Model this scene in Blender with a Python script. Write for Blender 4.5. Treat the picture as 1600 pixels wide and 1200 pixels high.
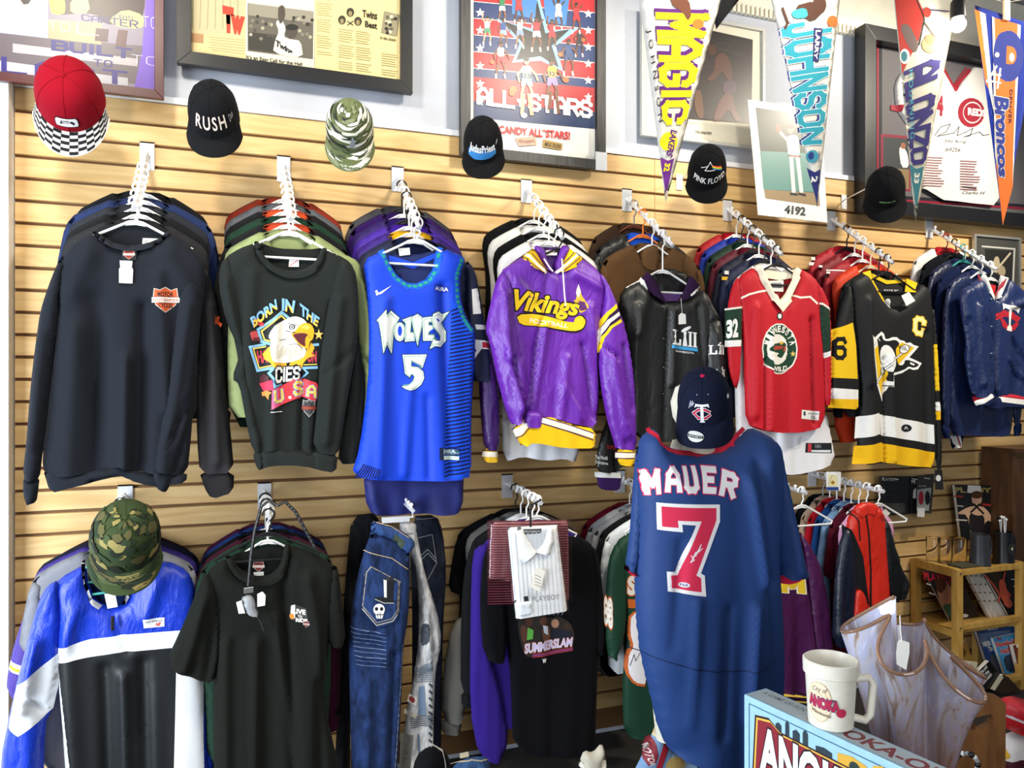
import bpy, bmesh, math, random
import numpy as np
from mathutils import Vector, Matrix, Euler
from mathutils.geometry import delaunay_2d_cdt
from mathutils.bvhtree import BVHTree

for o in list(bpy.data.objects): bpy.data.objects.remove(o)
SC = bpy.context.scene
COL = SC.collection
# ------------------------------------------------------------------ camera
F, CX, CY = 1200.0, 800.0, 595.0          # focal length and principal point in pixels of 1600x1200
YAW = math.radians(20.0); D = 3.03; H = 1.55
cam_d = bpy.data.cameras.new('camera'); cam = bpy.data.objects.new('camera', cam_d); COL.objects.link(cam)
cam_d.sensor_width = 36; cam_d.lens = 36*F/1600; cam_d.shift_y = -(600-CY)/1600
cam.location = (0, -D, H); cam.rotation_euler = (math.pi/2, 0, -YAW)
SC.camera = cam
# ------------------------------------------------------------------ light
SC.view_settings.view_transform = 'Standard'; SC.view_settings.look = 'None'
SC.view_settings.exposure = 0.12; SC.view_settings.gamma = 1.0; SC.view_settings.use_curve_mapping = False
w = bpy.data.worlds.new('world'); SC.world = w; w.use_nodes = True
w.node_tree.nodes['Background'].inputs[0].default_value = (0.80, 0.88, 1.0, 1)
w.node_tree.nodes['Background'].inputs[1].default_value = 0.14
def area(name, loc, target, sx, sy, power, col):
    l = bpy.data.lights.new(name, 'AREA'); l.shape = 'RECTANGLE'; l.size = sx; l.size_y = sy
    l.energy = power; l.color = col
    o = bpy.data.objects.new(name, l); COL.objects.link(o); o.location = loc
    o.rotation_euler = (Vector(target)-Vector(loc)).to_track_quat('-Z', 'Y').to_euler(); return o
def spot(name, loc, target, power, col, ang=100, r=.04):
    l = bpy.data.lights.new(name, 'SPOT'); l.energy = power; l.color = col
    l.spot_size = math.radians(ang); l.spot_blend = .6; l.shadow_soft_size = r
    o = bpy.data.objects.new(name, l); COL.objects.link(o); o.location = loc
    o.rotation_euler = (Vector(target)-Vector(loc)).to_track_quat('-Z', 'Y').to_euler(); return o
area('shop_window_daylight', (-2.2, -1.9, 1.15), (0.2, 0, 1.0), 1.5, 2.2, 150, (.82, .91, 1.0))
area('street_door_daylight', (0.2, -5.4, 2.2), (1.2, 0, 1.6), 2.4, 2.0, 55, (.95, .97, 1.0))
spot('ceiling_spot_a', (-0.7, -1.6, 3.45), (0.0, 0, 2.2), 125, (1, .91, .75), ang=84, r=.14)
spot('ceiling_spot_b', (1.7, -1.6, 3.45), (1.0, 0, 2.2), 150, (1, .91, .75), ang=84, r=.14)
spot('ceiling_spot_c', (3.7, -1.6, 3.45), (2.8, 0, 2.2), 240, (1, .91, .75), ang=84, r=.14)
# ------------------------------------------------------------------ projection helpers
_fw = (math.sin(YAW), math.cos(YAW)); _rt = (math.cos(YAW), -math.sin(YAW))
def P(px, py, Y=0.0):
    """world point on the plane y=Y (parallel to the slatted wall)"""
    u = (px-CX)/F; v = (CY-py)/F
    dx = _fw[0]+u*_rt[0]; dy = _fw[1]+u*_rt[1]
    t = (Y+D)/dy
    return Vector((t*dx, Y, H+t*v))
def Q(pts, Y): return [(p.x, p.z) for p in (P(a, b, Y) for a, b in pts)]
# ------------------------------------------------------------------ materials
def lin(h):
    h = h.lstrip('#'); c = [int(h[i:i+2], 16)/255 for i in (0, 2, 4)]
    return tuple((x/12.92 if x <= .04045 else ((x+.055)/1.055)**2.4) for x in c)
_M = {}
def _new(name):
    m = bpy.data.materials.new(name); m.use_nodes = True
    return m, m.node_tree.nodes, m.node_tree.links, m.node_tree.nodes['Principled BSDF']
def mat(name, hexc, rough=.5, metal=0, bump=0, scale=60, var=.06, spec=.5, coat=0, stretch=None):
    k = (name, hexc)
    if k in _M: return _M[k]
    m, n, l, b = _new(name); c = lin(hexc)
    b.inputs['Roughness'].default_value = rough; b.inputs['Metallic'].default_value = metal
    b.inputs['Specular IOR Level'].default_value = spec; b.inputs['Coat Weight'].default_value = coat
    tc = n.new('ShaderNodeTexCoord'); no = n.new('ShaderNodeTexNoise'); no.inputs['Scale'].default_value = scale
    no.inputs['Detail'].default_value = 4
    if stretch:
        mp = n.new('ShaderNodeMapping'); mp.inputs['Scale'].default_value = stretch
        l.new(tc.outputs['Object'], mp.inputs[0]); l.new(mp.outputs[0], no.inputs['Vector'])
    else: l.new(tc.outputs['Object'], no.inputs['Vector'])
    r = n.new('ShaderNodeValToRGB'); r.color_ramp.elements[0].position = .3; r.color_ramp.elements[1].position = .7
    r.color_ramp.elements[0].color = (*[x*(1-var) for x in c], 1); r.color_ramp.elements[1].color = (*[min(1, x*(1+var)) for x in c], 1)
    l.new(no.outputs['Fac'], r.inputs[0]); l.new(r.outputs[0], b.inputs['Base Color'])
    if bump:
        bp = n.new('ShaderNodeBump'); bp.inputs['Strength'].default_value = bump; bp.inputs['Distance'].default_value = .003
        l.new(no.outputs['Fac'], bp.inputs['Height']); l.new(bp.outputs[0], b.inputs['Normal'])
    _M[k] = m; return m
def fab(hexc, kind='knit'):
    """cloth: knit (sweat shirts, tees), mesh (jerseys), satin, leather, denim"""
    k = ('fab', hexc, kind)
    if k in _M: return _M[k]
    m, n, l, b = _new('cloth_'+kind); c = lin(hexc)
    rough, ws, wd, wk, fine = {'knit': (.92, 14, .006, .25, 900), 'mesh': (.62, 10, .006, .3, 700), 'satin': (.36, 16, .012, .75, 1200),
        'leather': (.42, 22, .008, .5, 260), 'denim': (.85, 25, .008, .5, 800), 'felt': (.95, 8, .002, .2, 1200)}[kind]
    b.inputs['Roughness'].default_value = rough
    b.inputs['Specular IOR Level'].default_value = {'knit': .06, 'felt': .06, 'denim': .2, 'mesh': .35}.get(kind, .5)
    if kind in ('knit', 'felt', 'denim'):
        b.inputs['Sheen Weight'].default_value = .015; b.inputs['Sheen Roughness'].default_value = .5
    tc = n.new('ShaderNodeTexCoord'); no = n.new('ShaderNodeTexNoise'); no.inputs['Scale'].default_value = ws
    no.inputs['Detail'].default_value = 5; no.inputs['Distortion'].default_value = .8
    mp = n.new('ShaderNodeMapping'); mp.inputs['Scale'].default_value = (1.4, 1.4, .55)
    l.new(tc.outputs['Object'], mp.inputs[0]); l.new(mp.outputs[0], no.inputs['Vector'])
    fi = n.new('ShaderNodeTexNoise'); fi.inputs['Scale'].default_value = fine; l.new(tc.outputs['Object'], fi.inputs['Vector'])
    mx = n.new('ShaderNodeMix'); mx.data_type = 'RGBA'; v = .55 if kind == 'denim' else .12
    mx.inputs['A'].default_value = (*[x*(1-v) for x in c], 1); mx.inputs['B'].default_value = (*[min(1, x*(1+v*(2 if kind == 'denim' else 1))+.001) for x in c], 1)
    if kind == 'denim':
        mm = n.new('ShaderNodeMath'); mm.operation = 'MULTIPLY_ADD'; mm.inputs[1].default_value = 2.2; mm.inputs[2].default_value = -.75
        l.new(no.outputs['Fac'], mm.inputs[0]); ad = n.new('ShaderNodeMath'); ad.operation = 'ADD'; ad.use_clamp = True; l.new(mm.outputs[0], ad.inputs[0])
        m2 = n.new('ShaderNodeMath'); m2.operation = 'MULTIPLY_ADD'; m2.inputs[1].default_value = .5; m2.inputs[2].default_value = -.1; l.new(fi.outputs['Fac'], m2.inputs[0]); l.new(m2.outputs[0], ad.inputs[1]); l.new(ad.outputs[0], mx.inputs['Factor'])
    else: l.new(fi.outputs['Fac'], mx.inputs['Factor'])
    l.new(mx.outputs['Result'], b.inputs['Base Color'])
    b1 = n.new('ShaderNodeBump'); b1.inputs['Strength'].default_value = wk; b1.inputs['Distance'].default_value = wd
    l.new(no.outputs['Fac'], b1.inputs['Height'])
    b2 = n.new('ShaderNodeBump'); b2.inputs['Strength'].default_value = .25; b2.inputs['Distance'].default_value = .0008
    l.new(fi.outputs['Fac'], b2.inputs['Height']); l.new(b1.outputs[0], b2.inputs['Normal']); l.new(b2.outputs[0], b.inputs['Normal'])
    _M[k] = m; return m
def printmat(name, rough, spec=.3, grain=.0):
    if name in _M: return _M[name]
    m, n, l, b = _new(name); at = n.new('ShaderNodeAttribute'); at.attribute_name = 'Col'
    l.new(at.outputs['Color'], b.inputs['Base Color']); b.inputs['Roughness'].default_value = rough
    b.inputs['Specular IOR Level'].default_value = spec
    if grain:
        tc = n.new('ShaderNodeTexCoord'); no = n.new('ShaderNodeTexNoise'); no.inputs['Scale'].default_value = 60; no.inputs['Detail'].default_value = 6
        mx = n.new('ShaderNodeMix'); mx.data_type = 'RGBA'; mx.blend_type = 'MULTIPLY'; mx.inputs['Factor'].default_value = grain
        l.new(tc.outputs['Object'], no.inputs['Vector']); l.new(at.outputs['Color'], mx.inputs['A'])
        rp = n.new('ShaderNodeValToRGB'); rp.color_ramp.elements[0].position = .35; rp.color_ramp.elements[1].position = .65
        rp.color_ramp.elements[0].color = (.25, .25, .25, 1)
        l.new(no.outputs['Fac'], rp.inputs[0]); l.new(rp.outputs[0], mx.inputs['B']); l.new(mx.outputs['Result'], b.inputs['Base Color'])
    _M[name] = m; return m
def glass(name='clear_glass', rough=.02, tint=(1, 1, 1), alpha=None):
    if name in _M: return _M[name]
    m, n, l, b = _new(name)
    if alpha is None:
        b.inputs['Transmission Weight'].default_value = 1; b.inputs['Roughness'].default_value = rough; b.inputs['IOR'].default_value = 1.45
        b.inputs['Base Color'].default_value = (*tint, 1)
    else:                       # thin film / sheet: a clear pane with a glossy face
        tr = n.new('ShaderNodeBsdfTransparent'); gl = n.new('ShaderNodeBsdfGlossy'); gl.inputs['Roughness'].default_value = rough
        fr = n.new('ShaderNodeFresnel'); fr.inputs['IOR'].default_value = 1.4
        ma = n.new('ShaderNodeMath'); ma.operation = 'MULTIPLY_ADD'; ma.inputs[1].default_value = .006; ma.inputs[2].default_value = alpha
        mx = n.new('ShaderNodeMixShader'); l.new(fr.outputs[0], ma.inputs[0]); l.new(ma.outputs[0], mx.inputs[0])
        l.new(tr.outputs[0], mx.inputs[1]); l.new(gl.outputs[0], mx.inputs[2]); l.new(mx.outputs[0], n['Material Output'].inputs[0])
    _M[name] = m; return m
def wood(name, c1, c2, scale=(1.2, 8, 14), rough=.42):
    if name in _M: return _M[name]
    m, n, l, b = _new(name); tc = n.new('ShaderNodeTexCoord'); mp = n.new('ShaderNodeMapping'); mp.inputs['Scale'].default_value = scale
    oi = n.new('ShaderNodeObjectInfo'); ad = n.new('ShaderNodeVectorMath'); ad.operation = 'ADD'
    ge = n.new('ShaderNodeVectorMath'); ge.operation = 'SCALE'; ge.inputs[0].default_value = (7, 3, 11)
    l.new(oi.outputs['Random'], ge.inputs['Scale']); l.new(tc.outputs['Object'], ad.inputs[0]); l.new(ge.outputs[0], ad.inputs[1])
    l.new(ad.outputs[0], mp.inputs[0]); no = n.new('ShaderNodeTexNoise'); no.inputs['Scale'].default_value = 2.2; no.inputs['Detail'].default_value = 7
    no.inputs['Distortion'].default_value = 1.6; l.new(mp.outputs[0], no.inputs['Vector'])
    r = n.new('ShaderNodeValToRGB'); r.color_ramp.elements[0].position = .32; r.color_ramp.elements[1].position = .68
    r.color_ramp.elements[0].color = (*lin(c1), 1); r.color_ramp.elements[1].color = (*lin(c2), 1)
    l.new(no.outputs['Fac'], r.inputs[0]); l.new(r.outputs[0], b.inputs['Base Color']); b.inputs['Roughness'].default_value = rough
    _M[name] = m; return m
# ------------------------------------------------------------------ objects
ORG = {}
def thing(name, label, cat, loc=(0, 0, 0), group=None, rot=None):
    o = bpy.data.objects.new(name, None); COL.objects.link(o); o.location = loc; o.empty_display_size = .05
    if rot: o.rotation_euler = rot
    o['label'] = label; o['category'] = cat
    if group: o['group'] = group
    ORG[o.name] = Vector(loc); return o
def link(name, me, parent=None, m=None, loc=None):
    o = bpy.data.objects.new(name, me); COL.objects.link(o)
    if m is not None and not me.materials: me.materials.append(m)
    if parent: o.parent = parent; ORG[o.name] = ORG.get(parent.name, Vector())
    else: ORG[o.name] = Vector(loc) if loc else Vector()
    if loc and not parent: o.location = loc
    return o
def structure(o): o['kind'] = 'structure'; return o
def copytree(o, parent=None):
    c = o.copy(); COL.objects.link(c); c.parent = parent
    for ch in list(o.children): copytree(ch, c)
    return c
class MB:
    """collects shapes; build() links them as one mesh object"""
    def __init__(s): s.v = []; s.f = []
    def add(s, vs, fs):
        b = len(s.v); s.v += [tuple(x) for x in vs]; s.f += [tuple(i+b for i in f) for f in fs]; return s
    def box(s, a, b):
        x0, y0, z0 = a; x1, y1, z1 = b
        return s.add([(x0,y0,z0),(x1,y0,z0),(x1,y1,z0),(x0,y1,z0),(x0,y0,z1),(x1,y0,z1),(x1,y1,z1),(x0,y1,z1)],
                     [(0,3,2,1),(4,5,6,7),(0,1,5,4),(1,2,6,5),(2,3,7,6),(3,0,4,7)])
    def tube(s, pts, r, n=8, closed=False):
        pts = [Vector(p) for p in pts]; N = len(pts); rs = r if hasattr(r, '__len__') else [r]*N
        vs = []; fs = []; ref = None
        for i, p in enumerate(pts):
            a = pts[(i-1) % N] if (closed or i > 0) else p; b = pts[(i+1) % N] if (closed or i < N-1) else p
            t = (b-a).normalized()
            if ref is None: ref = Vector((0, 0, 1)) if abs(t.z) < .9 else Vector((0, 1, 0))
            u = (ref - t*ref.dot(t))
            if u.length < 1e-6: u = Vector((1, 0, 0))
            u.normalize(); w_ = t.cross(u); ref = u
            for k in range(n):
                an = 2*math.pi*k/n; vs.append(p+(u*math.cos(an)+w_*math.sin(an))*rs[i])
        for i in range(N if closed else N-1):
            j = (i+1) % N
            for k in range(n): fs.append((i*n+k, i*n+(k+1) % n, j*n+(k+1) % n, j*n+k))
        if not closed: fs += [tuple(range(n-1, -1, -1)), tuple((N-1)*n+k for k in range(n))]
        return s.add(vs, fs)
    def lathe(s, prof, c=(0, 0, 0), n=24, cap=True):
        vs = []; fs = []
        for r, z in prof:
            for k in range(n):
                a = 2*math.pi*k/n; vs.append((c[0]+r*math.cos(a), c[1]+r*math.sin(a), c[2]+z))
        for i in range(len(prof)-1):
            for k in range(n): fs.append((i*n+k, i*n+(k+1) % n, (i+1)*n+(k+1) % n, (i+1)*n+k))
        if cap: fs += [tuple(range(n-1, -1, -1)), tuple((len(prof)-1)*n+k for k in range(n))]
        return s.add(vs, fs)
    def ball(s, c, r, n=10, sc=(1, 1, 1)):
        m_ = n//2; vs = []; fs = []
        for i in range(m_+1):
            a = math.pi*i/m_
            for k in range(n):
                b = 2*math.pi*k/n; vs.append((c[0]+r*sc[0]*math.sin(a)*math.cos(b), c[1]+r*sc[1]*math.sin(a)*math.sin(b), c[2]+r*sc[2]*math.cos(a)))
        for i in range(m_):
            for k in range(n): fs.append((i*n+k, (i+1)*n+k, (i+1)*n+(k+1) % n, i*n+(k+1) % n))
        return s.add(vs, fs)
    def grid(s, fn, nu, nv, closed=False):
        vs = [fn(i/nu, j/nv) for j in range(nv+1) for i in range(nu+(0 if closed else 1))]
        w_ = nu if closed else nu+1
        fs = [(j*w_+i, j*w_+(i+1) % w_, (j+1)*w_+(i+1) % w_, (j+1)*w_+i) for j in range(nv) for i in range(nu)]
        return s.add(vs, fs)
    def prism(s, poly, Y0, Y1):
        """poly in (x,z), extruded from y=Y0 to y=Y1"""
        V, T = fill([poly], None); n = len(V); vs = [(x, Y0, z) for x, z in V]+[(x, Y1, z) for x, z in V]
        fs = [tuple(t) for t in T]+[(a+n, c+n, b+n) for a, b, c in T]
        cnt = {}
        for a, b, c in T:
            for e in ((a, b), (b, c), (c, a)): cnt[e] = 1
        for (a, b) in cnt:
            if (b, a) not in cnt: fs.append((b, a, a+n, b+n))
        return s.add(vs, fs)
    def build(s, name, m, parent=None, smooth=False, local=False, loc=None, bevel=0):
        me = bpy.data.meshes.new(name); o_ = Vector() if local else (ORG.get(parent.name, Vector()) if parent else Vector(loc or (0, 0, 0)))
        me.from_pydata([(x-o_.x, y-o_.y, z-o_.z) for x, y, z in s.v], [], s.f)
        bm = bmesh.new(); bm.from_mesh(me); bmesh.ops.recalc_face_normals(bm, faces=bm.faces)
        if bevel: bmesh.ops.bevel(bm, geom=bm.edges[:], offset=bevel, segments=2, affect='EDGES', profile=.6)
        bm.to_mesh(me); bm.free()
        if smooth:
            me.shade_smooth()
            try: me.set_sharp_from_angle(angle=math.radians(40))
            except Exception: pass
        return link(name, me, parent, m, loc if not parent else None)
# ------------------------------------------------------------------ 2-D fill
def area2(p): return sum(p[i][0]*p[(i+1) % len(p)][1]-p[(i+1) % len(p)][0]*p[i][1] for i in range(len(p)))/2
def smoothpoly(p, it=1):
    for _ in range(it):
        q = []
        for i in range(len(p)):
            a = p[i]; b = p[(i+1) % len(p)]
            q += [(a[0]*.78+b[0]*.22, a[1]*.78+b[1]*.22), (a[0]*.22+b[0]*.78, a[1]*.22+b[1]*.78)]
        p = q
    return p
def resample(p, res):
    out = []
    for i in range(len(p)):
        a = p[i]; b = p[(i+1) % len(p)]; L = math.hypot(b[0]-a[0], b[1]-a[1]); k = max(1, int(L/res+.5))
        out += [(a[0]+(b[0]-a[0])*j/k, a[1]+(b[1]-a[1])*j/k) for j in range(k)]
    return out
def inside(X, Z, p):
    r = np.zeros(X.shape, bool); n = len(p)
    for i in range(n):
        x0, z0 = p[i]; x1, z1 = p[(i+1) % n]
        if z0 == z1: continue
        c = ((z0 > Z) != (z1 > Z)) & (X < (x1-x0)*(Z-z0)/(z1-z0)+x0); r ^= c
    return r
def distp(V, p):
    V = np.asarray(V, float); d = np.full(len(V), 1e9); n = len(p)
    for i in range(n):
        a = np.array(p[i]); b = np.array(p[(i+1) % n]); ab = b-a; L = ab@ab
        t = np.clip(((V-a)@ab)/L, 0, 1) if L > 1e-16 else np.zeros(len(V))
        q = V-(a+t[:, None]*ab); d = np.minimum(d, (q*q).sum(1))
    return np.sqrt(d)
def fill(polys, res):
    vs = []; fs = []
    for p in polys:
        p = [tuple(map(float, q)) for q in p]
        if area2(p) < 0: p = p[::-1]
        if res: p = resample(p, res)
        fs.append(list(range(len(vs), len(vs)+len(p)))); vs += p
    if res:
        A = np.array(vs); x0, z0 = A.min(0); x1, z1 = A.max(0)
        gx = np.arange(x0+res*.5, x1, res); gz = np.arange(z0+res*.5, z1, res*.87)
        if len(gx) and len(gz):
            GX, GZ = np.meshgrid(gx, gz); GX = GX+(np.arange(len(gz)) % 2)[:, None]*res*.5; GX = GX.ravel(); GZ = GZ.ravel()
            ins = np.zeros(GX.shape, bool)
            for f in fs: ins |= inside(GX, GZ, [vs[i] for i in f])
            G = np.stack([GX[ins], GZ[ins]], 1)
            if len(G):
                dm = np.full(len(G), 1e9)
                for f in fs: dm = np.minimum(dm, distp(G, [vs[i] for i in f]))
                vs += [tuple(g) for g in G[dm > res*.45]]
    V, E, T, ov, oe, of = delaunay_2d_cdt([Vector(v) for v in vs], [], fs, 1, 1e-6, True)
    return np.array([(v.x, v.y) for v in V]), [tuple(t) for t, o in zip(T, of) if len(o)]
# ------------------------------------------------------------------ cloth
def cloth(name, poly, Y, m, parent, t=.02, r=.035, amp=.006, nf=7, seed=1, res=.016, back=.6, creases=(), sm=1, hem=True, tilt=0):
    """a filled, puffed piece of cloth with hanging folds; poly in (x,z) at plane y=Y. Returns (object, surface function)"""
    poly = smoothpoly(poly, sm) if sm else list(poly)
    if area2(poly) < 0: poly = poly[::-1]
    poly = resample(poly, res)
    V, T = fill([poly], res)
    A = np.array(poly); x0, z0 = A.min(0); x1, z1 = A.max(0); W = x1-x0; Hh = max(z1-z0, 1e-4)
    rn = random.Random(seed)
    fl = [(x0+W*(i+.5+rn.uniform(-.35, .35))/max(nf, 1), rn.uniform(-.12, .12)*W, rn.uniform(.25, .6)*W/max(nf, 1)+.004, rn.choice((-1, 1))*rn.uniform(.5, 1), rn.uniform(0, .55)) for i in range(nf)]
    cr = [(np.array(a), np.array(b), wd, dp) for a, b, wd, dp in creases]
    segs = [(poly[i], poly[(i+1) % len(poly)]) for i in range(len(poly))]
    if hem and Hh > .02:      # the hem hangs open: no rounding along edges that face down at the bottom
        segs = [(a, b) for a, b in segs if not (b[0]-a[0] > 0 and abs(b[1]-a[1]) < 1.3*(b[0]-a[0]) and (a[1]+b[1])/2 < z0+min(.35*Hh, .09))]
    def dist(P2):
        P2 = np.asarray(P2, float); d = np.full(len(P2), 1e9)
        for a, b in segs:
            a = np.array(a); ab = np.array(b)-a; L_ = ab@ab
            if L_ < 1e-16: continue
            tt = np.clip(((P2-a)@ab)/L_, 0, 1); q = P2-(a+tt[:, None]*ab); d = np.minimum(d, (q*q).sum(1))
        return np.sqrt(d)
    def h(P2):
        P2 = np.asarray(P2, float); d = dist(P2); s = np.clip(d/r, 0, 1); s = np.where(inside(P2[:, 0], P2[:, 1], poly) | (distp(P2, poly) < .002), s, 0)
        o = t*np.sqrt(np.clip(1-(1-s)**2, 0, 1)); dn = np.clip((z1-P2[:, 1])/Hh, 0, 1); f = np.zeros(len(P2))
        for fx, ti, wd, am, st in fl:
            k = np.clip((dn-st)/(1-st+1e-6), 0, 1)
            f += am*np.exp(-((P2[:, 0]-fx-ti*dn)/wd)**2)*k**.7
        o2 = 2.3*amp*f
        for a, b, wd, dp in cr:
            ab = b-a; L = ab@ab; tt = ((P2-a)@ab)/L; tc = np.clip(tt, 0, 1); q = P2-(a+tc[:, None]*ab)
            o2 = o2+1.6*dp*np.exp(-(q*q).sum(1)/(wd*wd))
        return o+o2*np.clip(s*1.3, 0, 1)+tilt*(P2[:, 1]-z1)
    hv = h(V); n = len(V); bd = dist(V) < 1e-5
    sb = np.clip(dist(V)/r, 0, 1)
    hb = np.where(bd, 0, back*t*np.sqrt(np.clip(1-(1-sb)**2, 0, 1)))+np.where(bd, 0, .0008)
    if tilt: hb = hb-tilt*(V[:, 1]-z1)
    o_ = ORG.get(parent.name, Vector()) if parent else Vector()
    vs = [(x-o_.x, Y-hh-o_.y, z-o_.z) for (x, z), hh in zip(V, hv)]
    mp = np.arange(n); k = n
    for i in range(n):
        if not bd[i]: mp[i] = k; k += 1; vs.append((V[i, 0]-o_.x, Y+hb[i]-o_.y, V[i, 1]-o_.z))
    fs = list(T)+[(int(mp[a]), int(mp[c]), int(mp[b])) for a, b, c in T]
    me = bpy.data.meshes.new(name); me.from_pydata(vs, [], fs); me.shade_smooth()
    ob = link(name, me, parent, m)
    FV = [Vector((x, Y-hh, z)) for (x, z), hh in zip(V, hv)]; tree = []
    def S(P2, off):
        if not tree: tree.append(BVHTree.FromPolygons(FV, T))
        P2 = np.asarray(P2, float); ys = Y-h(P2); dn = Vector((0, 1, 0))
        for i, (x, z) in enumerate(P2):
            q = tree[0].ray_cast(Vector((x, Y-1, z)), dn)[0]
            if q is not None: ys[i] = q.y
        return np.stack([P2[:, 0], ys-off, P2[:, 1]], 1)
    eg = set()
    for q in T:
        for i in range(3): eg.add((min(q[i], q[(i+1) % 3]), max(q[i], q[(i+1) % 3])))
    S.base = (V, np.array(sorted(eg)))
    S.Y = Y-t*.9; S.ob = ob
    return ob, S
def flat(Y):
    def S(P2, off):
        P2 = np.asarray(P2, float); return np.stack([P2[:, 0], np.full(len(P2), Y-off), P2[:, 1]], 1)
    S.Y = Y; S.flat = True; return S
# ------------------------------------------------------------------ printing and lettering
_T = {}
def textmesh(s, bold=0, space=1.0, shear=0):
    k = (s, bold, space, shear)
    if k in _T: return _T[k]
    cu = bpy.data.curves.new('t', 'FONT'); cu.body = s; cu.offset = bold; cu.space_character = space; cu.shear = shear; cu.resolution_u = 3
    ob = bpy.data.objects.new('t', cu); COL.objects.link(ob)
    dg = bpy.context.evaluated_depsgraph_get(); me = bpy.data.meshes.new_from_object(ob.evaluated_get(dg))
    V = np.array([(v.co.x, v.co.y) for v in me.vertices]); T = []
    for p in me.polygons:
        q = list(p.vertices)
        for i in range(1, len(q)-1): T.append((q[0], q[i], q[i+1]))
    bpy.data.objects.remove(ob); bpy.data.curves.remove(cu); bpy.data.meshes.remove(me)
    _T[k] = (V, T); return V, T
G = {'A': [[(0,0),(0,4.4),(1.3,6),(2.7,6),(4,4.4),(4,0)],[(0,2.4),(4,2.4)]], 'B': [[(0,0),(0,6),(3,6),(3.8,5.2),(3.8,3.9),(3,3.2),(0,3.2)],[(3,3.2),(4,2.4),(4,.9),(3.1,0),(0,0)]],
 'C': [[(4,4.4),(4,5),(3,6),(1,6),(0,5),(0,1),(1,0),(3,0),(4,1),(4,1.6)]], 'D': [[(0,0),(0,6),(2.8,6),(4,4.8),(4,1.2),(2.8,0),(0,0)]], 'E': [[(4,6),(0,6),(0,0),(4,0)],[(0,3.1),(3,3.1)]],
 'F': [[(4,6),(0,6),(0,0)],[(0,3.1),(3,3.1)]], 'G': [[(4,4.6),(4,5),(3,6),(1,6),(0,5),(0,1),(1,0),(3,0),(4,1),(4,2.8),(2.3,2.8)]], 'H': [[(0,0),(0,6)],[(4,0),(4,6)],[(0,3),(4,3)]],
 'I': [[(2,0),(2,6)]], 'J': [[(3.4,6),(3.4,1),(2.6,0),(1,0),(.2,1),(.2,2)]], 'K': [[(0,0),(0,6)],[(4,6),(0.4,2.6)],[(1.4,3.4),(4,0)]], 'L': [[(0,6),(0,0),(4,0)]],
 'M': [[(0,0),(0,6),(2,2.2),(4,6),(4,0)]], 'N': [[(0,0),(0,6),(4,0),(4,6)]], 'O': [[(0,1),(0,5),(1,6),(3,6),(4,5),(4,1),(3,0),(1,0),(0,1)]], 'P': [[(0,0),(0,6),(3,6),(4,5.2),(4,3.6),(3,2.8),(0,2.8)]],
 'R': [[(0,0),(0,6),(3,6),(4,5.2),(4,3.7),(3,2.9),(0,2.9)],[(2,2.9),(4,0)]], 'S': [[(4,4.7),(4,5),(3,6),(1,6),(0,5),(0,4),(1,3.2),(3,2.8),(4,2),(4,1),(3,0),(1,0),(0,1),(0,1.4)]],
 'T': [[(0,6),(4,6)],[(2,6),(2,0)]], 'U': [[(0,6),(0,1),(1,0),(3,0),(4,1),(4,6)]], 'V': [[(0,6),(2,0),(4,6)]], 'W': [[(0,6),(1,0),(2,4),(3,0),(4,6)]], 'X': [[(0,0),(4,6)],[(0,6),(4,0)]],
 'Y': [[(0,6),(2,3),(4,6)],[(2,3),(2,0)]], 'Z': [[(0,6),(4,6),(0,0),(4,0)]], '7': [[(0,4.9),(0,6),(4,6),(1.6,0)]], '5': [[(4,6),(.3,6),(.2,3.4),(3,3.6),(4,2.6),(4,1),(3,0),(1,0),(0,1)]],
 '6': [[(4,4.9),(3.2,6),(1,6),(0,5),(0,1),(1,0),(3,0),(4,1),(4,2.4),(3,3.3),(0,3.3)]], '8': [[(1,3.1),(0,4),(0,5),(1,6),(3,6),(4,5),(4,4),(3,3.1),(1,3.1),(0,2.2),(0,1),(1,0),(3,0),(4,1),(4,2.2),(3,3.1)]],
 '3': [[(0,5),(1,6),(3,6),(4,5),(4,4),(3,3.1),(1.6,3.1)],[(3,3.1),(4,2.2),(4,1),(3,0),(1,0),(0,1)]], '2': [[(0,4.8),(1,6),(3,6),(4,5),(4,3.8),(0,0),(4,0)]], '1': [[(1,4.8),(2.2,6),(2.2,0)],[(1,0),(3.4,0)]],
 '9': [[(0,1.1),(1,0),(3,0),(4,1),(4,5),(3,6),(1,6),(0,5),(0,3.6),(1,2.7),(4,2.7)]], '4': [[(3,0),(3,6),(0,2),(4,2)]], '-': [[(.6,3),(3.4,3)]], '.': [[(1.6,.2),(2.2,.2)]]}
def seg(a, b, w_, ext=.5):
    L = math.hypot(b[0]-a[0], b[1]-a[1]) or 1e-6; dx = (b[0]-a[0])/L*w_/2; dy = (b[1]-a[1])/L*w_/2; e = ext*2
    return [(a[0]-dx*e+dy, a[1]-dy*e-dx), (b[0]+dx*e+dy, b[1]+dy*e-dx), (b[0]+dx*e-dy, b[1]+dy*e+dx), (a[0]-dx*e-dy, a[1]-dy*e+dx)]
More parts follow.
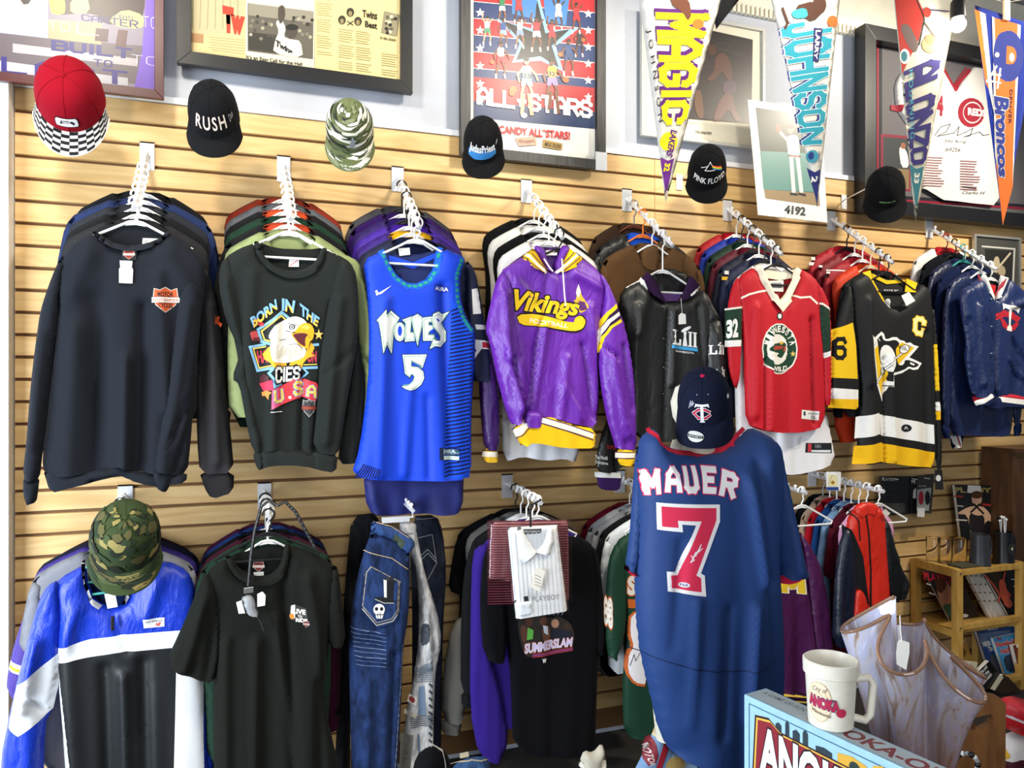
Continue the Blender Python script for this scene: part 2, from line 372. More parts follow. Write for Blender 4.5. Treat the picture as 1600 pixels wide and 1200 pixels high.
def blockmesh(s, w_=1.3, gap=1.9, ow=None):
    """block lettering; bounding box normalised for stroke width w_, drawn with stroke ow"""
    k = ('blk', s, w_, gap, ow)
    if k in _T: return _T[k]
    pol = []; x = 0
    for ch in s:
        if ch == ' ': x += 2.5; continue
        wd = 1.2 if ch in 'I.' else 4
        for pl in G[ch]:
            pl = [(a-2+.6, b) for a, b in pl] if ch in 'I.' else pl
            for i in range(len(pl)-1): pol.append([(a+x, b) for a, b in seg(pl[i], pl[i+1], ow or w_, .42)])
        x += wd+gap
    V, T = fill(pol, None); h_ = w_/2; x1 = x-gap+h_
    V = np.stack([(V[:, 0]+h_)/(x1+h_), (V[:, 1]+h_)/(6+w_)], 1)
    _T[k] = (V, T); return V, T
class Print:
    """flat print laid on a surface: layers of coloured polygons and lettering, built as one mesh"""
    def __init__(s, S, px=True, Y=None, res=.008, base=.0009, step=.0001):
        s.S = S; s.px = px; s.Y = S.Y if Y is None and px else Y; s.res = res; s.off = base; s.step = .00003 if getattr(S, 'flat', False) else step; s.v = []; s.f = []; s.c = []
    def q(s, pts): return Q(pts, s.Y) if s.px else [tuple(p) for p in pts]
    def raw(s, V, T, col, sub=True):
        V = [tuple(v) for v in V]; T = [tuple(t) for t in T]
        if hasattr(s.S, 'base'):          # cut the print along the cloth's own edges so that it lies exactly on it
            BV, BE = s.S.base; A = np.array(V); lo = A.min(0)-.035; hi = A.max(0)+.035
            k = ((BV > lo) & (BV < hi)).all(1); ix = -np.ones(len(BV), int); ix[k] = np.arange(k.sum())+len(V)
            ee = BE[k[BE].all(1)]; se = {tuple(sorted((t[i], t[(i+1) % 3]))) for t in T for i in range(3)}
            R = delaunay_2d_cdt([Vector(v) for v in V]+[Vector(v) for v in BV[k]], list(se)+[tuple(int(i) for i in ix[q]) for q in ee], [], 0, 1e-7, True)
            RV = np.array([(q.x, q.y) for q in R[0]]); RT = np.array([tuple(q) for q in R[2]]); C_ = RV[RT].mean(1); keep = np.zeros(len(RT), bool)
            ok = ((C_ > A.min(0)) & (C_ < A.max(0))).all(1); ci = np.nonzero(ok)[0]; cc = C_[ci]; hit = np.zeros(len(ci), bool)
            for t in T:
                p0, p1, p2 = A[t[0]], A[t[1]], A[t[2]]
                d0 = (p1[0]-p0[0])*(cc[:, 1]-p0[1])-(p1[1]-p0[1])*(cc[:, 0]-p0[0]); d1 = (p2[0]-p1[0])*(cc[:, 1]-p1[1])-(p2[1]-p1[1])*(cc[:, 0]-p1[0]); d2 = (p0[0]-p2[0])*(cc[:, 1]-p2[1])-(p0[1]-p2[1])*(cc[:, 0]-p2[0])
                hit |= ((d0 >= 0) & (d1 >= 0) & (d2 >= 0)) | ((d0 <= 0) & (d1 <= 0) & (d2 <= 0))
            keep[ci] = hit; T = [tuple(int(x) for x in q) for q in RT[keep]]; us = sorted({i for t in T for i in t}); mp = {q: i for i, q in enumerate(us)}
            V = [tuple(RV[q]) for q in us]; T = [tuple(mp[i] for i in t) for t in T]
            if not T: return
        elif sub and s.res and not getattr(s.S, 'flat', False):
            for _ in range(7):          # split long edges so that the print follows the curve
                mid = {}; nt = []; ch = False
                def ml(a, b):
                    k = (min(a, b), max(a, b)); L = math.hypot(V[a][0]-V[b][0], V[a][1]-V[b][1])
                    if L <= s.res*1.5: return None
                    if k not in mid: mid[k] = len(V); V.append(((V[a][0]+V[b][0])/2, (V[a][1]+V[b][1])/2))
                    return mid[k]
                for a, b, c in T:
                    e = [ml(a, b), ml(b, c), ml(c, a)]; n_ = sum(x is not None for x in e)
                    if n_ == 0: nt.append((a, b, c)); continue
                    ch = True
                    if n_ == 3: nt += [(a, e[0], e[2]), (e[0], b, e[1]), (e[2], e[1], c), (e[0], e[1], e[2])]; continue
                    while True:          # rotate so that known patterns come first
                        if n_ == 1 and e[0] is not None: nt += [(a, e[0], c), (e[0], b, c)]; break
                        if n_ == 2 and e[0] is not None and e[1] is not None: nt += [(e[0], b, e[1]), (a, e[0], e[1]), (a, e[1], c)]; break
                        a, b, c = b, c, a; e = e[1:]+e[:1]
                T = nt
                if not ch: break
        W = s.S(np.array(V), s.off); s.off += s.step; b = len(s.v)
        s.v += [tuple(x) for x in W]; c = (*lin(col), 1)
        for t in T: s.f.append(tuple(i+b for i in t)); s.c.append(c)
    def polys(s, ps, col):
        V, T = fill([s.q(p) for p in ps], None); s.raw(V, T, col); return s
    def poly(s, p, col, sm=0): return s.polys([smoothpoly(p, sm) if sm else p], col)
    def ell(s, cx, cy, rx, ry, col, rot=0, n=18):
        c, d = math.cos(math.radians(rot)), math.sin(math.radians(rot))
        return s.poly([(cx+rx*math.cos(a)*c-ry*math.sin(a)*d, cy+rx*math.cos(a)*d+ry*math.sin(a)*c) for a in (2*math.pi*i/n for i in range(n))], col)
    def line(s, pts, w_, col):
        return s.polys([seg(pts[i], pts[i+1], w_, .5) for i in range(len(pts)-1)], col)
    def quad(s, V, q, arc=0, skew=0):
        u = V[:, 0]; v = V[:, 1]+arc*(1-(2*u-1)**2); u = u+skew*v
        tl, tr, br, bl = [np.array(p, float) for p in q]
        R = (tl*((1-u)*v)[:, None]+tr*(u*v)[:, None]+br*(u*(1-v))[:, None]+bl*((1-u)*(1-v))[:, None])
        return s.q([tuple(x) for x in R])
    def text(s, st, q, col, bold=.02, shear=0, space=1.0, arc=0, out=None, ob=.05):
        V, T = textmesh(st, bold, space, shear)
        lo, hi = V.min(0), V.max(0)
        if len(q) == 2: (x0, y0), (x1, y1) = q; q = [(x0, y0), (x1, y0), (x1, y1), (x0, y1)]
        if out:
            V2, T2 = textmesh(st, bold+ob, space, shear); s.raw(s.quad((V2-lo)/(hi-lo), q, arc), T2, out)
        s.raw(s.quad((V-lo)/(hi-lo), q, arc), T, col); return s
    def block(s, st, q, col, w_=1.3, gap=1.9, arc=0, out=None, ow=2.1, out2=None, ow2=2.8, skew=0):
        if len(q) == 2: (x0, y0), (x1, y1) = q; q = [(x0, y0), (x1, y0), (x1, y1), (x0, y1)]
        for c, o in ((out2, ow2), (out, ow)):
            if c: V, T = blockmesh(st, w_, gap, o); s.raw(s.quad(V, q, arc, skew), T, c)
        V, T = blockmesh(st, w_, gap); s.raw(s.quad(V, q, arc, skew), T, col); return s
    def build(s, name, parent, m=None, local=False):
        if not s.f: return
        o_ = Vector() if local else ORG.get(parent.name, Vector())
        if getattr(s.S, 'ob', None) is not None and s.S.ob.parent == parent: parent = s.S.ob      # the print belongs to the piece of cloth it lies on
        me = bpy.data.meshes.new(name); me.from_pydata([(x-o_.x, y-o_.y, z-o_.z) for x, y, z in s.v], [], s.f)
        me.shade_smooth(); at = me.color_attributes.new('Col', 'FLOAT_COLOR', 'CORNER'); cols = np.repeat(np.array(s.c), 3, axis=0)
        at.data.foreach_set('color', cols.astype(np.float32).ravel())
        return link(name, me, parent, m or printmat('ink_print', .6))
# ================================================================== the setting
XL = P(23, 300).x; XR = 4.9; XS = P(1023, 300).x
ZG = P(24, 172.5).z; SP = .0762; ZT = P(24, 135).z
structure(MB().box((-3.5, -6, -.05), (6, .4, 0)).build('floor', mat('floor_carpet', '#2b2826', .9, bump=.3, scale=200)))
structure(MB().box((-3.5, -6, 3.62), (6, .4, 3.70)).build('ceiling', mat('ceiling_paint', '#e9e6df', .8)))
wall = structure(MB().box((-3.5, .016, 0), (6, .2, 3.62)).build('wall_back', mat('wall_paint', '#babfcb', .7, bump=.15, scale=40, var=.02)))
structure(MB().box((-1.6, -.07, 0), (XL-.002, .016, 3.62)).build('wall_left', mat('white_paint', '#eef1f5', .6, var=.02)))
structure(MB().box((XL, -.008, ZT), (XR, .016, ZT+.022)).build('trim_1', mat('white_paint', '#eef1f5', .6, var=.02)))
MB().box((XL, .0105, .02), (XR, .016, ZT)).build('slat_backing', mat('groove_brown', '#6b4a26', .7), wall)
WM = wood('maple_laminate', '#cca366', '#e2bf86', (1.0, 8, 9))
def slat(x0, x1, zt, zb):
    h_ = (zt-zb)/2; w_ = (x1-x0)/2
    key = (round(w_, 3), round(h_, 3))
    if key not in _S:
        _S[key] = MB().add([(-w_,0,-h_+.002),(w_,0,-h_+.002),(w_,0,h_-.002),(-w_,0,h_-.002),(-w_,.010,-h_),(w_,.010,-h_),(w_,.010,h_),(-w_,.010,h_)],
                  [(0,1,2,3),(4,7,6,5),(0,4,5,1),(1,5,6,2),(2,6,7,3),(3,7,4,0)]).build('slat', WM, wall, local=True)
        o = _S[key]
    else:
        o = bpy.data.objects.new('slat', _S[key].data); COL.objects.link(o); o.parent = wall
    o.location = ((x0+x1)/2, 0, (zt+zb)/2)
_S = {}
for a, b in ((XL, XS-.0012), (XS+.0012, XR)):
    slat(a, b, ZT, ZG+.0045)
    k = 0
    while ZG-(k+1)*SP > .05:
        slat(a, b, ZG-k*SP-.0045, ZG-(k+1)*SP+.0045); k += 1
# cornice of pressed tin along the top of the wall
zc = P(1400, 62).z
cor = structure(MB().grid(lambda u, v: (-1.6+7*u, .016-.16*v**1.6, zc+.03+.2*v), 2, 10).build('trim_2', mat('cream_tin', '#e6dfcc', .5, bump=.8, scale=16, var=.05), smooth=True))
tm = MB().box((0, 0, 0), (.014, -.022, .045)); tm_o = None
for i in range(110):
    x = 1.5+i*.026
    if tm_o is None: tm_o = tm.build('dentil', mat('cream_tin', '#e6dfcc', .5), cor, local=True); o = tm_o
    else: o = bpy.data.objects.new('dentil', tm_o.data); COL.objects.link(o); o.parent = cor
    o.location = (x, .014, zc-.02)

# ================================================================== display arms on the slat wall
STEEL = mat('painted_steel', '#e8eaee', .28, .35, var=.02); WPL = mat('white_plastic', '#f3f3f1', .35, var=.02); BPL = mat('black_plastic', '#141416', .35)
HCOL = {'white': WPL, 'black': BPL, 'orange': mat('orange_plastic', '#f07a1a', .4), 'red': mat('red_plastic', '#8c1620', .4), 'teal': mat('teal_plastic', '#3f9d96', .4),
        'grey': mat('grey_plastic', '#8f9296', .4), 'cream': mat('cream_plastic', '#e3d3b0', .45), 'wood': wood('hanger_wood', '#5a2a18', '#7a3c22')}
class Arm:
    def __init__(s, px, py, drop, label, L=.36, n=8):
        p = P(px, py); s.X, s.Z, s.drop, s.L = p.x, p.z, drop, L
        r = thing('display_hook', label, 'display arm', (s.X, 0, s.Z), 'display arms hooked into the slat wall')
        MB().box((s.X-.024, -.006, s.Z-.055), (s.X+.024, -.0005, s.Z+.045)).box((s.X-.024, -.006, s.Z+.04), (s.X+.024, .004, s.Z+.045)).build('bracket', STEEL, r)
        a = s.at(0); b = s.at(1.06)
        MB().tube([(s.X, -.004, s.Z), b], .0095, 4).build('bar', STEEL, r)
        for i in range(n):
            q = s.at((i+.6)/n*1.04); MB().ball((q.x, q.y, q.z+.016), .0075, 8).tube([(q.x, q.y, q.z+.004), (q.x, q.y, q.z+.014)], .004, 6).build('knob', WPL, r, smooth=True)
    def at(s, t): return Vector((s.X, -.012-t*(s.L-.012), s.Z-t*s.drop))
def hanger_mesh(half=.165, dz=.078, r=.0042, ext=0):
    h_ = MB(); arc = [(.019*math.cos(a), 0, .002+.019*math.sin(a)) for a in [math.radians(x) for x in range(190, -71, -20)]]
    h_.tube(arc+[(.010, 0, -.034), (0, 0, -.050), (0, 0, -.062-ext)], r*.8, 7)
    q = -.058-ext
    b_ = MB().tube([(-half, 0, q-dz), (-half*.93, 0, q+.005-dz), (-half*.55, 0, q-dz*.52), (-.02, 0, q-.004), (0, 0, q), (.02, 0, q-.004), (half*.55, 0, q-dz*.52), (half*.93, 0, q+.005-dz), (half, 0, q-dz), (half*.96, 0, q-.012-dz), (-half*.96, 0, q-.012-dz)], r, 7, closed=True)
    b_.prism([(-.03, q-.016), (0, q+.002), (.03, q-.016), (0, q-.012)], -.002, .002)
    return h_, b_
_H = {}
def hanger(pos, col, label, group='clothes hangers on the display arms', half=.165, ext=0):
    key = (col, round(half, 3), ext)
    r = thing('clothes_hanger', label, 'hanger', pos, group)
    if key not in _H:
        a, b = hanger_mesh(half, ext=ext)
        _H[key] = (a.build('hook', HCOL['grey'] if col == 'wood' else HCOL[col], r, True, local=True), b.build('frame', HCOL[col], r, True, local=True))
    else:
        for n_, o in zip(('hook', 'frame'), _H[key]):
            c = bpy.data.objects.new(n_, o.data); COL.objects.link(c); c.parent = r
    return r
TA = [Arm(230, 242, .255, 'white waterfall arm on the upper row, leftmost, above the black sweatshirt'),
      Arm(443, 262, .255, 'white waterfall arm on the upper row above the eagle sweatshirt'),
      Arm(621, 278, .255, 'white waterfall arm on the upper row above the blue basketball jersey'),
      Arm(822, 297, .255, 'white waterfall arm on the upper row above the purple jacket'),
      Arm(979, 311, .255, 'white waterfall arm on the upper row above the leather jacket'),
      Arm(1136, 327, .255, 'white waterfall arm on the upper row above the red hockey jersey'),
      Arm(1298, 343, .255, 'white waterfall arm on the upper row above the black and yellow jersey'),
      Arm(1451, 356, .255, 'white waterfall arm on the upper row, rightmost, above the navy satin jacket')]
LA = [Arm(196, 777, .02, 'straight arm on the lower row behind the woodland camouflage cap'),
      Arm(413, 772, .02, 'straight arm on the lower row above the dark short sleeved tee'),
      Arm(612, 766, .02, 'straight arm on the lower row carrying the jeans'),
      Arm(792, 757, .02, 'straight arm on the lower row above the bagged dress shirt'),
      Arm(968, 750, .02, 'straight arm on the lower row above the green football jersey'),
      Arm(1172, 746, .02, 'straight arm on the lower row hidden behind the navy baseball jersey'),
      Arm(1268, 742, .02, 'straight arm on the lower row above the red and black jacket', L=.42)]
# ================================================================== generic hanging garments
ORD = ['directly', 'second', 'third', 'fourth', 'fifth', 'sixth', 'seventh', 'eighth']
def hung(arm, t, desc, cat, where, hexc, style='long', kind='knit', s=.2, L=.68, hang='white', trim=None, dx=0, seed=1, neck=.075, collar=None, stripes=(), nohang=False, group=None, dz=.03):
    """one garment on its hanger somewhere along an arm; stripes = [(part, z0, z1, colour)]"""
    p = arm.at(t); X = p.x+dx; Y = p.y; Z = p.z-.055-dz
    lab = f'{desc} {where}'
    r = thing(cat.replace(' ', '_'), lab, cat, (X, Y, Z-L), group or 'clothes hanging on the slat wall')
    m = fab(hexc, kind); tm_ = fab(trim or hexc, 'knit'); cm = fab(collar or trim or hexc, 'knit')
    n = .082; rn = random.Random(seed); j = lambda a=.008: rn.uniform(-a, a)
    body = [(X-n, Z), (X-n*.8, Z-neck*.55), (X-n*.35, Z-neck*.95), (X, Z-neck), (X+n*.35, Z-neck*.95), (X+n*.8, Z-neck*.55), (X+n, Z), (X+s*.75, Z-.04), (X+s, Z-.075), (X+s+.012, Z-.13),
            (X+s-.006, Z-.24), (X+s+.004+j(), Z-.45), (X+s-.006+j(), Z-L+j()), (X+s*.4, Z-L-.008+j()), (X-s*.3, Z-L+.004+j()), (X-s+.01+j(), Z-L+j()), (X-s+.002, Z-.45), (X-s+.006, Z-.24), (X-s-.012, Z-.13), (X-s, Z-.075), (X-s*.75, Z-.04)]
    ob, S = cloth('body', body, Y, m, r, t=.012, r=.03, amp=.004, nf=6, seed=seed, res=.024)
    parts = {'body': (ob, S)}
    if style != 'none':
        for sg, nm in ((-1, 'sleeve'), (1, 'sleeve')):
            if style == 'short':
                sl = [(X+sg*(s-.02), Z-.068), (X+sg*(s+.012), Z-.10), (X+sg*(s+.032), Z-.21), (X+sg*(s+.045), Z-.30), (X+sg*(s-.02), Z-.325), (X+sg*(s-.03), Z-.22)]
            else:
                b_ = -.005+j(.012)
                sl = [(X+sg*(s-.02), Z-.068), (X+sg*(s+.014), Z-.10), (X+sg*(s+.04), Z-.22), (X+sg*(s+.05+b_*.5), Z-.42), (X+sg*(s+.05+b_), Z-L*.93), (X+sg*(s-.015+b_), Z-L*.95), (X+sg*(s-.03), Z-.42), (X+sg*(s-.035), Z-.22)]
            so, SS = cloth(nm, sl, Y-.006, fab(hexc, kind), r, t=.012, r=.025, amp=.003, nf=3, seed=seed+sg+5, res=.024)
            parts['sl' if sg < 0 else 'sr'] = (so, SS)
            if style == 'long':
                cf = [(X+sg*(s+.048+b_), Z-L*.92), (X+sg*(s-.012+b_), Z-L*.94), (X+sg*(s-.006+b_), Z-L*1.015), (X+sg*(s+.046+b_), Z-L)]
                cloth('cuff', cf, Y-.006, tm_, r, t=.011, r=.02, amp=.001, nf=2, res=.024)
    arc_ = [(X+n*1.06*math.sin(a), Z+.004-(neck+.004)*(math.cos(a)*.5+.5)) for a in [math.radians(x) for x in range(-165, 166, 30)]]
    arc2 = [(X+(n+.02)*1.04*math.sin(a), Z+.004-(neck+.022)*(math.cos(a)*.5+.5)) for a in [math.radians(x) for x in range(165, -166, -30)]]
    cloth('collar', arc_+arc2, Y-.005, cm, r, t=.009, r=.012, amp=0, nf=0, res=.02, sm=0)
    cloth('back_neck', [(X-n-.005, Z+.006), (X+n+.005, Z+.006), (X+n*.9, Z-neck*.8), (X, Z-neck*1.25), (X-n*.9, Z-neck*.8)], Y+.010, cm, r, t=.003, r=.01, amp=0, nf=0, res=.03)
    for part, z0, z1, c in stripes:
        ob_, S_ = parts[part]; pr = Print(S_, px=False)
        xs = [v[0] for v in [(q.co.x+ORG[r.name].x, 0) for q in ob_.data.vertices]]
        zl = [(q.co.x+ORG[r.name].x, q.co.z+ORG[r.name].z) for q in ob_.data.vertices]
        seln = [x for x, z in zl if Z-z1-.03 < z < Z-z0+.03]
        if not seln: continue
        pr.poly([(min(seln)+.004, Z-z0), (max(seln)-.004, Z-z0), (max(seln)-.004, Z-z1), (min(seln)+.004, Z-z1)], c).build('stripe', r, printmat('sewn_stripe', .85))
    if not nohang: hanger(p, hang, f'{hang} hanger {where}', half=.15, ext=round(dz, 3))
    return r, parts
# ================================================================== the garments at the front of each arm (shapes as seen, real size at their own distance)
class Gar:
    def __init__(s, arm, t, name, label, cat, base, hang='white', short=None, Y=None, group='clothes hanging on the slat wall', half=.165, ext=0):
        s.Y = arm.at(t).y if Y is None else Y; p = P(base[0], base[1], s.Y)
        s.r = thing(name, label, cat, p, group)
        if hang: hanger(arm.at(t), hang, f'{hang} hanger inside the {short}', half=half, ext=ext)
    def pc(s, name, pts, hexc, kind='knit', dy=0, t=.02, r=.03, amp=.006, nf=6, seed=1, cr=(), sm=1, res=.0125, back=.5, parent=None):
        Y = s.Y+dy; c = [(Q([(a, b)], Y)[0], Q([(c_, d)], Y)[0], w_, dp) for a, b, c_, d, w_, dp in cr]
        ob, S = cloth(name, Q(pts, Y), Y, fab(hexc, kind), parent or s.r, t=t, r=r, amp=amp, nf=nf, seed=seed, res=res, back=back, creases=c, sm=sm)
        return S
    def pr(s, S, name=None, parent=None): return Print(S)
    def tag(s, pts, S, name='price_tag', col='#f4f1ea', off=.004):
        pr = Print(S); pr.poly(pts, col); return pr.build(name, s.r, printmat('card', .7))
def shield(pr, x, y, w_, h_, c1='#c4552c', c2='#e9e4dc', c3='#1a1a1c'):
    """bar-and-shield patch centred at x,y"""
    sh = [(-.42,-.5),(-.2,-.42),(0,-.55),(.2,-.42),(.42,-.5),(.46,-.1),(.36,.22),(0,.55),(-.36,.22),(-.46,-.1)]
    pr.poly([(x+a*w_*1.08, y+b*h_*1.08) for a, b in sh], '#b9b2a8'); pr.poly([(x+a*w_, y+b*h_) for a, b in sh], c1)
    pr.text('MOTOR', [(x-.3*w_, y-.36*h_), (x+.3*w_, y-.14*h_)], c3, .03); pr.text('CYCLES', [(x-.27*w_, y+.16*h_), (x+.27*w_, y+.36*h_)], c3, .03)
    pr.poly([(x-.56*w_, y-.14*h_), (x+.56*w_, y-.14*h_), (x+.56*w_, y+.14*h_), (x-.56*w_, y+.14*h_)], c3)
    pr.poly([(x-.54*w_, y-.12*h_), (x+.54*w_, y-.12*h_), (x+.54*w_, y+.12*h_), (x-.54*w_, y+.12*h_)], c2)
    pr.text('HARLEY-DAVIDSON', [(x-.5*w_, y-.07*h_), (x+.5*w_, y+.08*h_)], '#a8512e', .03)
# ---------------------------------------------------------------- black sweatshirt
g = Gar(TA[0], .97, 'sweatshirt', 'large black crew neck sweatshirt with small orange shield patch and white tag', 'sweatshirt', (190, 758), short='shield-patch sweatshirt')
C = '#20232a'
B = g.pc('body', [(147,364),(158,374),(180,385),(205,389),(232,385),(252,376),(264,363),(290,378),(312,398),(322,420),(318,470),(308,540),(303,620),(298,690),(293,740),(262,742),(240,740),(200,733),(188,728),(125,742),(74,745),(66,730),(68,693),(75,640),(83,560),(90,490),(88,440),(97,398),(115,378)], C, t=.03, r=.06, amp=.011, nf=6, seed=4,
     cr=[(200,560,196,742,.016,.022),(150,470,170,740,.03,-.014),(225,480,222,750,.02,-.016),(120,520,110,740,.03,.014),(250,430,262,640,.02,.012),(140,400,110,460,.03,.01),(262,400,290,450,.03,.01)])
g.pc('waistband', [(66,730),(120,741),(188,727),(200,733),(240,740),(262,742),(293,738),(291,753),(262,757),(240,759),(200,749),(188,743),(125,758),(78,770)], C, dy=-.004, t=.028, r=.03, amp=.004, nf=6, seed=5)
g.pc('sleeve', [(100,394),(88,415),(75,448),(63,485),(55,540),(48,600),(41,690),(35,747),(48,752),(62,748),(66,715),(73,660),(83,570),(92,490),(98,440)], C, dy=-.012, t=.024, amp=.007, nf=3, cr=[(66,520,50,700,.012,.01)])
g.pc('cuff', [(36,745),(36,772),(41,789),(57,785),(60,765),(62,746),(50,752)], C, dy=-.012, t=.02, r=.02, amp=.004, nf=3)
g.pc('sleeve', [(286,430),(312,445),(314,500),(306,580),(295,660),(276,725),(272,742),(241,735),(243,710),(252,660),(262,600),(272,530),(278,470)], C, dy=-.02, t=.026, amp=.006, nf=3, seed=3, cr=[(296,480,262,700,.014,.01),(300,620,262,700,.008,-.01)])
g.pc('cuff', [(240,733),(239,758),(258,769),(263,764),(268,750),(273,742),(258,738)], C, dy=-.02, t=.02, r=.02, amp=.003, nf=3)
g.pc('collar', [(143,362),(155,377),(180,391),(205,395),(233,391),(257,379),(269,364),(260,361),(250,372),(230,380),(205,384),(180,380),(160,369),(150,361)], '#23262c', dy=-.012, t=.024, r=.012, amp=0, nf=0)
g.pc('back_neck', [(147,362),(160,352),(205,347),(250,352),(266,362),(250,385),(205,397),(160,385)], '#1d2025', dy=.014, t=.004, amp=0, nf=0)
p = Print(B); shield(p, 259, 469, 40, 34); p.build('shield_patch', g.r, printmat('embroidery', .85))
p = Print(flat(g.Y-.032)); p.poly([(190,389),(213,388),(213,406),(191,408)], '#15161a'); shield(p, 201.5, 397.5, 17, 13, '#b03a28'); p.build('neck_label', g.r)
p = Print(flat(g.Y-.036)); p.poly([(187,407),(207,408),(206,418),(208,421),(207,443),(186,442),(186,420),(188,418)], '#f3f1ea'); p.build('price_tag', g.r, printmat('card', .7))
p = Print(flat(g.Y+.008)); p.poly([(223,372),(251,373),(251,383),(222,383)], '#d9d7d0'); p.text('XL', [(226,375),(232,380)], '#555555'); p.build('size_label', g.r)
W1 = 'behind the black shield-patch sweatshirt'
# ---------------------------------------------------------------- eagle sweatshirt
g = Gar(TA[1], .97, 'sweatshirt', 'charcoal raglan sweatshirt printed with a white eagle head and red banner', 'sweatshirt', (455, 733), short='eagle sweatshirt')
C = '#242827'
B = g.pc('body', [(400,379),(404,396),(418,415),(440,427),(458,430),(480,427),(498,413),(507,388),(530,399),(548,410),(556,428),(560,480),(552,560),(540,640),(528,700),(520,722),(490,712),(470,705),(424,702),(402,712),(392,680),(380,620),(372,560),(360,500),(345,450),(341,425),(352,402),(374,388)], C, t=.026, r=.05, amp=.008, nf=5, seed=11,
     cr=[(472,590,470,715,.01,-.014),(430,500,424,715,.016,.012),(520,480,495,700,.016,-.014),(395,430,385,600,.02,.008)])
g.pc('waistband', [(402,706),(424,700),(470,703),(492,710),(519,718),(516,738),(470,726),(424,727),(408,732)], C, dy=-.005, t=.024, r=.02, amp=.003, nf=5, seed=2)
g.pc('sleeve', [(345,409),(358,402),(374,440),(380,500),(385,560),(398,640),(413,704),(395,708),(383,650),(374,600),(362,592),(376,550),(352,500),(341,445)], C, dy=-.01, t=.02, amp=.005, nf=3, cr=[(352,440,372,545,.012,.012),(364,590,390,660,.01,.01)])
g.pc('cuff', [(394,706),(413,702),(415,731),(402,735)], C, dy=-.01, t=.016, r=.02, amp=.001, nf=2)
g.pc('sleeve', [(532,404),(548,411),(557,430),(561,480),(557,545),(545,610),(534,680),(528,712),(488,706),(495,640),(500,560),(512,480),(522,430)], C, dy=-.016, t=.024, amp=.006, nf=3, seed=9, cr=[(530,470,508,690,.014,.012),(555,545,500,590,.01,-.006)])
g.pc('cuff', [(488,703),(528,709),(525,739),(487,731)], C, dy=-.016, t=.018, r=.02, amp=.002, nf=3)
g.pc('collar', [(396,377),(401,401),(417,421),(440,434),(458,437),(481,434),(502,419),(513,389),(503,386),(494,408),(478,420),(458,423),(440,421),(422,411),(410,395),(405,377)], C, dy=-.012, t=.02, r=.012, amp=0, nf=0)
g.pc('back_neck', [(402,377),(430,388),(480,390),(507,387),(498,414),(480,430),(458,434),(430,428),(412,410)], '#202423', dy=.013, t=.004, amp=0, nf=0)
p = Print(flat(g.Y+.006)); p.poly([(452,404),(467,404),(467,417),(451,417)], '#f2e6e4'); p.line([(453,415),(465,407)], 1.5, '#d87a78'); p.build('neck_label', g.r)
p = Print(B); ke = lambda l: [(380+x_/6, 460+y_/6) for x_, y_ in l]
p.poly(ke([(130,330),(290,225),(360,165),(430,215),(620,250),(690,330),(705,470),(700,700),(560,690),(560,840),(280,860),(280,700),(130,720),(60,495),(200,465)]), '#141518')
p.line(ke([(430,225),(360,168),(285,235),(138,330),(172,440),(240,462)]), 4.2, '#7fb4e0'); p.line(ke([(400,240),(358,200),(290,255),(172,345),(200,425),(250,440)]), 2.4, '#e8c85a'); p.line(ke([(200,468),(64,496),(134,715),(285,688)]), 4, '#7fb4e0'); p.line(ke([(210,490),(95,510),(150,690),(280,665)]), 2, '#e8c85a'); p.line(ke([(640,475),(700,470)]), 4, '#7fb4e0'); p.line(ke([(560,690),(690,685)]), 4, '#7fb4e0'); p.line(ke([(570,660),(690,655)]), 1.6, '#e8c85a'); p.line(ke([(285,690),(240,740),(290,800),(290,870),(350,840)]), 4, '#7fb4e0'); p.line(ke([(560,690),(605,735),(545,790)]), 3, '#7fb4e0')
p.text('HA', ke([(125,530),(225,520),(230,640),(140,645)]), '#c0404c', .05); p.text('ON', ke([(600,530),(690,530),(690,640),(600,640)]), '#c0404c', .05)
p.poly(ke([(60,360),(125,335),(140,390),(170,440),(90,440),(75,410)]), '#c04a4c', 1); p.poly(ke([(90,410),(150,400),(165,440),(100,440)]), '#5a2428'); p.poly(ke([(130,195),(145,230),(210,290),(145,298),(120,250)]), '#d8454a', 1)
p.poly(ke([(180,560),(230,500),(265,480),(290,620),(400,620),(420,720),(370,740),(350,680),(290,690),(250,640),(200,610)]), '#eeb02c'); p.poly(ke([(590,530),(640,450),(670,500),(640,560),(680,570),(600,600),(560,650),(550,700),(500,650),(420,690),(450,620)]), '#eeb02c')
p.poly(ke([(150,835),(270,800),(285,900),(190,905)]), '#cf3050'); p.poly(ke([(155,780),(190,745),(240,770),(240,810),(155,825)]), '#4a2026'); p.poly(ke([(170,920),(215,900),(265,920),(240,945),(235,990),(205,950),(180,955)]), '#e08a3c')
p.poly(ke([(265,335),(250,360),(235,400),(262,440),(248,500),(255,560),(280,640),(400,645),(500,620),(575,585),(592,510),(520,470),(470,405),(450,360),(495,340),(530,290),(602,272),(560,225),(480,203),(400,232),(300,290)]), '#f6f3ea', 1)
for q_ in range(16): x_ = 290+q_*17; p.line(ke([(x_,470+(q_*37)%60),(x_-14,560+(q_*53)%60)]), .7, '#b9ad90' if q_ % 3 else '#e0b050')
for l in ([(420,270),(470,285),(520,290)], [(400,340),(450,355)], [(430,470),(510,465),(560,520)], [(340,430),(400,420)]): p.line(ke(l), .9, '#5a564e')
p.poly(ke([(470,358),(500,325),(530,290),(580,265),(640,280),(668,340),(655,420),(632,436),(625,372),(560,352)]), '#f2ae22', 1); p.poly(ke([(540,310),(590,285),(630,310),(600,330)]), '#ffd860')
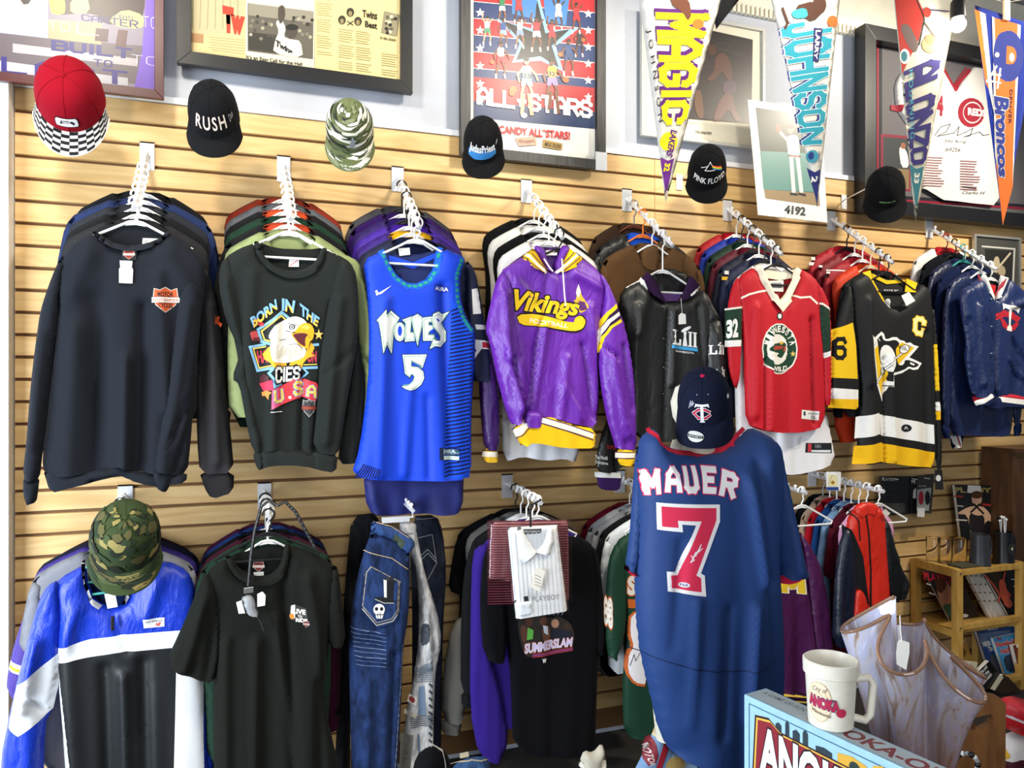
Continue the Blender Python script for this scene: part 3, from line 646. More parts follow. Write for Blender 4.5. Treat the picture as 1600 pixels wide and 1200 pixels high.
p.poly(ke([(448,365),(560,352),(628,375),(640,405),(592,402),(602,470),(588,512),(520,470),(470,408)]), '#e8a626'); p.poly(ke([(462,372),(560,360),(612,378),(585,400),(578,440),(585,495),(525,460),(480,405)]), '#5a1f28', 1); p.poly(ke([(592,402),(652,412),(625,445),(604,530),(590,505)]), '#f2ae22')
p.ell(456, 511, 4.6, 3.8, '#2a2c30'); p.ell(456, 511, 2.8, 2.8, '#dfe4e6'); p.ell(456, 511, 1.3, 1.3, '#121212')
p.block('CIES', ke([(300,680),(540,675),(530,800),(300,835)]), '#f4f4f1', 1.3, 1.4, out='#17181b', ow=2.4)
p.poly(ke([(262,1082),(268,900),(370,850),(470,800),(570,790),(690,830),(700,850),(715,930),(680,1005),(560,960),(480,985),(370,1030)]), '#d83a44'); p.poly(ke([(262,1082),(268,900),(330,872),(335,1048)]), '#e0608a')
for s_, q_ in (('U', [(285,900),(370,880),(385,1000),(290,1025)]), ('S', [(475,815),(565,805),(560,945),(470,955)]), ('A', [(600,860),(680,845),(690,975),(590,955)])): p.block(s_, ke(q_), '#f0d060', 1.3, out='#5b8fc8', ow=2.0)
p.ell(453, 621, 2.6, 2.4, '#f0e6e0'); p.poly([(498+(8 if q_ % 2 == 0 else 3)*math.sin(q_*math.pi/5), 523-(9 if q_ % 2 == 0 else 3.4)*math.cos(q_*math.pi/5)) for q_ in range(10)], '#eac060')
for s_, q_ in (('BORN', [(62,225),(305,42),(322,140),(98,318)]), ('IN', [(362,38),(487,62),(470,178),(362,152)]), ('THE', [(528,82),(718,222),(692,305),(535,192)])):
    q_ = ke(q_); mid = lambda p0, p1, t_: (p0[0]+(p1[0]-p0[0])*t_, p0[1]+(p1[1]-p0[1])*t_)
    p.text(s_, q_, '#7fb4e0', .045); V_, T_ = textmesh(s_, .045, 1.0, 0); lo_, hi_ = V_.min(0), V_.max(0); N_ = (V_-lo_)/(hi_-lo_); T2_ = [t_ for t_ in T_ if max(N_[i_][1] for i_ in t_) < .62]
    if T2_: p.raw(p.quad(N_, q_), T2_, '#e8c050')
shield(p, 483, 637.5, 20, 24, '#4a4a4c', '#7a2a2e'); p.line([(423,644),(440,643)], 1.2, '#dddddd')
p.build('eagle_print', g.r)
# ---------------------------------------------------------------- blue basketball jersey
g = Gar(TA[2], .97, 'basketball_jersey', 'royal blue sleeveless basketball jersey with white lettering and number five', 'jersey', (650, 751), short='blue basketball jersey')
C = '#0a3fd0'
B = g.pc('body', [(567,406),(600,391),(608,410),(620,430),(637,442),(655,443),(672,435),(683,418),(690,386),(728,402),(719,430),(720,468),(730,500),(743,516),(742,560),(736,650),(737,749),(650,751),(600,750),(548,744),(562,700),(575,600),(577,520),(573,450)], C, 'mesh', t=.024, r=.05, amp=.006, nf=6, seed=21,
     cr=[(600,470,590,740,.02,.012),(690,450,700,740,.018,-.014),(640,600,630,740,.016,.008),(665,620,668,745,.01,-.008)])
p = Print(B)
side = [(705,468),(722,480),(743,518),(741,560),(735,650),(736,747),(692,748),(697,640),(703,540)]
p.poly(side, '#0f4ee0')
def edge(y, pts):          # x-range of a polygon at height y
    xs = []
    for i in range(len(pts)):
        (x0, y0), (x1, y1) = pts[i], pts[(i+1) % len(pts)]
        if (y0 > y) != (y1 > y): xs.append(x0+(x1-x0)*(y-y0)/(y1-y0))
    return (min(xs), max(xs)) if xs else None
ls = []
for i in range(44):
    y = 484+i*6; e = edge(y, side); e2 = edge(max(y-7, 470), side)
    if e: ls.append(seg((e[0]+1, y+2), (e[1]-1, max(y-5, 472)), 2.6, .2))
p.polys(ls, '#0a1450')
p.build('side_stripes', g.r, printmat('sewn_stripe', .85)); p = Print(B)
ls = []
for i in range(9): ls.append(seg((556+i*4, 748-i*.2), (568+i*3, 725+i), 2, .2))
p.polys(ls, '#0a1450')
p.build('hem_stripes', g.r, printmat('sewn_stripe', .85)); p = Print(B)
nk = [(600,391),(608,412),(620,431),(637,443),(655,444),(672,436),(684,419),(690,387)]
for (a, b) in zip(nk, nk[1:]): p.line([(a[0]-1.5, a[1]+3), (b[0]-1.5, b[1]+3)], 10, '#1b5fd8')
for i in range(len(nk)-1):
    for k in (.25, .75):
        x = nk[i][0]+(nk[i+1][0]-nk[i][0])*k-1.5; y = nk[i][1]+(nk[i+1][1]-nk[i][1])*k+3
        p.ell(x, y, 4.2, 2.8, '#29a08c', rot=math.degrees(math.atan2(nk[i+1][1]-nk[i][1], nk[i+1][0]-nk[i][0])), n=8)
p.build('neck_trim', g.r, printmat('sewn_stripe', .85)); p = Print(B)
ah = [(726,404),(717,430),(718,468),(728,498),(741,517)]
for (a, b) in zip(ah, ah[1:]): p.line([(a[0]-3, a[1]), (b[0]-3, b[1])], 8, '#1b5fd8')
for i in range(len(ah)-1):
    for k in (.12, .38, .62, .88):
        p.ell(ah[i][0]+(ah[i+1][0]-ah[i][0])*k-3, ah[i][1]+(ah[i+1][1]-ah[i][1])*k, 3.4, 2.8, '#29a08c', n=8)
p.build('armhole_trim', g.r, printmat('sewn_stripe', .85)); p = Print(B)
# lettering
kw = lambda l: [(570+x_/8, 470+y_/8) for x_, y_ in l]
WV = [kw([(150,245),(255,120),(270,185),(325,125),(430,215),(385,300),(360,380),(335,655),(270,545),(220,655),(192,400),(172,272)]), [(624.4+8.5*math.cos(t_), 518.5+14.5*math.sin(t_)) for t_ in [q_*math.pi/10 for q_ in range(20)]],
      kw([(470,240),(585,195),(568,400),(615,400),(620,500),(500,510),(506,285)]), kw([(578,210),(655,168),(728,222),(690,400),(658,560),(612,390)]), kw([(715,215),(838,200),(830,262),(790,262),(786,302),(850,312),(845,368),(786,402),(782,432),(862,432),(850,500),(725,500)]),
      kw([(830,240),(850,168),(920,135),(985,165),(1055,135),(1000,232),(962,268),(1022,380),(1022,500),(950,576),(870,566),(805,602),(850,470),(880,500),(940,500),(950,450),(850,330)])]
p.polys([seg(l[q_], l[(q_+1) % len(l)], 3.4, .6) for l in WV for q_ in range(len(l))]+WV, '#17306a')
for l in WV: p.polys([seg(l[q_], l[(q_+1) % len(l)], 1.6, .6) for q_ in range(len(l))]+[l], '#3d6a78'); p.polys([l], '#eef4f0')
for l in WV:
    cx_ = sum(x_ for x_, y_ in l)/len(l); cy_ = sum(y_ for x_, y_ in l)/len(l); m_ = [(cx_+(x_-cx_)*.82, cy_+(y_-cy_)*.86) for x_, y_ in l]
    p.polys([seg(m_[q_], m_[(q_+1) % len(m_)], .75, .4) for q_ in range(len(m_))], '#6fae86')
p.ell(624.4, 517, 3.2, 8, '#0a3fd0'); p.poly(kw([(885,225),(905,220),(940,250),(915,265)]), '#0a3fd0'); p.poly(kw([(880,430),(910,420),(940,480),(915,500)]), '#0a3fd0'); p.poly(kw([(800,380),(860,345),(870,365),(810,415)]), '#0a3fd0')
p.build('team_lettering', g.r, printmat('tackle_twill', .7)); p = Print(B)
n5 = kw([(470,675),(768,672),(716,838),(690,800),(580,742),(577,815),(660,828),(725,885),(736,970),(700,1050),(630,1105),(560,1120),(500,1100),(462,1068),(540,1060),(600,1010),(625,955),(602,922),(572,925),(560,957),(500,910),(490,800)])
p.polys([seg(n5[q_], n5[(q_+1) % len(n5)], 2.4, .6) for q_ in range(len(n5))], '#17306a'); p.poly(n5, '#eef4f0'); m_ = [(645+(x_-645)*.86, 582+(y_-582)*.92) for x_, y_ in n5]; p.polys([seg(m_[q_], m_[(q_+1) % len(m_)], 1, .4) for q_ in range(len(m_))], '#6fae86')
p.build('number', g.r, printmat('tackle_twill', .7)); p = Print(B)
p.poly([(587,456),(592,460),(611,447),(596,458),(588,462)], '#eef1f6'); p.poly([(586,455),(589,453),(591,458),(612,446),(596,459),(589,461)], '#eef1f6')
p.build('swoosh', g.r, printmat('tackle_twill', .7)); p = Print(B)
p.poly([(678,443),(703,446),(703,457),(678,455)], '#1034a8'); p.text('AURA', [(680,447),(701,449),(701,455),(680,453)], '#e9eef8', .03)
p.build('sponsor_patch', g.r, printmat('tackle_twill', .7)); p = Print(B)
p.poly([(685,699),(719,701),(718,721),(685,718)], '#11203f'); p.poly([(691,701),(717,703),(717,711),(691,710)], '#5d7f97'); p.poly([(692,712),(717,713),(717,719),(692,718)], '#cfe6e2'); p.text('NBA', [(693,703),(712,708)], '#cfdfe8')
p.build('hem_label', g.r)
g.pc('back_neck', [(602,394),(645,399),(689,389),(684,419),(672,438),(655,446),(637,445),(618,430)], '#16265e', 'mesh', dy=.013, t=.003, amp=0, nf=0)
p = Print(flat(g.Y+.008)); p.poly([(606,398),(645,410),(688,392),(686,400),(646,420),(608,408)], '#1c4fe0'); p.poly([(622,388),(640,387),(641,398),(624,400)], '#d8dad4'); p.build('neck_tape', g.r)
# ---------------------------------------------------------------- purple football jacket
g = Gar(TA[3], .97, 'satin_jacket', 'purple satin football jacket with yellow striped collar, waistband and cuffs', 'jacket', (870, 700), hang='black', short='purple satin jacket')
C = '#6a2aa8'
B = g.pc('body', [(818,400),(833,390),(848,415),(860,425),(874,418),(889,390),(912,406),(938,424),(946,455),(936,510),(932,550),(936,610),(931,668),(890,662),(846,648),(822,664),(819,643),(806,600),(790,540),(780,470),(782,424),(798,412)], C, 'satin', t=.034, r=.055, amp=.008, nf=5, seed=31,
     cr=[(841,505,821,650,.008,-.016),(846,510,828,640,.012,.012),(905,540,925,650,.012,-.012),(880,560,870,655,.014,.01),(915,480,930,560,.012,.012),(800,440,830,470,.014,.008),(872,600,905,655,.01,.008),(850,430,846,500,.01,-.006),(892,430,930,450,.016,.01)])
HS = g.pc('waistband', [(846,645),(890,659),(931,670),(926,699),(880,700),(828,690),(815,699),(800,668),(822,652),(832,664)], '#f0c020', dy=-.004, t=.036, r=.02, amp=.003, nf=5, seed=3)
p = Print(HS); p.poly([(846,652),(890,665),(927,678),(926,685),(888,673),(845,660)], '#f2ead6'); p.line([(846,651),(890,664),(927,677)], 1.6, '#4a1a50'); p.line([(845,661),(888,674),(925,687)], 1.6, '#4a1a50')
p.poly([(806,674),(824,656),(826,664),(811,684)], '#f2ead6'); p.line([(804,672),(822,655)], 1.4, '#4a1a50'); p.line([(811,686),(828,666)], 1.4, '#4a1a50'); p.build('waistband_stripe', g.r, printmat('sewn_stripe', .85))
g.pc('waistband_tab', [(820,641),(848,644),(846,669),(819,668)], C, 'satin', dy=-.03, t=.014, r=.02, amp=.001, nf=2)
g.pc('sleeve', [(786,422),(800,440),(806,480),(818,540),(824,600),(820,650),(800,668),(787,632),(774,580),(765,534),(758,515),(766,475),(776,436)], C, 'satin', dy=-.012, t=.026, amp=.008, nf=4, seed=8, cr=[(785,460,790,560,.012,.014),(796,560,816,636,.006,-.018),(780,520,810,640,.012,.012),(800,470,812,560,.008,-.01)])
SR = g.pc('sleeve', [(934,424),(950,440),(966,482),(974,503),(983,540),(991,597),(995,690),(992,702),(962,702),(958,688),(948,655),(938,601),(934,550),(936,500),(944,460)], C, 'satin', dy=-.016, t=.03, amp=.008, nf=4, seed=5, cr=[(950,560,975,680,.012,.014),(970,540,985,640,.008,-.012),(940,540,960,560,.006,-.012),(975,660,990,690,.006,.01)])
CU = g.pc('cuff', [(964,699),(992,700),(991,724),(980,728),(966,726)], '#f0c020', dy=-.016, t=.024, r=.015, amp=.002, nf=3)
p = Print(CU); p.poly([(965,708),(992,708),(992,715),(965,716)], '#f2ead6'); p.line([(965,707),(992,707)], 1.4, '#4a1a50'); p.line([(965,717),(991,716)], 1.4, '#4a1a50'); p.build('cuff_stripe', g.r, printmat('sewn_stripe', .85))
p = Print(SR); p.poly([(933,548),(932,530),(937,508),(948,490),(964,476),(972,500),(955,508),(944,522),(937,550)], '#2a1040')
p.poly([(932,535),(937,508),(948,488),(963,474),(966,480),(951,493),(941,512),(936,540)], '#f3c81f'); p.poly([(935,544),(939,516),(949,500),(967,487),(969,492),(953,504),(943,520),(938,546)], '#f5eedd'); p.poly([(937,550),(942,526),(952,510),(970,498),(972,503),(956,512),(945,528),(940,551)], '#f3c81f')
p.build('sleeve_stripe', g.r, printmat('sewn_stripe', .85))
p = Print(B)
for (l, tx) in (('#1c0f1c', 2.4), ('#f3c81f', 0)):
    p.text('Vikings', [(803-tx,452-tx),(905+tx,468-tx),(905+tx,502+tx),(803-tx,494+tx)], l, .09 if tx else .035, shear=.35)
tail = [(806,492),(840,490),(895,506),(898,496),(908,493),(915,502),(910,514),(896,518),(870,514),(842,509),(812,508)]
p.poly([(x+(x-860)*.03, y+(y-503)*.22) for x, y in tail], '#1c0f1c', 1); p.poly(tail, '#f3c81f', 1); p.text('FOOTBALL', [(828,497),(888,506),(886,513),(828,504)], '#f7efcf', .03)
p.build('lettering', g.r, printmat('tackle_twill', .7)); p = Print(B)
p.poly([(900,448),(906,452),(908,462),(914,470),(918,480),(914,486),(905,490),(903,480),(895,470),(900,468)], '#d9b23a', 1); p.poly([(903,444),(907,456),(903,466),(899,458)], '#efe9dc'); p.poly([(903,470),(913,472),(916,484),(906,486)], '#5a2a6a')
p.build('horned_emblem', g.r, printmat('tackle_twill', .7))
for sg, pts in ((0, [(814,402),(833,388),(842,402),(856,424),(850,428),(832,420)]), (1, [(890,388),(913,406),(898,418),(878,426),(868,426),(880,408)])):
    S = g.pc('collar', pts, '#f0c020', dy=-.018, t=.022, r=.012, amp=0, nf=0, sm=0)
    q = Print(S)
    if sg == 0: q.line([(824,397),(838,412),(853,425)], 4, '#f3ecd8'); q.line([(820,400),(834,415),(850,427)], 1.2, '#4a1a50'); q.line([(828,393),(842,409),(855,423)], 1.2, '#4a1a50')
    else: q.line([(902,398),(888,411),(872,425)], 4, '#f3ecd8'); q.line([(906,402),(891,415),(877,426)], 1.2, '#4a1a50'); q.line([(897,394),(884,409),(869,424)], 1.2, '#4a1a50')
    q.build('collar_stripe', g.r, printmat('sewn_stripe', .85))
g.pc('hood', [(833,386),(840,383),(851,388),(856,408),(866,426),(860,428),(848,416)], C, 'satin', dy=-.008, t=.02, amp=.003, nf=2)
g.pc('hood', [(877,384),(886,383),(892,390),(882,410),(868,426),(866,412),(872,400)], C, 'satin', dy=-.008, t=.02, amp=.003, nf=2)
g.pc('lining', [(850,388),(876,385),(874,410),(866,426),(856,420)], '#4a1c78', 'satin', dy=.012, t=.004, amp=0, nf=0)
g.tag([(853,391),(871,391),(870,399),(854,399)], flat(g.Y), 'neck_label')
tb = MB()
for pts in ([(850,404),(856,414),(864,424)], [(878,404),(880,430),(882,460),(884,478)]):
    tb.tube([P(a, b, g.Y-.048) for a, b in pts], .0028, 6)
tb.build('drawstring', fab('#f2efe6'), g.r, True)
for (x, y) in ((861,428),(838,530),(832,577),(826,620),(826,660)):
    MB().lathe([(0,-.001),(.006,-.001),(.006,.001),(0,.002)], P(x, y, g.Y-.05 if y < 650 else g.Y-.047), 10, False).build('snap', mat('purple_snap', '#5a2492', .35), g.r, True)
# ---------------------------------------------------------------- leather jacket
g = Gar(TA[4], .84, 'leather_jacket', 'black leather bomber jacket with white trophy numerals on the chest and paper tag', 'jacket', (1045, 690), short='leather jacket', ext=.085)
C = '#1b1d1c'
B = g.pc('body', [(1000,438),(1018,462),(1036,473),(1060,471),(1080,463),(1094,450),(1108,462),(1122,495),(1112,540),(1102,600),(1097,690),(985,690),(985,600),(976,520),(966,465),(977,449)], C, 'leather', t=.03, r=.05, amp=.008, nf=6, seed=41,
     cr=[(1040,478,1034,680,.006,-.012),(1048,480,1046,600,.008,.01),(990,480,985,600,.014,.012),(1085,480,1095,600,.014,-.01),(1005,460,990,520,.02,.01)])
g.pc('sleeve', [(968,462),(982,462),(988,520),(992,600),(985,680),(972,738),(930,738),(935,690),(955,640),(968,590),(966,520)], C, 'leather', dy=.055, t=.02, amp=.007, nf=4, seed=7)
CU = g.pc('cuff', [(931,736),(973,737),(968,766),(935,765)], '#3c2258', dy=.055, t=.016, r=.015, amp=.002, nf=3)
p = Print(CU); p.poly([(931,738),(972,739),(970,747),(932,746)], '#f0eee8'); p.build('cuff_stripe', g.r)
p = Print(flat(g.Y+.03)); p.text('The World', [(930,711),(949,713),(949,719),(930,717)], '#e9e9e6'); p.text('Champions', [(930,719),(950,722),(950,728),(930,725)], '#e9e9e6'); p.text('SUPER', [(948,695),(963,697),(963,703),(948,701)], '#b3272f'); p.build('sleeve_text', g.r)
SR = g.pc('sleeve', [(1102,462),(1114,478),(1126,500),(1134,545),(1138,620),(1136,690),(1100,690),(1102,600),(1100,540),(1102,500)], C, 'leather', dy=-.012, t=.026, amp=.007, nf=4, seed=6, cr=[(1102,505,1124,500,.006,-.01),(1112,520,1118,600,.01,.01)])
def lii(pr, x, y, s_, sk=.14):
    def f(pts): return [(x+a*s_, y+b*s_+sk*a*s_) for a, b in pts]
    pr.polys([f([(-20,-16),(-12,-16),(-12,-14),(-14,-14),(-14,4),(-8,4),(-8,-2),(-5,-2),(-5,8),(-20,8),(-20,6),(-18,6),(-18,-14),(-20,-14)])], '#f4f4f1')
    pr.polys([f([(12,-16),(19,-16),(19,-14),(17.5,-14),(17.5,6),(19,6),(19,8),(12,8),(12,6),(13.5,6),(13.5,-14),(12,-14)]), f([(5,-16),(11,-16),(11,-14),(10,-14),(10,6),(11,6),(11,8),(5,8),(5,6),(6.5,6),(6.5,-14),(5,-14)])], '#f4f4f1')
    pr.polys([f([(-3,8),(-1,-8),(-2,-15),(3,-15),(2,-8),(4,8)])], '#e9e9e7'); a = [(x+s_*(2+7*math.cos(t_)-2*math.sin(t_)), y+s_*(-19-2*math.cos(t_)*1.3+4*math.sin(t_))) for t_ in [i*math.pi/8 for i in range(16)]]; pr.poly(a, '#f4f4f1')
    return f
p = Print(B); f = lii(p, 1070, 533, .98); p.polys([f([(-21,9),(20,9),(20,14),(-21,14)])], '#3f9fd6'); p.text('MINNESOTA', [f([(-16,16)])[0], f([(14,16)])[0], f([(14,19)])[0], f([(-16,19)])[0]], '#e8e8e4'); p.build('trophy_print', g.r)
p = Print(SR); lii(p, 1120, 549, .6, 0); lii(p, 1124, 585, .5, 0); p.build('sleeve_print', g.r)
S = g.pc('collar', [(1000,437),(1011,424),(1018,430),(1026,446),(1038,466),(1040,474),(1018,463)], '#2c1836', dy=-.016, t=.02, r=.012, amp=0, nf=0, sm=0)
q = Print(S); q.poly([(1001,437),(1005,432),(1020,462),(1017,462)], '#f1f0ec'); q.build('collar_stripe', g.r)
S = g.pc('collar', [(1078,430),(1086,436),(1094,450),(1080,463),(1062,471),(1066,460)], '#2c1836', dy=-.016, t=.02, r=.012, amp=0, nf=0, sm=0)
q = Print(S); q.poly([(1093,447),(1094,452),(1080,463),(1078,461)], '#f1f0ec'); q.build('collar_stripe', g.r)
g.pc('lining', [(1012,424),(1045,418),(1078,429),(1068,455),(1060,472),(1038,472)], '#120f14', 'satin', dy=.013, t=.004, amp=0, nf=0)
p = Print(flat(g.Y)); p.poly([(1034,458),(1066,456),(1060,470),(1040,471)], '#5a3a78'); p.build('inner_label', g.r)
p = Print(flat(g.Y-.06)); p.poly([(1064,489),(1071,491),(1072,506),(1060,507),(1060,493)], '#ecebe6'); p.build('price_tag', g.r, printmat('card', .7))
MB().tube([P(1064,466,g.Y-.045), P(1065,478,g.Y-.056), P(1066,491,g.Y-.061)], .0008, 5).build('tag_string', fab('#e8e6df'), g.r)
for y in (479, 529, 574, 615): MB().lathe([(0,-.001),(.005,-.001),(.005,.001),(0,.002)], P(1037, y, g.Y-.036), 10, False).build('snap', mat('dark_snap', '#6a6a6c', .3, .8), g.r, True)
# ---------------------------------------------------------------- red hockey jersey
g = Gar(TA[5], .97, 'hockey_jersey', 'red hockey jersey with green sleeves, cream collar and round green crest', 'jersey', (1225, 676), hang='black', short='red crested jersey')
C = '#c00f22'
B = g.pc('body', [(1180,415),(1190,440),(1205,465),(1218,482),(1232,465),(1243,440),(1247,418),(1270,430),(1283,455),(1281,500),(1285,545),(1288,600),(1289,652),(1280,670),(1226,677),(1192,673),(1165,662),(1163,600),(1162,540),(1157,490),(1152,455),(1153,432)], C, 'mesh', t=.026, r=.05, amp=.007, nf=6, seed=51,
     cr=[(1190,560,1190,672,.007,-.016),(1198,520,1196,670,.008,.012),(1226,490,1226,676,.006,-.006),(1262,500,1268,660,.012,-.012),(1176,480,1174,650,.012,.012)])
SL = g.pc('sleeve', [(1153,430),(1158,455),(1160,490),(1158,545),(1156,590),(1150,612),(1139,582),(1136,540),(1136,482),(1143,448)], C, 'mesh', dy=.004, t=.018, amp=.004, nf=3, seed=2)
p = Print(SL); p.poly([(1136,484),(1160,482),(1159,534),(1136,534)], '#123524'); p.line([(1137,483),(1160,480)], 3, '#f0e9da'); p.poly([(1136,532),(1159,531),(1158,541),(1136,542)], '#f3f0ea'); p.text('32', [(1138,500),(1153,497),(1153,527),(1138,529)], '#f3f0ea', .05); p.build('sleeve_stripe', g.r)
SR = g.pc('sleeve', [(1271,431),(1284,452),(1296,480),(1298,550),(1298,632),(1288,634),(1286,590),(1284,540),(1278,500),(1274,460)], C, 'mesh', dy=-.01, t=.02, r=.02, amp=.004, nf=2, seed=3)
p = Print(SR); p.poly([(1276,474),(1296,482),(1298,548),(1286,552),(1279,505)], '#123524'); p.line([(1275,472),(1285,475),(1297,483)], 3, '#f0e9da'); p.poly([(1286,553),(1298,548),(1298,556),(1287,561)], '#f3f0ea'); p.build('sleeve_stripe', g.r)
g.pc('collar', [(1177,414),(1186,440),(1202,468),(1218,488),(1235,468),(1247,442),(1251,419),(1241,417),(1237,438),(1227,458),(1218,469),(1208,455),(1196,434),(1188,414)], '#efe6cf', dy=-.012, t=.022, r=.012, amp=0, nf=0, sm=0)
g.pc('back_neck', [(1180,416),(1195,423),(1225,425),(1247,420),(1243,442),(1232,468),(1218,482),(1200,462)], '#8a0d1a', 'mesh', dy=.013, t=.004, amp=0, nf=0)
p = Print(flat(g.Y+.006)); p.poly([(1188,420),(1220,425),(1242,421),(1240,434),(1218,438),(1194,434)], '#efe6cf'); p.poly([(1199,439),(1224,438),(1224,456),(1206,455)], '#ecebe6'); p.poly([(1205,442),(1221,442),(1221,450),(1205,449)], '#8d9096'); p.build('neck_label', g.r)
p = Print(B)
p.line([(1156,468),(1170,460),(1185,456),(1197,454)], 3, '#f0e9da'); p.build('shoulder_piping', g.r, printmat('sewn_stripe', .85)); p = Print(B); p.line([(1238,460),(1250,465),(1265,464),(1276,474)], 3, '#f0e9da')
p.build('shoulder_piping', g.r, printmat('sewn_stripe', .85)); p = Print(B)
p.ell(1218, 494, 5, 6, '#23262a'); p.ell(1218, 494, 3, 4, '#e9e9e6')
p.build('league_badge', g.r); p = Print(B)
p.ell(1217, 545, 28, 40, '#f1ede3'); p.ell(1217, 545, 26, 38, '#17402b'); p.ell(1214, 546, 18, 24, '#f1ede3')
p.poly([(1199,544),(1206,538),(1216,536),(1222,534),(1229,537),(1228,548),(1224,556),(1221,560),(1212,556),(1218,552),(1208,550),(1200,549)], '#17402b', 1); p.poly([(1203,546),(1212,540),(1224,541),(1222,545),(1210,547)], '#b3432e'); p.ell(1221, 536, 3, 2.4, '#d9b23a'); p.poly([(1225,541),(1228,541),(1227,549),(1224,549)], '#b3432e')
p.poly([(1238+(4 if i % 2 == 0 else 1.6)*math.sin(i*math.pi/5), 553-(5 if i % 2 == 0 else 2)*math.cos(i*math.pi/5)) for i in range(10)], '#e8c56a')
for i, ch in enumerate('MINNESOTA'):
    a = math.radians(-72+i*18); x = 1217+22*math.sin(a); y = 545-31*math.cos(a); c, s_ = math.cos(a), math.sin(a)
    k = lambda u, v: (x+u*c-v*s_, y+(u*s_+v*c)*1.15); p.text(ch, [k(-2.6,-4.5), k(2.6,-4.5), k(2.6,4.5), k(-2.6,4.5)], '#f1ede3', .04)
p.text('WILD', [(1203,570),(1231,570),(1231,578),(1203,578)], '#f1ede3', .04, arc=-.35)
p.build('crest', g.r, printmat('tackle_twill', .7)); p = Print(B)
p.poly([(1250,640),(1282,643),(1281,657),(1249,654)], '#f0eeea'); p.text('L/XL', [(1267,650),(1279,655)], '#555a60'); p.line([(1263,646),(1280,647)], 2, '#a8abb0'); p.poly([(1253,643),(1257,643),(1257,649),(1253,649)], '#33363c')
p.build('size_label', g.r)
# ---------------------------------------------------------------- black and yellow hockey jersey
g = Gar(TA[6], .97, 'hockey_jersey', 'black hockey jersey with yellow bands, white stripes and a triangle crest', 'jersey', (1400, 731), hang='black', short='black and yellow jersey')
C = '#101012'
B = g.pc('body', [(1353,424),(1362,440),(1375,465),(1391,482),(1408,474),(1425,458),(1440,442),(1452,455),(1456,500),(1458,560),(1461,650),(1462,732),(1420,729),(1377,722),(1336,726),(1339,690),(1343,650),(1343,600),(1336,540),(1331,500),(1328,465),(1326,440)], C, 'mesh', t=.026, r=.05, amp=.007, nf=5, seed=61,
     cr=[(1374,560,1377,724,.008,-.014),(1384,560,1390,720,.01,.01),(1440,520,1446,730,.014,-.01),(1350,470,1352,600,.014,.01)])
p = Print(B)
p.poly([(1343,652),(1372,645),(1374,678),(1341,686)], '#f1efea'); p.poly([(1372,647),(1460,664),(1461,694),(1375,680)], '#f1efea')
p.poly([(1340,698),(1376,691),(1377,721),(1337,726)], '#f2bb12'); p.poly([(1376,692),(1461,707),(1461,731),(1420,728),(1377,722)], '#f2bb12')
p.build('hem_stripe', g.r, printmat('sewn_stripe', .85)); p = Print(B)
p.poly([(1354,425),(1366,421),(1372,440),(1388,468),(1382,472),(1370,450)], '#f2c51a'); p.poly([(1423,434),(1440,441),(1435,456),(1420,455)], '#f2c51a')
p.build('collar_trim', g.r, printmat('sewn_stripe', .85)); p = Print(B, base=.002)
p.ell(1416, 669, 7, 6, '#1a1a1c'); p.text('A', [(1413,666),(1419,671)], '#cfcfcf')
p.build('hem_badge', g.r); p = Print(B)
p.poly([(1392,466),(1396,466),(1398,470),(1396,478),(1392,481),(1388,478),(1387,470)], '#d8d8d6'); p.poly([(1390,469),(1395,469),(1395,477),(1392,479),(1389,476)], '#3a3a3c')
p.build('league_badge', g.r); p = Print(B)
p.block('C', [(1427,494),(1446,497),(1444,526),(1426,522)], '#f3e9a0', 1.6, out='#f2c51a', ow=2.4)
p.build('captain_letter', g.r, printmat('tackle_twill', .7)); p = Print(B)
# triangle crest with a skating bird and stick
kp = lambda l: [(1340+x_/8.575, 500+y_/8.575) for x_, y_ in l]
p.poly(kp([(160,205),(215,235),(235,215),(310,155),(345,185),(365,255),(400,255),(460,230),(520,230),(570,270),(620,280),(650,310),(700,300),(745,335),(812,355),(690,500),(855,580),(800,660),(740,670),(690,650),(600,710),(470,745),(480,830),(470,900),(405,890),(320,1095),(240,870),(235,790),(205,500),(190,300)]), '#f4f3ef')
p.poly(kp([(205,390),(270,330),(300,400),(300,640),(420,640),(410,790),(365,830),(325,1030),(262,850),(225,560)]), '#f2c21c'); p.poly(kp([(470,365),(600,300),(752,372),(545,605),(500,450)]), '#f2c21c')
p.poly(kp([(262,340),(235,275),(310,190),(335,272),(400,285),(500,262),(565,312),(520,372),(505,400),(530,560),(560,610),(620,600),(640,520),(822,592),(790,625),(740,642),(680,620),(640,660),(540,695),(440,712),(455,830),(372,812),(408,690),(300,600),(268,450)]), '#121214', 1)
p.poly(kp([(700,565),(760,590),(750,612),(700,590)]), '#f4f3ef'); p.poly(kp([(365,835),(462,845),(458,878),(352,872)]), '#f4f3ef'); p.line(kp([(350,880),(460,884)]), 1.4, '#121214')
p.poly(kp([(210,290),(250,280),(255,325),(215,350)]), '#e8e6df'); p.line(kp([(272,255),(285,280)]), 1.2, '#f4f3ef')
p.ell(1386.6, 560, 12.4, 21.5, '#f4f3ef', rot=-14)
st_ = kp([(240,835),(370,660),(470,540),(590,450),(690,360)]); p.line(st_, 3.6, '#121214'); p.line(st_, 2.1, '#f4f3ef')
p.ell(1412.5, 545.5, 8.2, 6.8, '#121214', rot=-35); p.ell(1412.5, 545.5, 7.2, 5.8, '#f4f3ef', rot=-35)
for q_ in range(5): p.line(kp([(545+q_*20,345+q_*2),(575+q_*20,395+q_*4)]), .7, '#121214')
p.ell(1379, 580, 4.6, 8.4, '#121214'); p.ell(1379, 580, 3.8, 7.6, '#f4f3ef'); p.line(kp([(318,640),(325,750)]), .7, '#121214'); p.line(kp([(345,650),(350,740)]), .7, '#121214')
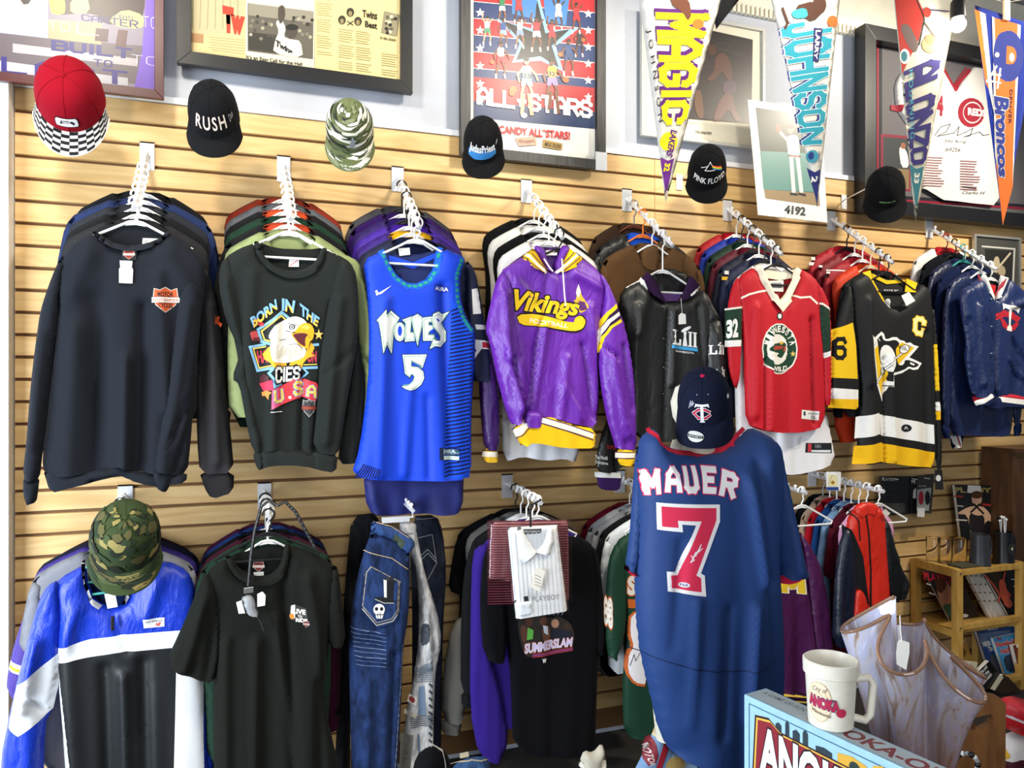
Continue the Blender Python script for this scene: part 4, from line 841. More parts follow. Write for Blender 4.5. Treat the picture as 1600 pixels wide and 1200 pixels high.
p.build('crest', g.r, printmat('tackle_twill', .7))
SL = g.pc('sleeve', [(1326,440),(1316,470),(1304,510),(1298,545),(1297,637),(1342,641),(1342,600),(1338,535),(1333,500),(1332,465)], C, 'mesh', dy=-.008, t=.02, amp=.004, nf=3, seed=5)
p = Print(SL); p.poly([(1303,515),(1332,504),(1338,540),(1341,592),(1298,590),(1298,545)], '#f2c51a'); p.poly([(1298,606),(1342,609),(1342,624),(1298,623)], '#f1efea'); p.poly([(1298,623),(1342,624),(1342,640),(1298,637)], '#f2bb12'); p.block('6', [(1304,527),(1322,526),(1321,563),(1303,562)], '#121214', 1.4); p.build('sleeve_stripe', g.r, printmat('sewn_stripe', .85))
SR = g.pc('sleeve', [(1453,458),(1460,490),(1464,540),(1470,650),(1472,733),(1462,734),(1461,650),(1457,560),(1454,500)], C, 'mesh', dy=-.008, t=.014, r=.015, amp=.002, nf=1, seed=5)
p = Print(SR); p.poly([(1456,538),(1464,538),(1468,610),(1460,612)], '#f2c51a'); p.poly([(1460,628),(1469,628),(1470,642),(1461,642)], '#f1efea'); p.poly([(1461,642),(1470,642),(1470,656),(1461,657)], '#f2bb12'); p.build('sleeve_stripe', g.r, printmat('sewn_stripe', .85))
g.pc('back_neck', [(1356,424),(1385,437),(1412,440),(1440,441),(1425,462),(1391,484),(1372,462)], '#17171a', 'mesh', dy=.013, t=.004, amp=0, nf=0)
p = Print(flat(g.Y+.006)); p.poly([(1362,427),(1385,438),(1415,437),(1418,441),(1385,444),(1364,434)], '#f2c51a'); p.text('MADE FIT', [(1381,452),(1404,453),(1404,457),(1381,456)], '#d8d8d6'); p.build('neck_label', g.r)
p = Print(flat(g.Y-.045)); p.poly([(1408,462),(1420,456),(1430,470),(1416,478)], '#f3f1ec'); p.build('price_tag', g.r, printmat('card', .7))
p = Print(flat(g.Y-.01)); p.poly([(1460,734),(1472,734),(1474,765),(1461,765)], '#1b1b1e'); p.ell(1466, 747, 4, 5, '#d8d8d6'); p.build('brand_tag', g.r, printmat('card', .7))
# ---------------------------------------------------------------- navy satin jacket
g = Gar(TA[7], .97, 'satin_jacket', 'shiny navy satin baseball jacket with red and white cuffs and chest letters', 'jacket', (1570, 640), short='navy satin jacket with chest letters')
C = '#1c2c5a'
B = g.pc('body', [(1533,432),(1540,450),(1549,468),(1558,464),(1566,450),(1572,434),(1590,448),(1606,462),(1625,520),(1628,625),(1562,616),(1548,622),(1546,570),(1540,520),(1515,470),(1512,446)], C, 'satin', t=.036, r=.05, amp=.009, nf=5, seed=71, cr=[(1549,470,1547,600,.006,-.016),(1566,560,1600,600,.008,.012),(1575,530,1610,590,.01,-.012),(1570,480,1600,470,.014,.012)])
g.pc('sleeve', [(1514,445),(1526,450),(1540,480),(1548,540),(1552,600),(1549,612),(1524,624),(1516,610),(1506,555),(1510,540),(1502,490),(1498,455)], C, 'satin', dy=-.016, t=.03, amp=.008, nf=4, seed=4, cr=[(1520,480,1530,600,.012,.016),(1535,500,1545,590,.008,-.01),(1508,500,1520,600,.01,-.012)])
CU = g.pc('cuff', [(1524,622),(1550,609),(1553,624),(1532,636)], '#1a2446', dy=-.016, t=.024, r=.015, amp=.002, nf=2)
p = Print(CU); p.poly([(1525,621),(1549,609),(1550,615),(1528,628)], '#b82030'); p.poly([(1528,628),(1550,615),(1552,621),(1531,634)], '#f1efea'); p.build('cuff_stripe', g.r, printmat('sewn_stripe', .85))
HB = g.pc('waistband', [(1562,612),(1605,620),(1628,624),(1628,642),(1566,634),(1545,640),(1544,626)], '#1a2446', dy=-.002, t=.034, r=.015, amp=.003, nf=4)
p = Print(HB); p.poly([(1564,613),(1626,622),(1626,628),(1563,620)], '#b82030'); p.poly([(1563,620),(1626,628),(1626,636),(1564,628)], '#f1efea'); p.build('waistband_stripe', g.r, printmat('sewn_stripe', .85))
S = g.pc('collar', [(1531,431),(1538,428),(1544,446),(1551,466),(1548,470),(1538,452)], '#e9e6e0', dy=-.016, t=.02, r=.01, amp=0, nf=0, sm=0); q = Print(S); q.line([(1534,430),(1542,450),(1549,468)], 2, '#a83040'); q.build('collar_stripe', g.r)
S = g.pc('collar', [(1563,430),(1572,433),(1572,442),(1562,462),(1556,468),(1560,452)], '#e9e6e0', dy=-.016, t=.02, r=.01, amp=0, nf=0, sm=0); q = Print(S); q.line([(1571,436),(1565,452),(1557,466)], 2, '#a83040'); q.build('collar_stripe', g.r)
g.pc('lining', [(1535,430),(1552,424),(1568,432),(1562,452),(1553,469),(1545,462)], '#10131c', 'satin', dy=.012, t=.004, amp=0, nf=0)
g.tag([(1546,444),(1556,446),(1554,463),(1548,462)], flat(g.Y), 'neck_label', '#c01f2c')
p = Print(B)
p.line([(1560,494),(1568,490),(1580,492),(1590,498)], 9, '#b82030'); p.poly([(1561,495),(1565,510),(1575,518),(1588,516),(1594,506),(1590,502),(1584,508),(1574,508),(1568,500)], '#b82030')
p.poly([(1566,474),(1594,482),(1592,490),(1589,486),(1581,484),(1579,508),(1582,512),(1582,518),(1572,516),(1573,511),(1576,508),(1576,484),(1570,481),(1566,484)], '#f1efea')
p.build('chest_letters', g.r, printmat('tackle_twill', .7))
for y in (467, 510, 552): MB().lathe([(0,-.001),(.005,-.001),(.005,.001),(0,.002)], P(1549, y, g.Y-.042), 10, False).build('snap', mat('pearl_snap', '#d8d8dc', .3), g.r, True)
# ================================================================== the clothes behind the front ones
def row(arm, front, items, t0=.83, dt=.13, **kw):
    out = []
    for i, it in enumerate(items):
        k = dict(kw); k.update(it[3] if len(it) > 3 else {})
        t = k.pop('t', t0-dt*i)
        out.append(hung(arm, t, it[0], it[1], f'{ORD[i]} behind the {front}', it[2], seed=int(arm.X*100)+i*7+100, **k))
    return out
class Ex(Gar):
    def __init__(s, r, Y): s.r = r; s.Y = Y
R = row(TA[0], 'shield-patch sweatshirt', [('charcoal sweatshirt with orange sleeve mark', 'sweatshirt', '#2b2b2e', dict(style='none', L=.64)), ('black sweatshirt', 'sweatshirt', '#1a1b1e', dict(s=.205, style='none', L=.62)), ('dark slate sweatshirt', 'sweatshirt', '#2c2f36', dict(s=.205, style='none', L=.62)),
    ('navy short sleeved tee', 'tee shirt', '#27345c', dict(style='short', s=.215, L=.6)), ('black hooded sweatshirt', 'hoodie', '#17181b', dict(s=.2, style='none', L=.6))], s=.205)
g = Ex(R[0][0], TA[0].at(.83).y)
S = g.pc('sleeve', [(312,408),(328,430),(338,470),(346,520),(352,600),(361,680),(366,738),(312,740),(308,690),(306,620),(308,540),(308,470)], '#2e2d30', dy=-.004, t=.022, amp=.006, nf=3, cr=[(330,480,340,720,.014,.012),(318,560,322,730,.01,-.01)])
g.pc('cuff', [(311,736),(366,736),(365,768),(330,779),(320,764)], '#2a292c', dy=-.004, t=.02, r=.02, amp=.003, nf=3)
p = Print(S); p.poly([(336,495),(343,494),(342,502),(347,505),(345,511),(340,506),(336,507)], '#d9552c'); p.build('sleeve_mark', g.r)
R = row(TA[1], 'eagle sweatshirt', [('sage green long sleeved shirt', 'shirt', '#8f9c6b', dict(style='none', L=.64)), ('black sweatshirt with orange lining', 'sweatshirt', '#1a1a1c', dict(collar='#c4472c')), ('dark green long sleeved top', 'sweatshirt', '#1e3a2c', dict(L=.74, style='none')), ('black and orange sweatshirt', 'sweatshirt', '#191a1c', dict(style='none', collar='#d0502e')),
    ('grey hooded sweatshirt', 'hoodie', '#5b5d63', dict(style='none')), ('rust red sweatshirt', 'sweatshirt', '#8a2f1d', dict(style='none'))], s=.2, dt=.125)
g = Ex(R[0][0], TA[1].at(.83).y)
S = g.pc('sleeve', [(508,389),(540,398),(560,408),(568,430),(578,480),(588,530),(595,570),(596,612),(590,645),(592,690),(590,712),(577,708),(568,660),(572,600),(560,540),(556,480),(548,430)], '#95a26e', dy=-.012, t=.022, amp=.006, nf=3, cr=[(570,450,588,560,.01,.014),(572,560,594,600,.008,-.014),(580,600,582,700,.01,.01)])
g.pc('cuff', [(576,706),(590,708),(591,724),(584,730),(578,722)], '#95a26e', dy=-.012, t=.016, r=.02, amp=.002, nf=2)
g.pc('sleeve', [(556,470),(566,540),(572,600),(568,680),(560,722),(528,726),(532,680),(545,610)], '#2b2d2d', dy=-.002, t=.02, amp=.005, nf=3)
R = row(TA[2], 'blue basketball jersey', [('navy football jersey with white sleeve bands', 'jersey', '#141c3c', dict(kind='mesh', style='none')), ('purple jersey with yellow neck', 'jersey', '#35187a', dict(kind='mesh', collar='#e8b020', L=.78, style='none')), ('bright purple jersey', 'jersey', '#43209a', dict(kind='mesh', style='none')), ('black hanger purple jersey', 'jersey', '#2b1560', dict(kind='mesh', hang='black', style='none')),
    ('deep purple tee', 'tee shirt', '#2d1554', dict(style='short')), ('dark grey tee', 'tee shirt', '#48484c', dict(style='short', hang='black'))], s=.2, dt=.125)
R[3][0]['label'] = 'dusky purple jersey fourth behind the blue basketball jersey'
g = Ex(R[0][0], TA[2].at(.83).y)
S = g.pc('sleeve', [(726,404),(742,420),(752,468),(760,520),(768,560),(769,598),(731,594),(733,540),(728,470)], '#141c3c', 'mesh', dy=-.006, t=.018, amp=.004, nf=3)
p = Print(S); p.poly([(737,452),(747,450),(752,490),(739,491)], '#eceae6'); p.poly([(742,507),(760,508),(760,515),(744,515)], '#d9dbe2'); p.poly([(735,530),(766,533),(766,546),(752,545),(746,553),(735,570),(734,562),(744,548)], '#e9e9ec'); p.poly([(753,534),(766,536),(766,544),(753,543)], '#b42638'); p.poly([(737,552),(742,548),(738,560)], '#141c3c'); p.build('sleeve_print', g.r)
g = Ex(R[1][0], TA[2].at(.7).y)
g.pc('hem', [(567,735),(725,735),(723,798),(700,804),(650,801),(600,806),(573,798)], '#20286e', 'mesh', dy=-.004, t=.02, amp=.012, nf=6, seed=3)
R = row(TA[3], 'purple satin jacket', [('purple pullover with striped yellow cuff', 'jacket', '#3a1a5c', dict(style='none', kind='satin', hang='white')), ('white jersey with yellow shoulder marks', 'jersey', '#e8e6e4', dict(L=.80, style='none', kind='mesh', s=.205)), ('black long sleeved top', 'shirt', '#121214', dict(style='none', s=.205)), ('white long sleeved top', 'shirt', '#deddda', dict(style='none', s=.21)), ('black top', 'shirt', '#131315', dict(style='none', s=.215))], s=.19, dt=.15)
g = Ex(R[0][0], TA[3].at(.83).y)
g.pc('sleeve', [(756,520),(766,540),(780,600),(782,690),(778,704),(756,702),(752,660),(748,600),(750,550)], '#3d1a66', 'satin', t=.02, amp=.007, nf=3)
S = g.pc('cuff', [(756,700),(777,700),(780,722),(754,722)], '#e0b430', t=.018, r=.015, amp=.001, nf=2); p = Print(S); p.poly([(756,706),(778,706),(779,714),(755,714)], '#efe8d8'); p.line([(756,704),(778,704)], 1.5, '#2a1230'); p.build('cuff_stripe', g.r)
g = Ex(R[1][0], TA[3].at(.68).y); g.pc('hem', [(783,640),(905,640),(904,724),(880,716),(850,720),(815,713),(786,722)], '#dfe3ea', 'mesh', dy=-.004, t=.016, amp=.005, nf=6, seed=4)
R = row(TA[4], 'leather jacket', [('brown suede coat with notched collar', 'coat', '#5f452c', dict(style='long', s=.225, L=.6, hang='white', kind='felt')), ('black quilted jacket with blue lining', 'jacket', '#141517', dict(s=.22, L=.6, kind='satin', hang='orange', collar='#1c4ec0')), ('dark tweed jacket', 'jacket', '#3a2a20', dict(s=.2, L=.55, hang='wood'))], dt=.22, t0=.6)
g = Ex(R[0][0], TA[4].at(.6).y)
g.pc('lapel', [(1000,392),(1026,380),(1030,400),(1026,424),(1004,420)], '#664a30', 'felt', dy=-.012, t=.012, r=.015, amp=0, nf=0); g.pc('lapel', [(1068,400),(1076,398),(1090,420),(1084,436),(1066,428)], '#664a30', 'felt', dy=-.012, t=.012, r=.015, amp=0, nf=0)
R = row(TA[5], 'red crested jersey', [('white basketball jersey with long hem', 'jersey', '#e9e8ea', dict(style='none', kind='mesh', L=.78, s=.19, hang='white')), ('navy hockey jersey with white and gold bands', 'jersey', '#151c3c', dict(kind='mesh', hang='black', stripes=[('sl', .06, .075, '#e9e6e0'), ('sl', .085, .10, '#d9b030')])), ('dark navy jersey', 'jersey', '#10152c', dict(kind='mesh')), ('burgundy jersey', 'jersey', '#5c1024', dict(kind='mesh', hang='black')), ('dark green jersey', 'jersey', '#10301f', dict(kind='mesh')), ('royal blue jersey', 'jersey', '#16309a', dict(kind='mesh', hang='black')), ('bright red jersey', 'jersey', '#b01422', dict(kind='mesh'))], s=.21, dt=.115, t0=.86)
g = Ex(R[0][0], TA[5].at(.86).y)
S = g.pc('hem', [(1215,640),(1290,640),(1298,680),(1306,722),(1270,735),(1240,742),(1214,740)], '#eceaec', 'mesh', dy=-.004, t=.016, amp=.004, nf=4, seed=2); p = Print(S); p.poly([(1259,692),(1299,692),(1299,708),(1258,707)], '#1c1e24'); p.poly([(1266,703),(1297,703),(1297,707),(1266,706)], '#dfe6ea'); p.poly([(1262,693),(1267,693),(1267,706),(1262,706)], '#c23a44'); p.text('NBA', [(1272,694),(1282,700)], '#8a9098'); p.build('hem_label', g.r)
R = row(TA[6], 'black and yellow jersey', [('black hockey jersey', 'jersey', '#0e0e10', dict(kind='mesh', L=.66, hang='black')), ('orange red jersey with long hem', 'jersey', '#d23a14', dict(kind='mesh', L=.82, style='none', hang='cream')), ('red striped hockey jersey', 'jersey', '#9c1626', dict(kind='mesh', hang='white', stripes=[('sl', .07, .08, '#eceae6'), ('sl', .09, .10, '#151515'), ('body', .06, .066, '#eceae6')])), ('dark red hockey jersey', 'jersey', '#7c1420', dict(kind='mesh', stripes=[('sl', .07, .08, '#eceae6')])), ('scarlet hockey jersey with white bands', 'jersey', '#a8182a', dict(kind='mesh', hang='black', stripes=[('sl', .06, .075, '#eceae6'), ('sr', .06, .075, '#eceae6'), ('sl', .085, .1, '#eceae6')]))], s=.215, dt=.14)
R = row(TA[7], 'navy satin jacket with chest letters', [('navy satin jacket', 'jacket', '#16234a', dict(kind='satin', L=.8)), ('dark blue jacket', 'jacket', '#121c3c', dict(L=.83)), ('navy jacket with zipped collar', 'jacket', '#17203f', dict(kind='satin', L=.8, hang='teal')), ('black jacket', 'jacket', '#101218', dict(hang='black')), ('white and red jacket', 'jacket', '#dedbd8', dict(hang='red', collar='#a81826'))], s=.22, dt=.14, dz=.0)
g = Ex(R[1][0], TA[7].at(.69).y)
S = g.pc('sleeve', [(1496,470),(1504,540),(1508,620),(1503,700),(1488,702),(1478,660),(1480,560),(1488,500)], '#131d40', dy=-.008, t=.018, amp=.004, nf=2); p = Print(S); p.poly([(1479,652),(1492,650),(1503,698),(1494,701)], '#e9e6e2'); p.line([(1486,654),(1499,697)], 2, '#a82232'); p.build('sleeve_stripe', g.r)
# ---------------------------------------------------------------- lower row
R = row(LA[0], 'blue windbreaker', [('heather grey tee', 'tee shirt', '#7d7f86', dict(style='short', L=.7, s=.23)), ('purple football jersey with white and gold sleeve bands', 'jersey', '#42308a', dict(kind='mesh', style='none', L=.7, s=.235)), ('dark navy tee', 'tee shirt', '#1d2036', dict(style='short', L=.7, hang='black', s=.24)), ('black tee with red glitter print', 'tee shirt', '#2a1a20', dict(style='none', L=.6, s=.22))], dt=.16, t0=.64, dz=.06)
g = Ex(R[1][0], LA[0].at(.48).y)
S = g.pc('sleeve', [(70,918),(80,960),(60,1010),(50,1060),(30,1092),(10,1080),(12,1050),(24,1000),(40,955),(56,925)], '#47348e', 'mesh', t=.02, amp=.004, nf=3); p = Print(S); p.poly([(15,1034),(56,1046),(52,1060),(11,1048)], '#eceae6'); p.poly([(14,1040),(54,1052),(53,1057),(12,1045)], '#e0b030'); p.build('sleeve_stripe', g.r)
g = Ex(R[3][0], LA[0].at(.16).y)
S = g.pc('shoulder', [(246,852),(290,858),(303,870),(308,912),(290,900),(250,885)], '#571622', t=.012, amp=.003, nf=3); p = Print(S)
rn = random.Random(3)
for i in range(40): p.ell(250+rn.random()*52, 860+rn.random()*36, 1.6, 1.6, rn.choice(['#d9d9e0', '#b02034', '#22222a', '#8f9098']), n=5)
p.build('glitter_print', g.r)
row(LA[1], 'dark short sleeved tee', [('dark green tee', 'tee shirt', '#20382b', dict(style='short', L=.74)), ('maroon long sleeved shirt', 'shirt', '#3c1428', dict(L=.7)), ('black tee', 'tee shirt', '#141417', dict(style='short', hang='black')), ('blue tee', 'tee shirt', '#24407e', dict(style='short')), ('plum tee', 'tee shirt', '#4a1a3c', dict(style='short', hang='black'))], s=.205, dt=.15, L=.72, dz=.04)
R = row(LA[3], 'wrestling tee', [('bright purple fleece top', 'sweatshirt', '#301e76', dict(style='none', L=.78, s=.2)), ('black sweatshirt with white edge', 'sweatshirt', '#17181b', dict(L=.7, s=.22, collar='#c8ccd2')), ('grey sweatshirt', 'sweatshirt', '#6d6b68', dict(style='none', L=.7, s=.22)), ('black tee', 'tee shirt', '#111114', dict(style='short', L=.6, s=.24, hang='black'))], dt=.18, t0=.8)
g = Ex(R[0][0], LA[3].at(.8).y); g.pc('sleeve', [(738,862),(752,850),(764,852),(758,900),(760,1000),(775,1050),(788,1100),(795,1160),(780,1192),(748,1182),(734,1110),(735,960)], '#33207c', dy=-.01, t=.024, amp=.006, nf=3, seed=5)
g = Ex(R[2][0], LA[3].at(.44).y); g.pc('sleeve', [(706,975),(733,955),(735,1060),(722,1130),(690,1125),(692,1050)], '#77756f', dy=-.012, t=.022, amp=.005, nf=3); g.pc('cuff', [(690,1122),(722,1128),(718,1148),(688,1144)], '#706e69', dy=-.012, t=.018, r=.02, amp=.001, nf=2)
row(LA[4], 'green football jersey', [('white tee', 'tee shirt', '#d8dde2', dict(style='short', L=.62)), ('black polo', 'shirt', '#141518', dict(style='short', L=.66, hang='black')), ('grey collared shirt', 'shirt', '#8a8c92', dict(style='short')), ('light grey jacket', 'jacket', '#9aa0a8', dict(style='long')), ('crimson shirt', 'shirt', '#6c1426', dict(style='short'))], s=.22, dt=.15)
row(LA[6], 'red and black jacket', [('pink shirt', 'shirt', '#d9a0c4', dict(style='none', L=.5, s=.15)), ('maroon buttoned polo', 'shirt', '#4c1022', dict(style='short')), ('light blue shirt', 'shirt', '#7fa2cc', dict(style='short')), ('blue polo', 'shirt', '#1f4a86', dict(style='short', L=.6)), ('scarlet jacket', 'jacket', '#b01824', dict(style='long')), ('tan collared shirt', 'shirt', '#b59a84', dict(style='short')), ('black long sleeved shirt', 'shirt', '#141416', dict(hang='grey'))], s=.165, dt=.11, t0=.82)
# ================================================================== lower row, front garments
# ---------------------------------------------------------------- windbreaker
g = Gar(LA[0], .80, 'windbreaker', 'blue, white and black pullover windbreaker with small white chest label', 'jacket', (190, 1250), hang='teal', short='blue windbreaker', ext=.06, half=.13)
C = '#1437b8'
B = g.pc('body', [(135,880),(138,910),(150,938),(176,950),(196,942),(206,920),(210,880),(260,875),(293,890),(305,920),(309,960),(318,1040),(325,1130),(330,1250),(110,1250),(100,1160),(88,1040),(84,980),(80,925),(92,904)], C, 'satin', t=.034, r=.05, amp=.009, nf=6, seed=81, cr=[(165,1040,170,1240,.018,-.012),(225,1030,232,1240,.018,-.012),(195,1050,200,1240,.014,.012),(120,950,100,1010,.02,.012),(180,960,200,1010,.014,-.008),(250,900,230,960,.02,.01)])
p = Print(B)
p.poly([(87,1038),(118,1031),(180,1020),(265,1012),(276,1015),(274,1120),(271,1248),(112,1248),(104,1180)], '#1d1f21'); p.poly([(85,1014),(140,999),(210,990),(287,984),(305,984),(308,1010),(265,1012),(180,1020),(118,1031),(88,1038)], '#e9ebee')
p.poly([(276,1012),(310,1010),(318,1060),(318,1150),(320,1248),(271,1248),(274,1120)], '#e6e6e6'); p.poly([(86,1038),(89,1038),(105,1180),(113,1248),(102,1248),(96,1160)], '#e6e6e6')
p.build('panel', g.r, printmat('nylon_panel', .45))
p = Print(B, base=.0016); p.poly([(224,966),(257,964),(257,978),(225,981)], '#eceded'); p.text('new balance', [(227,968),(254,966),(254,970),(227,972)], '#2a2a2e', .01); p.text('NB', [(243,972),(252,971),(251,977),(242,978)], '#c0392e', .05, shear=.4); p.build('chest_label', g.r)
SL = g.pc('sleeve', [(92,905),(100,950),(98,1000),(92,1060),(80,1112),(70,1130),(68,1250),(0,1250),(2,1180),(10,1140),(24,1075),(42,1005),(60,940),(74,915)], C, 'satin', dy=-.014, t=.034, amp=.01, nf=4, seed=6, cr=[(60,1000,40,1100,.016,.016),(40,1080,75,1110,.012,-.014)])
p = Print(SL); p.poly([(24,1074),(50,1052),(96,1018),(92,1060),(80,1112),(60,1128),(30,1148),(12,1137)], '#e2e6ec'); p.build('panel', g.r, printmat('nylon_panel', .45))
g.pc('sleeve', [(296,895),(306,920),(312,970),(322,1050),(332,1120),(338,1250),(314,1250),(314,1120),(308,1040)], C, 'satin', dy=.006, t=.02, amp=.006, nf=2, seed=4)
g.pc('collar', [(133,874),(133,905),(144,936),(160,946),(155,950),(140,940),(128,905),(127,878)], '#e6e8ea', dy=-.02, t=.018, r=.01, amp=0, nf=0, sm=0); g.pc('collar', [(204,915),(204,930),(196,944),(190,946),(200,925)], '#e6e8ea', dy=-.02, t=.018, r=.01, amp=0, nf=0, sm=0)
g.pc('lining', [(136,878),(208,878),(206,924),(190,948),(160,946),(140,920)], '#0d1c40', dy=.013, t=.004, amp=0, nf=0)
MB().tube([P(144,929,g.Y-.01), P(198,921,g.Y-.01)], .004, 8).build('hanger_loop', HCOL['teal'], g.r)
p = Print(flat(g.Y-.04)); p.poly([(163,928),(180,927),(184,948),(168,951)], '#e9e7e0'); p.build('price_tag', g.r, printmat('card', .7))
MB().box(P(173,964,g.Y-.048), P(179,984,g.Y-.04)).build('zip_pull', BPL, g.r, bevel=.001)
# ---------------------------------------------------------------- dark tee
g = Gar(LA[1], 1.0, 'tee_shirt', 'faded black short sleeved tee with small ribbon emblem on the chest', 'tee shirt', (430, 1250), hang='black', short='faded black tee with ribbon emblem')
C = '#1b1d1a'
B = g.pc('body', [(355,870),(362,888),(380,900),(405,908),(428,904),(443,884),(449,850),(485,860),(527,886),(522,930),(514,1000),(506,1080),(515,1140),(545,1250),(335,1250),(332,1060),(338,960),(326,930),(322,892)], C, t=.03, r=.05, amp=.01, nf=6, seed=91, cr=[(440,900,460,1200,.016,-.016),(400,1000,398,1240,.016,.014),(350,1000,352,1240,.018,.014),(480,900,510,1080,.018,.014),(500,1060,496,1240,.016,-.012),(430,960,470,1240,.01,.01)])
g.pc('sleeve', [(322,890),(338,920),(345,970),(344,1030),(333,1068),(300,1056),(258,1036),(282,985),(305,930)], C, dy=-.016, t=.026, amp=.008, nf=3, seed=3, cr=[(320,930,290,1040,.016,.016),(338,960,320,1060,.01,-.01)])
g.pc('sleeve', [(520,882),(528,887),(534,930),(541,1012),(512,1010),(510,960),(512,915)], C, dy=-.01, t=.022, amp=.006, nf=2, seed=4)
g.pc('collar', [(351,868),(358,890),(378,906),(405,915),(432,910),(450,888),(455,850),(445,848),(439,880),(425,897),(405,901),(382,894),(368,882),(362,868)], C, dy=-.016, t=.022, r=.01, amp=0, nf=0)
g.pc('back_neck', [(356,868),(400,858),(449,850),(443,886),(428,906),(405,910),(370,896)], '#161816', dy=.013, t=.004, amp=0, nf=0)
p = Print(flat(g.Y+.004)); shield(p, 404, 885, 17, 14, '#7a2a24', '#d0ccc4'); p.poly([(396,894),(412,893),(412,899),(397,900)], '#d0d0cc'); p.build('neck_label', g.r)
p = Print(B); p.poly([(453,948),(464,945),(478,950),(480,962),(478,970),(466,972),(453,966)], '#3a3632'); p.poly([(455,946),(461,944),(461,966),(454,962)], '#d9d4c8'); p.text('LIVE', [(458,950),(477,952),(477,960),(458,958)], '#efeade', .05); p.text('TO', [(465,960),(472,961),(472,965),(465,964)], '#efeade', .04); p.text('RIDE', [(462,965),(480,966),(480,972),(462,971)], '#efeade', .05); p.ell(456, 963, 3.5, 4.5, '#d9802c'); shield(p, 478, 974, 9, 9, '#8a2f34', '#d9d4c8'); p.build('ribbon_emblem', g.r)
# ---------------------------------------------------------------- jeans
def jeans(Y, label, pts, hexc, seed, base, extra=None, kind='denim', cr=()):
    r = thing('jeans', label, 'jeans', P(*base, Y), 'jeans on the lower row'); e = Ex(r, Y)
    S = e.pc('legs', pts, hexc, kind, t=.03, r=.035, amp=.008, nf=4, seed=seed, cr=cr); return e, S
YA = LA[2].at(.95).y
e, S = jeans(YA+.25, 'black jeans hung furthest left of the denim group', [(549,806),(592,800),(590,850),(575,900),(556,980),(548,1100),(546,1250),(520,1250),(528,1100),(536,960),(542,880)], '#121318', 3, (550, 1250))
MB().lathe([(0,0),(.007,0),(.007,.003),(0,.004)], P(550,820,YA+.215), 10).build('button', mat('brass', '#8f7a4a', .35, .8), e.r)
e, S = jeans(YA+.19, 'dark jeans with curved pocket stitching at the right of the denim group', [(640,806),(682,804),(692,830),(698,890),(692,980),(690,1100),(688,1250),(640,1250),(645,1000)], '#1c2230', 5, (660, 1250))
p = Print(S); p.line([(654,840),(675,835),(682,880),(668,905)], 1.2, '#8c8f98'); p.line([(655,870),(668,858),(680,872)], 1, '#aab0ba'); p.line([(656,876),(668,864),(681,878)], 1, '#aab0ba'); p.line([(653,812),(682,810)], 1, '#8c8f98'); p.build('stitching', e.r)
e, S = jeans(YA+.09, 'pale bleached biker jeans with ribbed knee panels', [(625,820),(650,822),(656,860),(666,905),(683,955),(691,1002),(680,1050),(678,1120),(674,1250),(622,1250),(634,1110),(644,1075),(654,1000),(654,930),(648,880),(632,850)], '#b9bfc6', 7, (650, 1250), cr=[(660,930,670,1040,.008,.012)])
p = Print(S)
p.poly([(660,975),(668,972),(672,985),(668,1005),(658,1012)], '#4f5660', 1); p.build('dark_patch', e.r); p = Print(S); p.poly([(656,1045),(676,1030),(676,1046),(655,1060)], '#7d8894')
for (y0, y1, c) in ((1046, 1070, '#6d7682'), (1122, 1142, '#525a66')):
    for k in range(int((y1-y0)/3)): p.line([(650-(y0-1046)*.1, y0+3*k), (678, y0+3*k-2)], 1.3, c)
p.poly([(642,1088),(653,1090),(651,1104),(638,1100)], '#e9e6e0'); p.ell(645, 1095, 4, 4, '#b04a50'); p.poly([(634,1112),(652,1115),(650,1122),(633,1119)], '#d6d2c4'); p.poly([(655,1075),(664,1072),(666,1120),(654,1118)], '#7f96b4'); p.poly([(628,1150),(646,1148),(640,1210),(626,1210)], '#8d8a82'); p.line([(655,1150),(662,1245)], 3, '#6d86a8')
p.build('faded_panel', e.r); p = Print(S)
for k in range(12): p.line([(672,1070+k*11), (676,1074+k*11)], 3, '#3d4450')
p.build('side_stitching', e.r)
g2 = Ex(e.r, YA+.09); g2.pc('waistband', [(624,814),(650,816),(651,830),(626,832)], '#c7ccd2', 'denim', dy=-.012, t=.02, r=.01, amp=0, nf=0)
e, S = jeans(YA+.02, 'indigo jeans with a skull in a top hat on the back pocket', [(582,826),(640,846),(641,900),(638,965),(630,1010),(627,1100),(618,1250),(550,1250),(547,1100),(544,1000),(553,925),(566,870)], '#15264a', 9, (590, 1250), cr=[(560,980,600,985,.006,.008),(555,1000,600,1008,.006,-.006),(552,1020,600,1030,.006,.006),(615,1020,606,1240,.012,-.012),(575,1060,572,1240,.016,.01)])
g2 = Ex(e.r, YA+.02)
WB = g2.pc('waistband', [(583,813),(612,820),(641,838),(650,850),(640,866),(612,842),(578,834)], '#27406e', 'denim', dy=-.016, t=.018, r=.012, amp=.002, nf=2)
for pts in ([(581,816),(588,814),(583,842),(577,840)], [(638,846),(644,850),(636,878),(631,874)]): g2.pc('belt_loop', pts, '#2a4474', 'denim', dy=-.026, t=.012, r=.006, amp=0, nf=0, sm=0)
p = Print(WB); p.poly([(617,834),(633,846),(627,860),(613,846)], '#3d4a3c'); p.line([(585,816),(612,823),(640,841)], 1, '#c9a878'); p.build('leather_patch', e.r)
PK = g2.pc('back_pocket', [(578,880),(627,906),(624,958),(614,972),(588,979),(563,950),(570,890)], '#1b2e56', 'denim', dy=-.022, t=.012, r=.01, amp=.001, nf=1, sm=0)
p = Print(PK); 
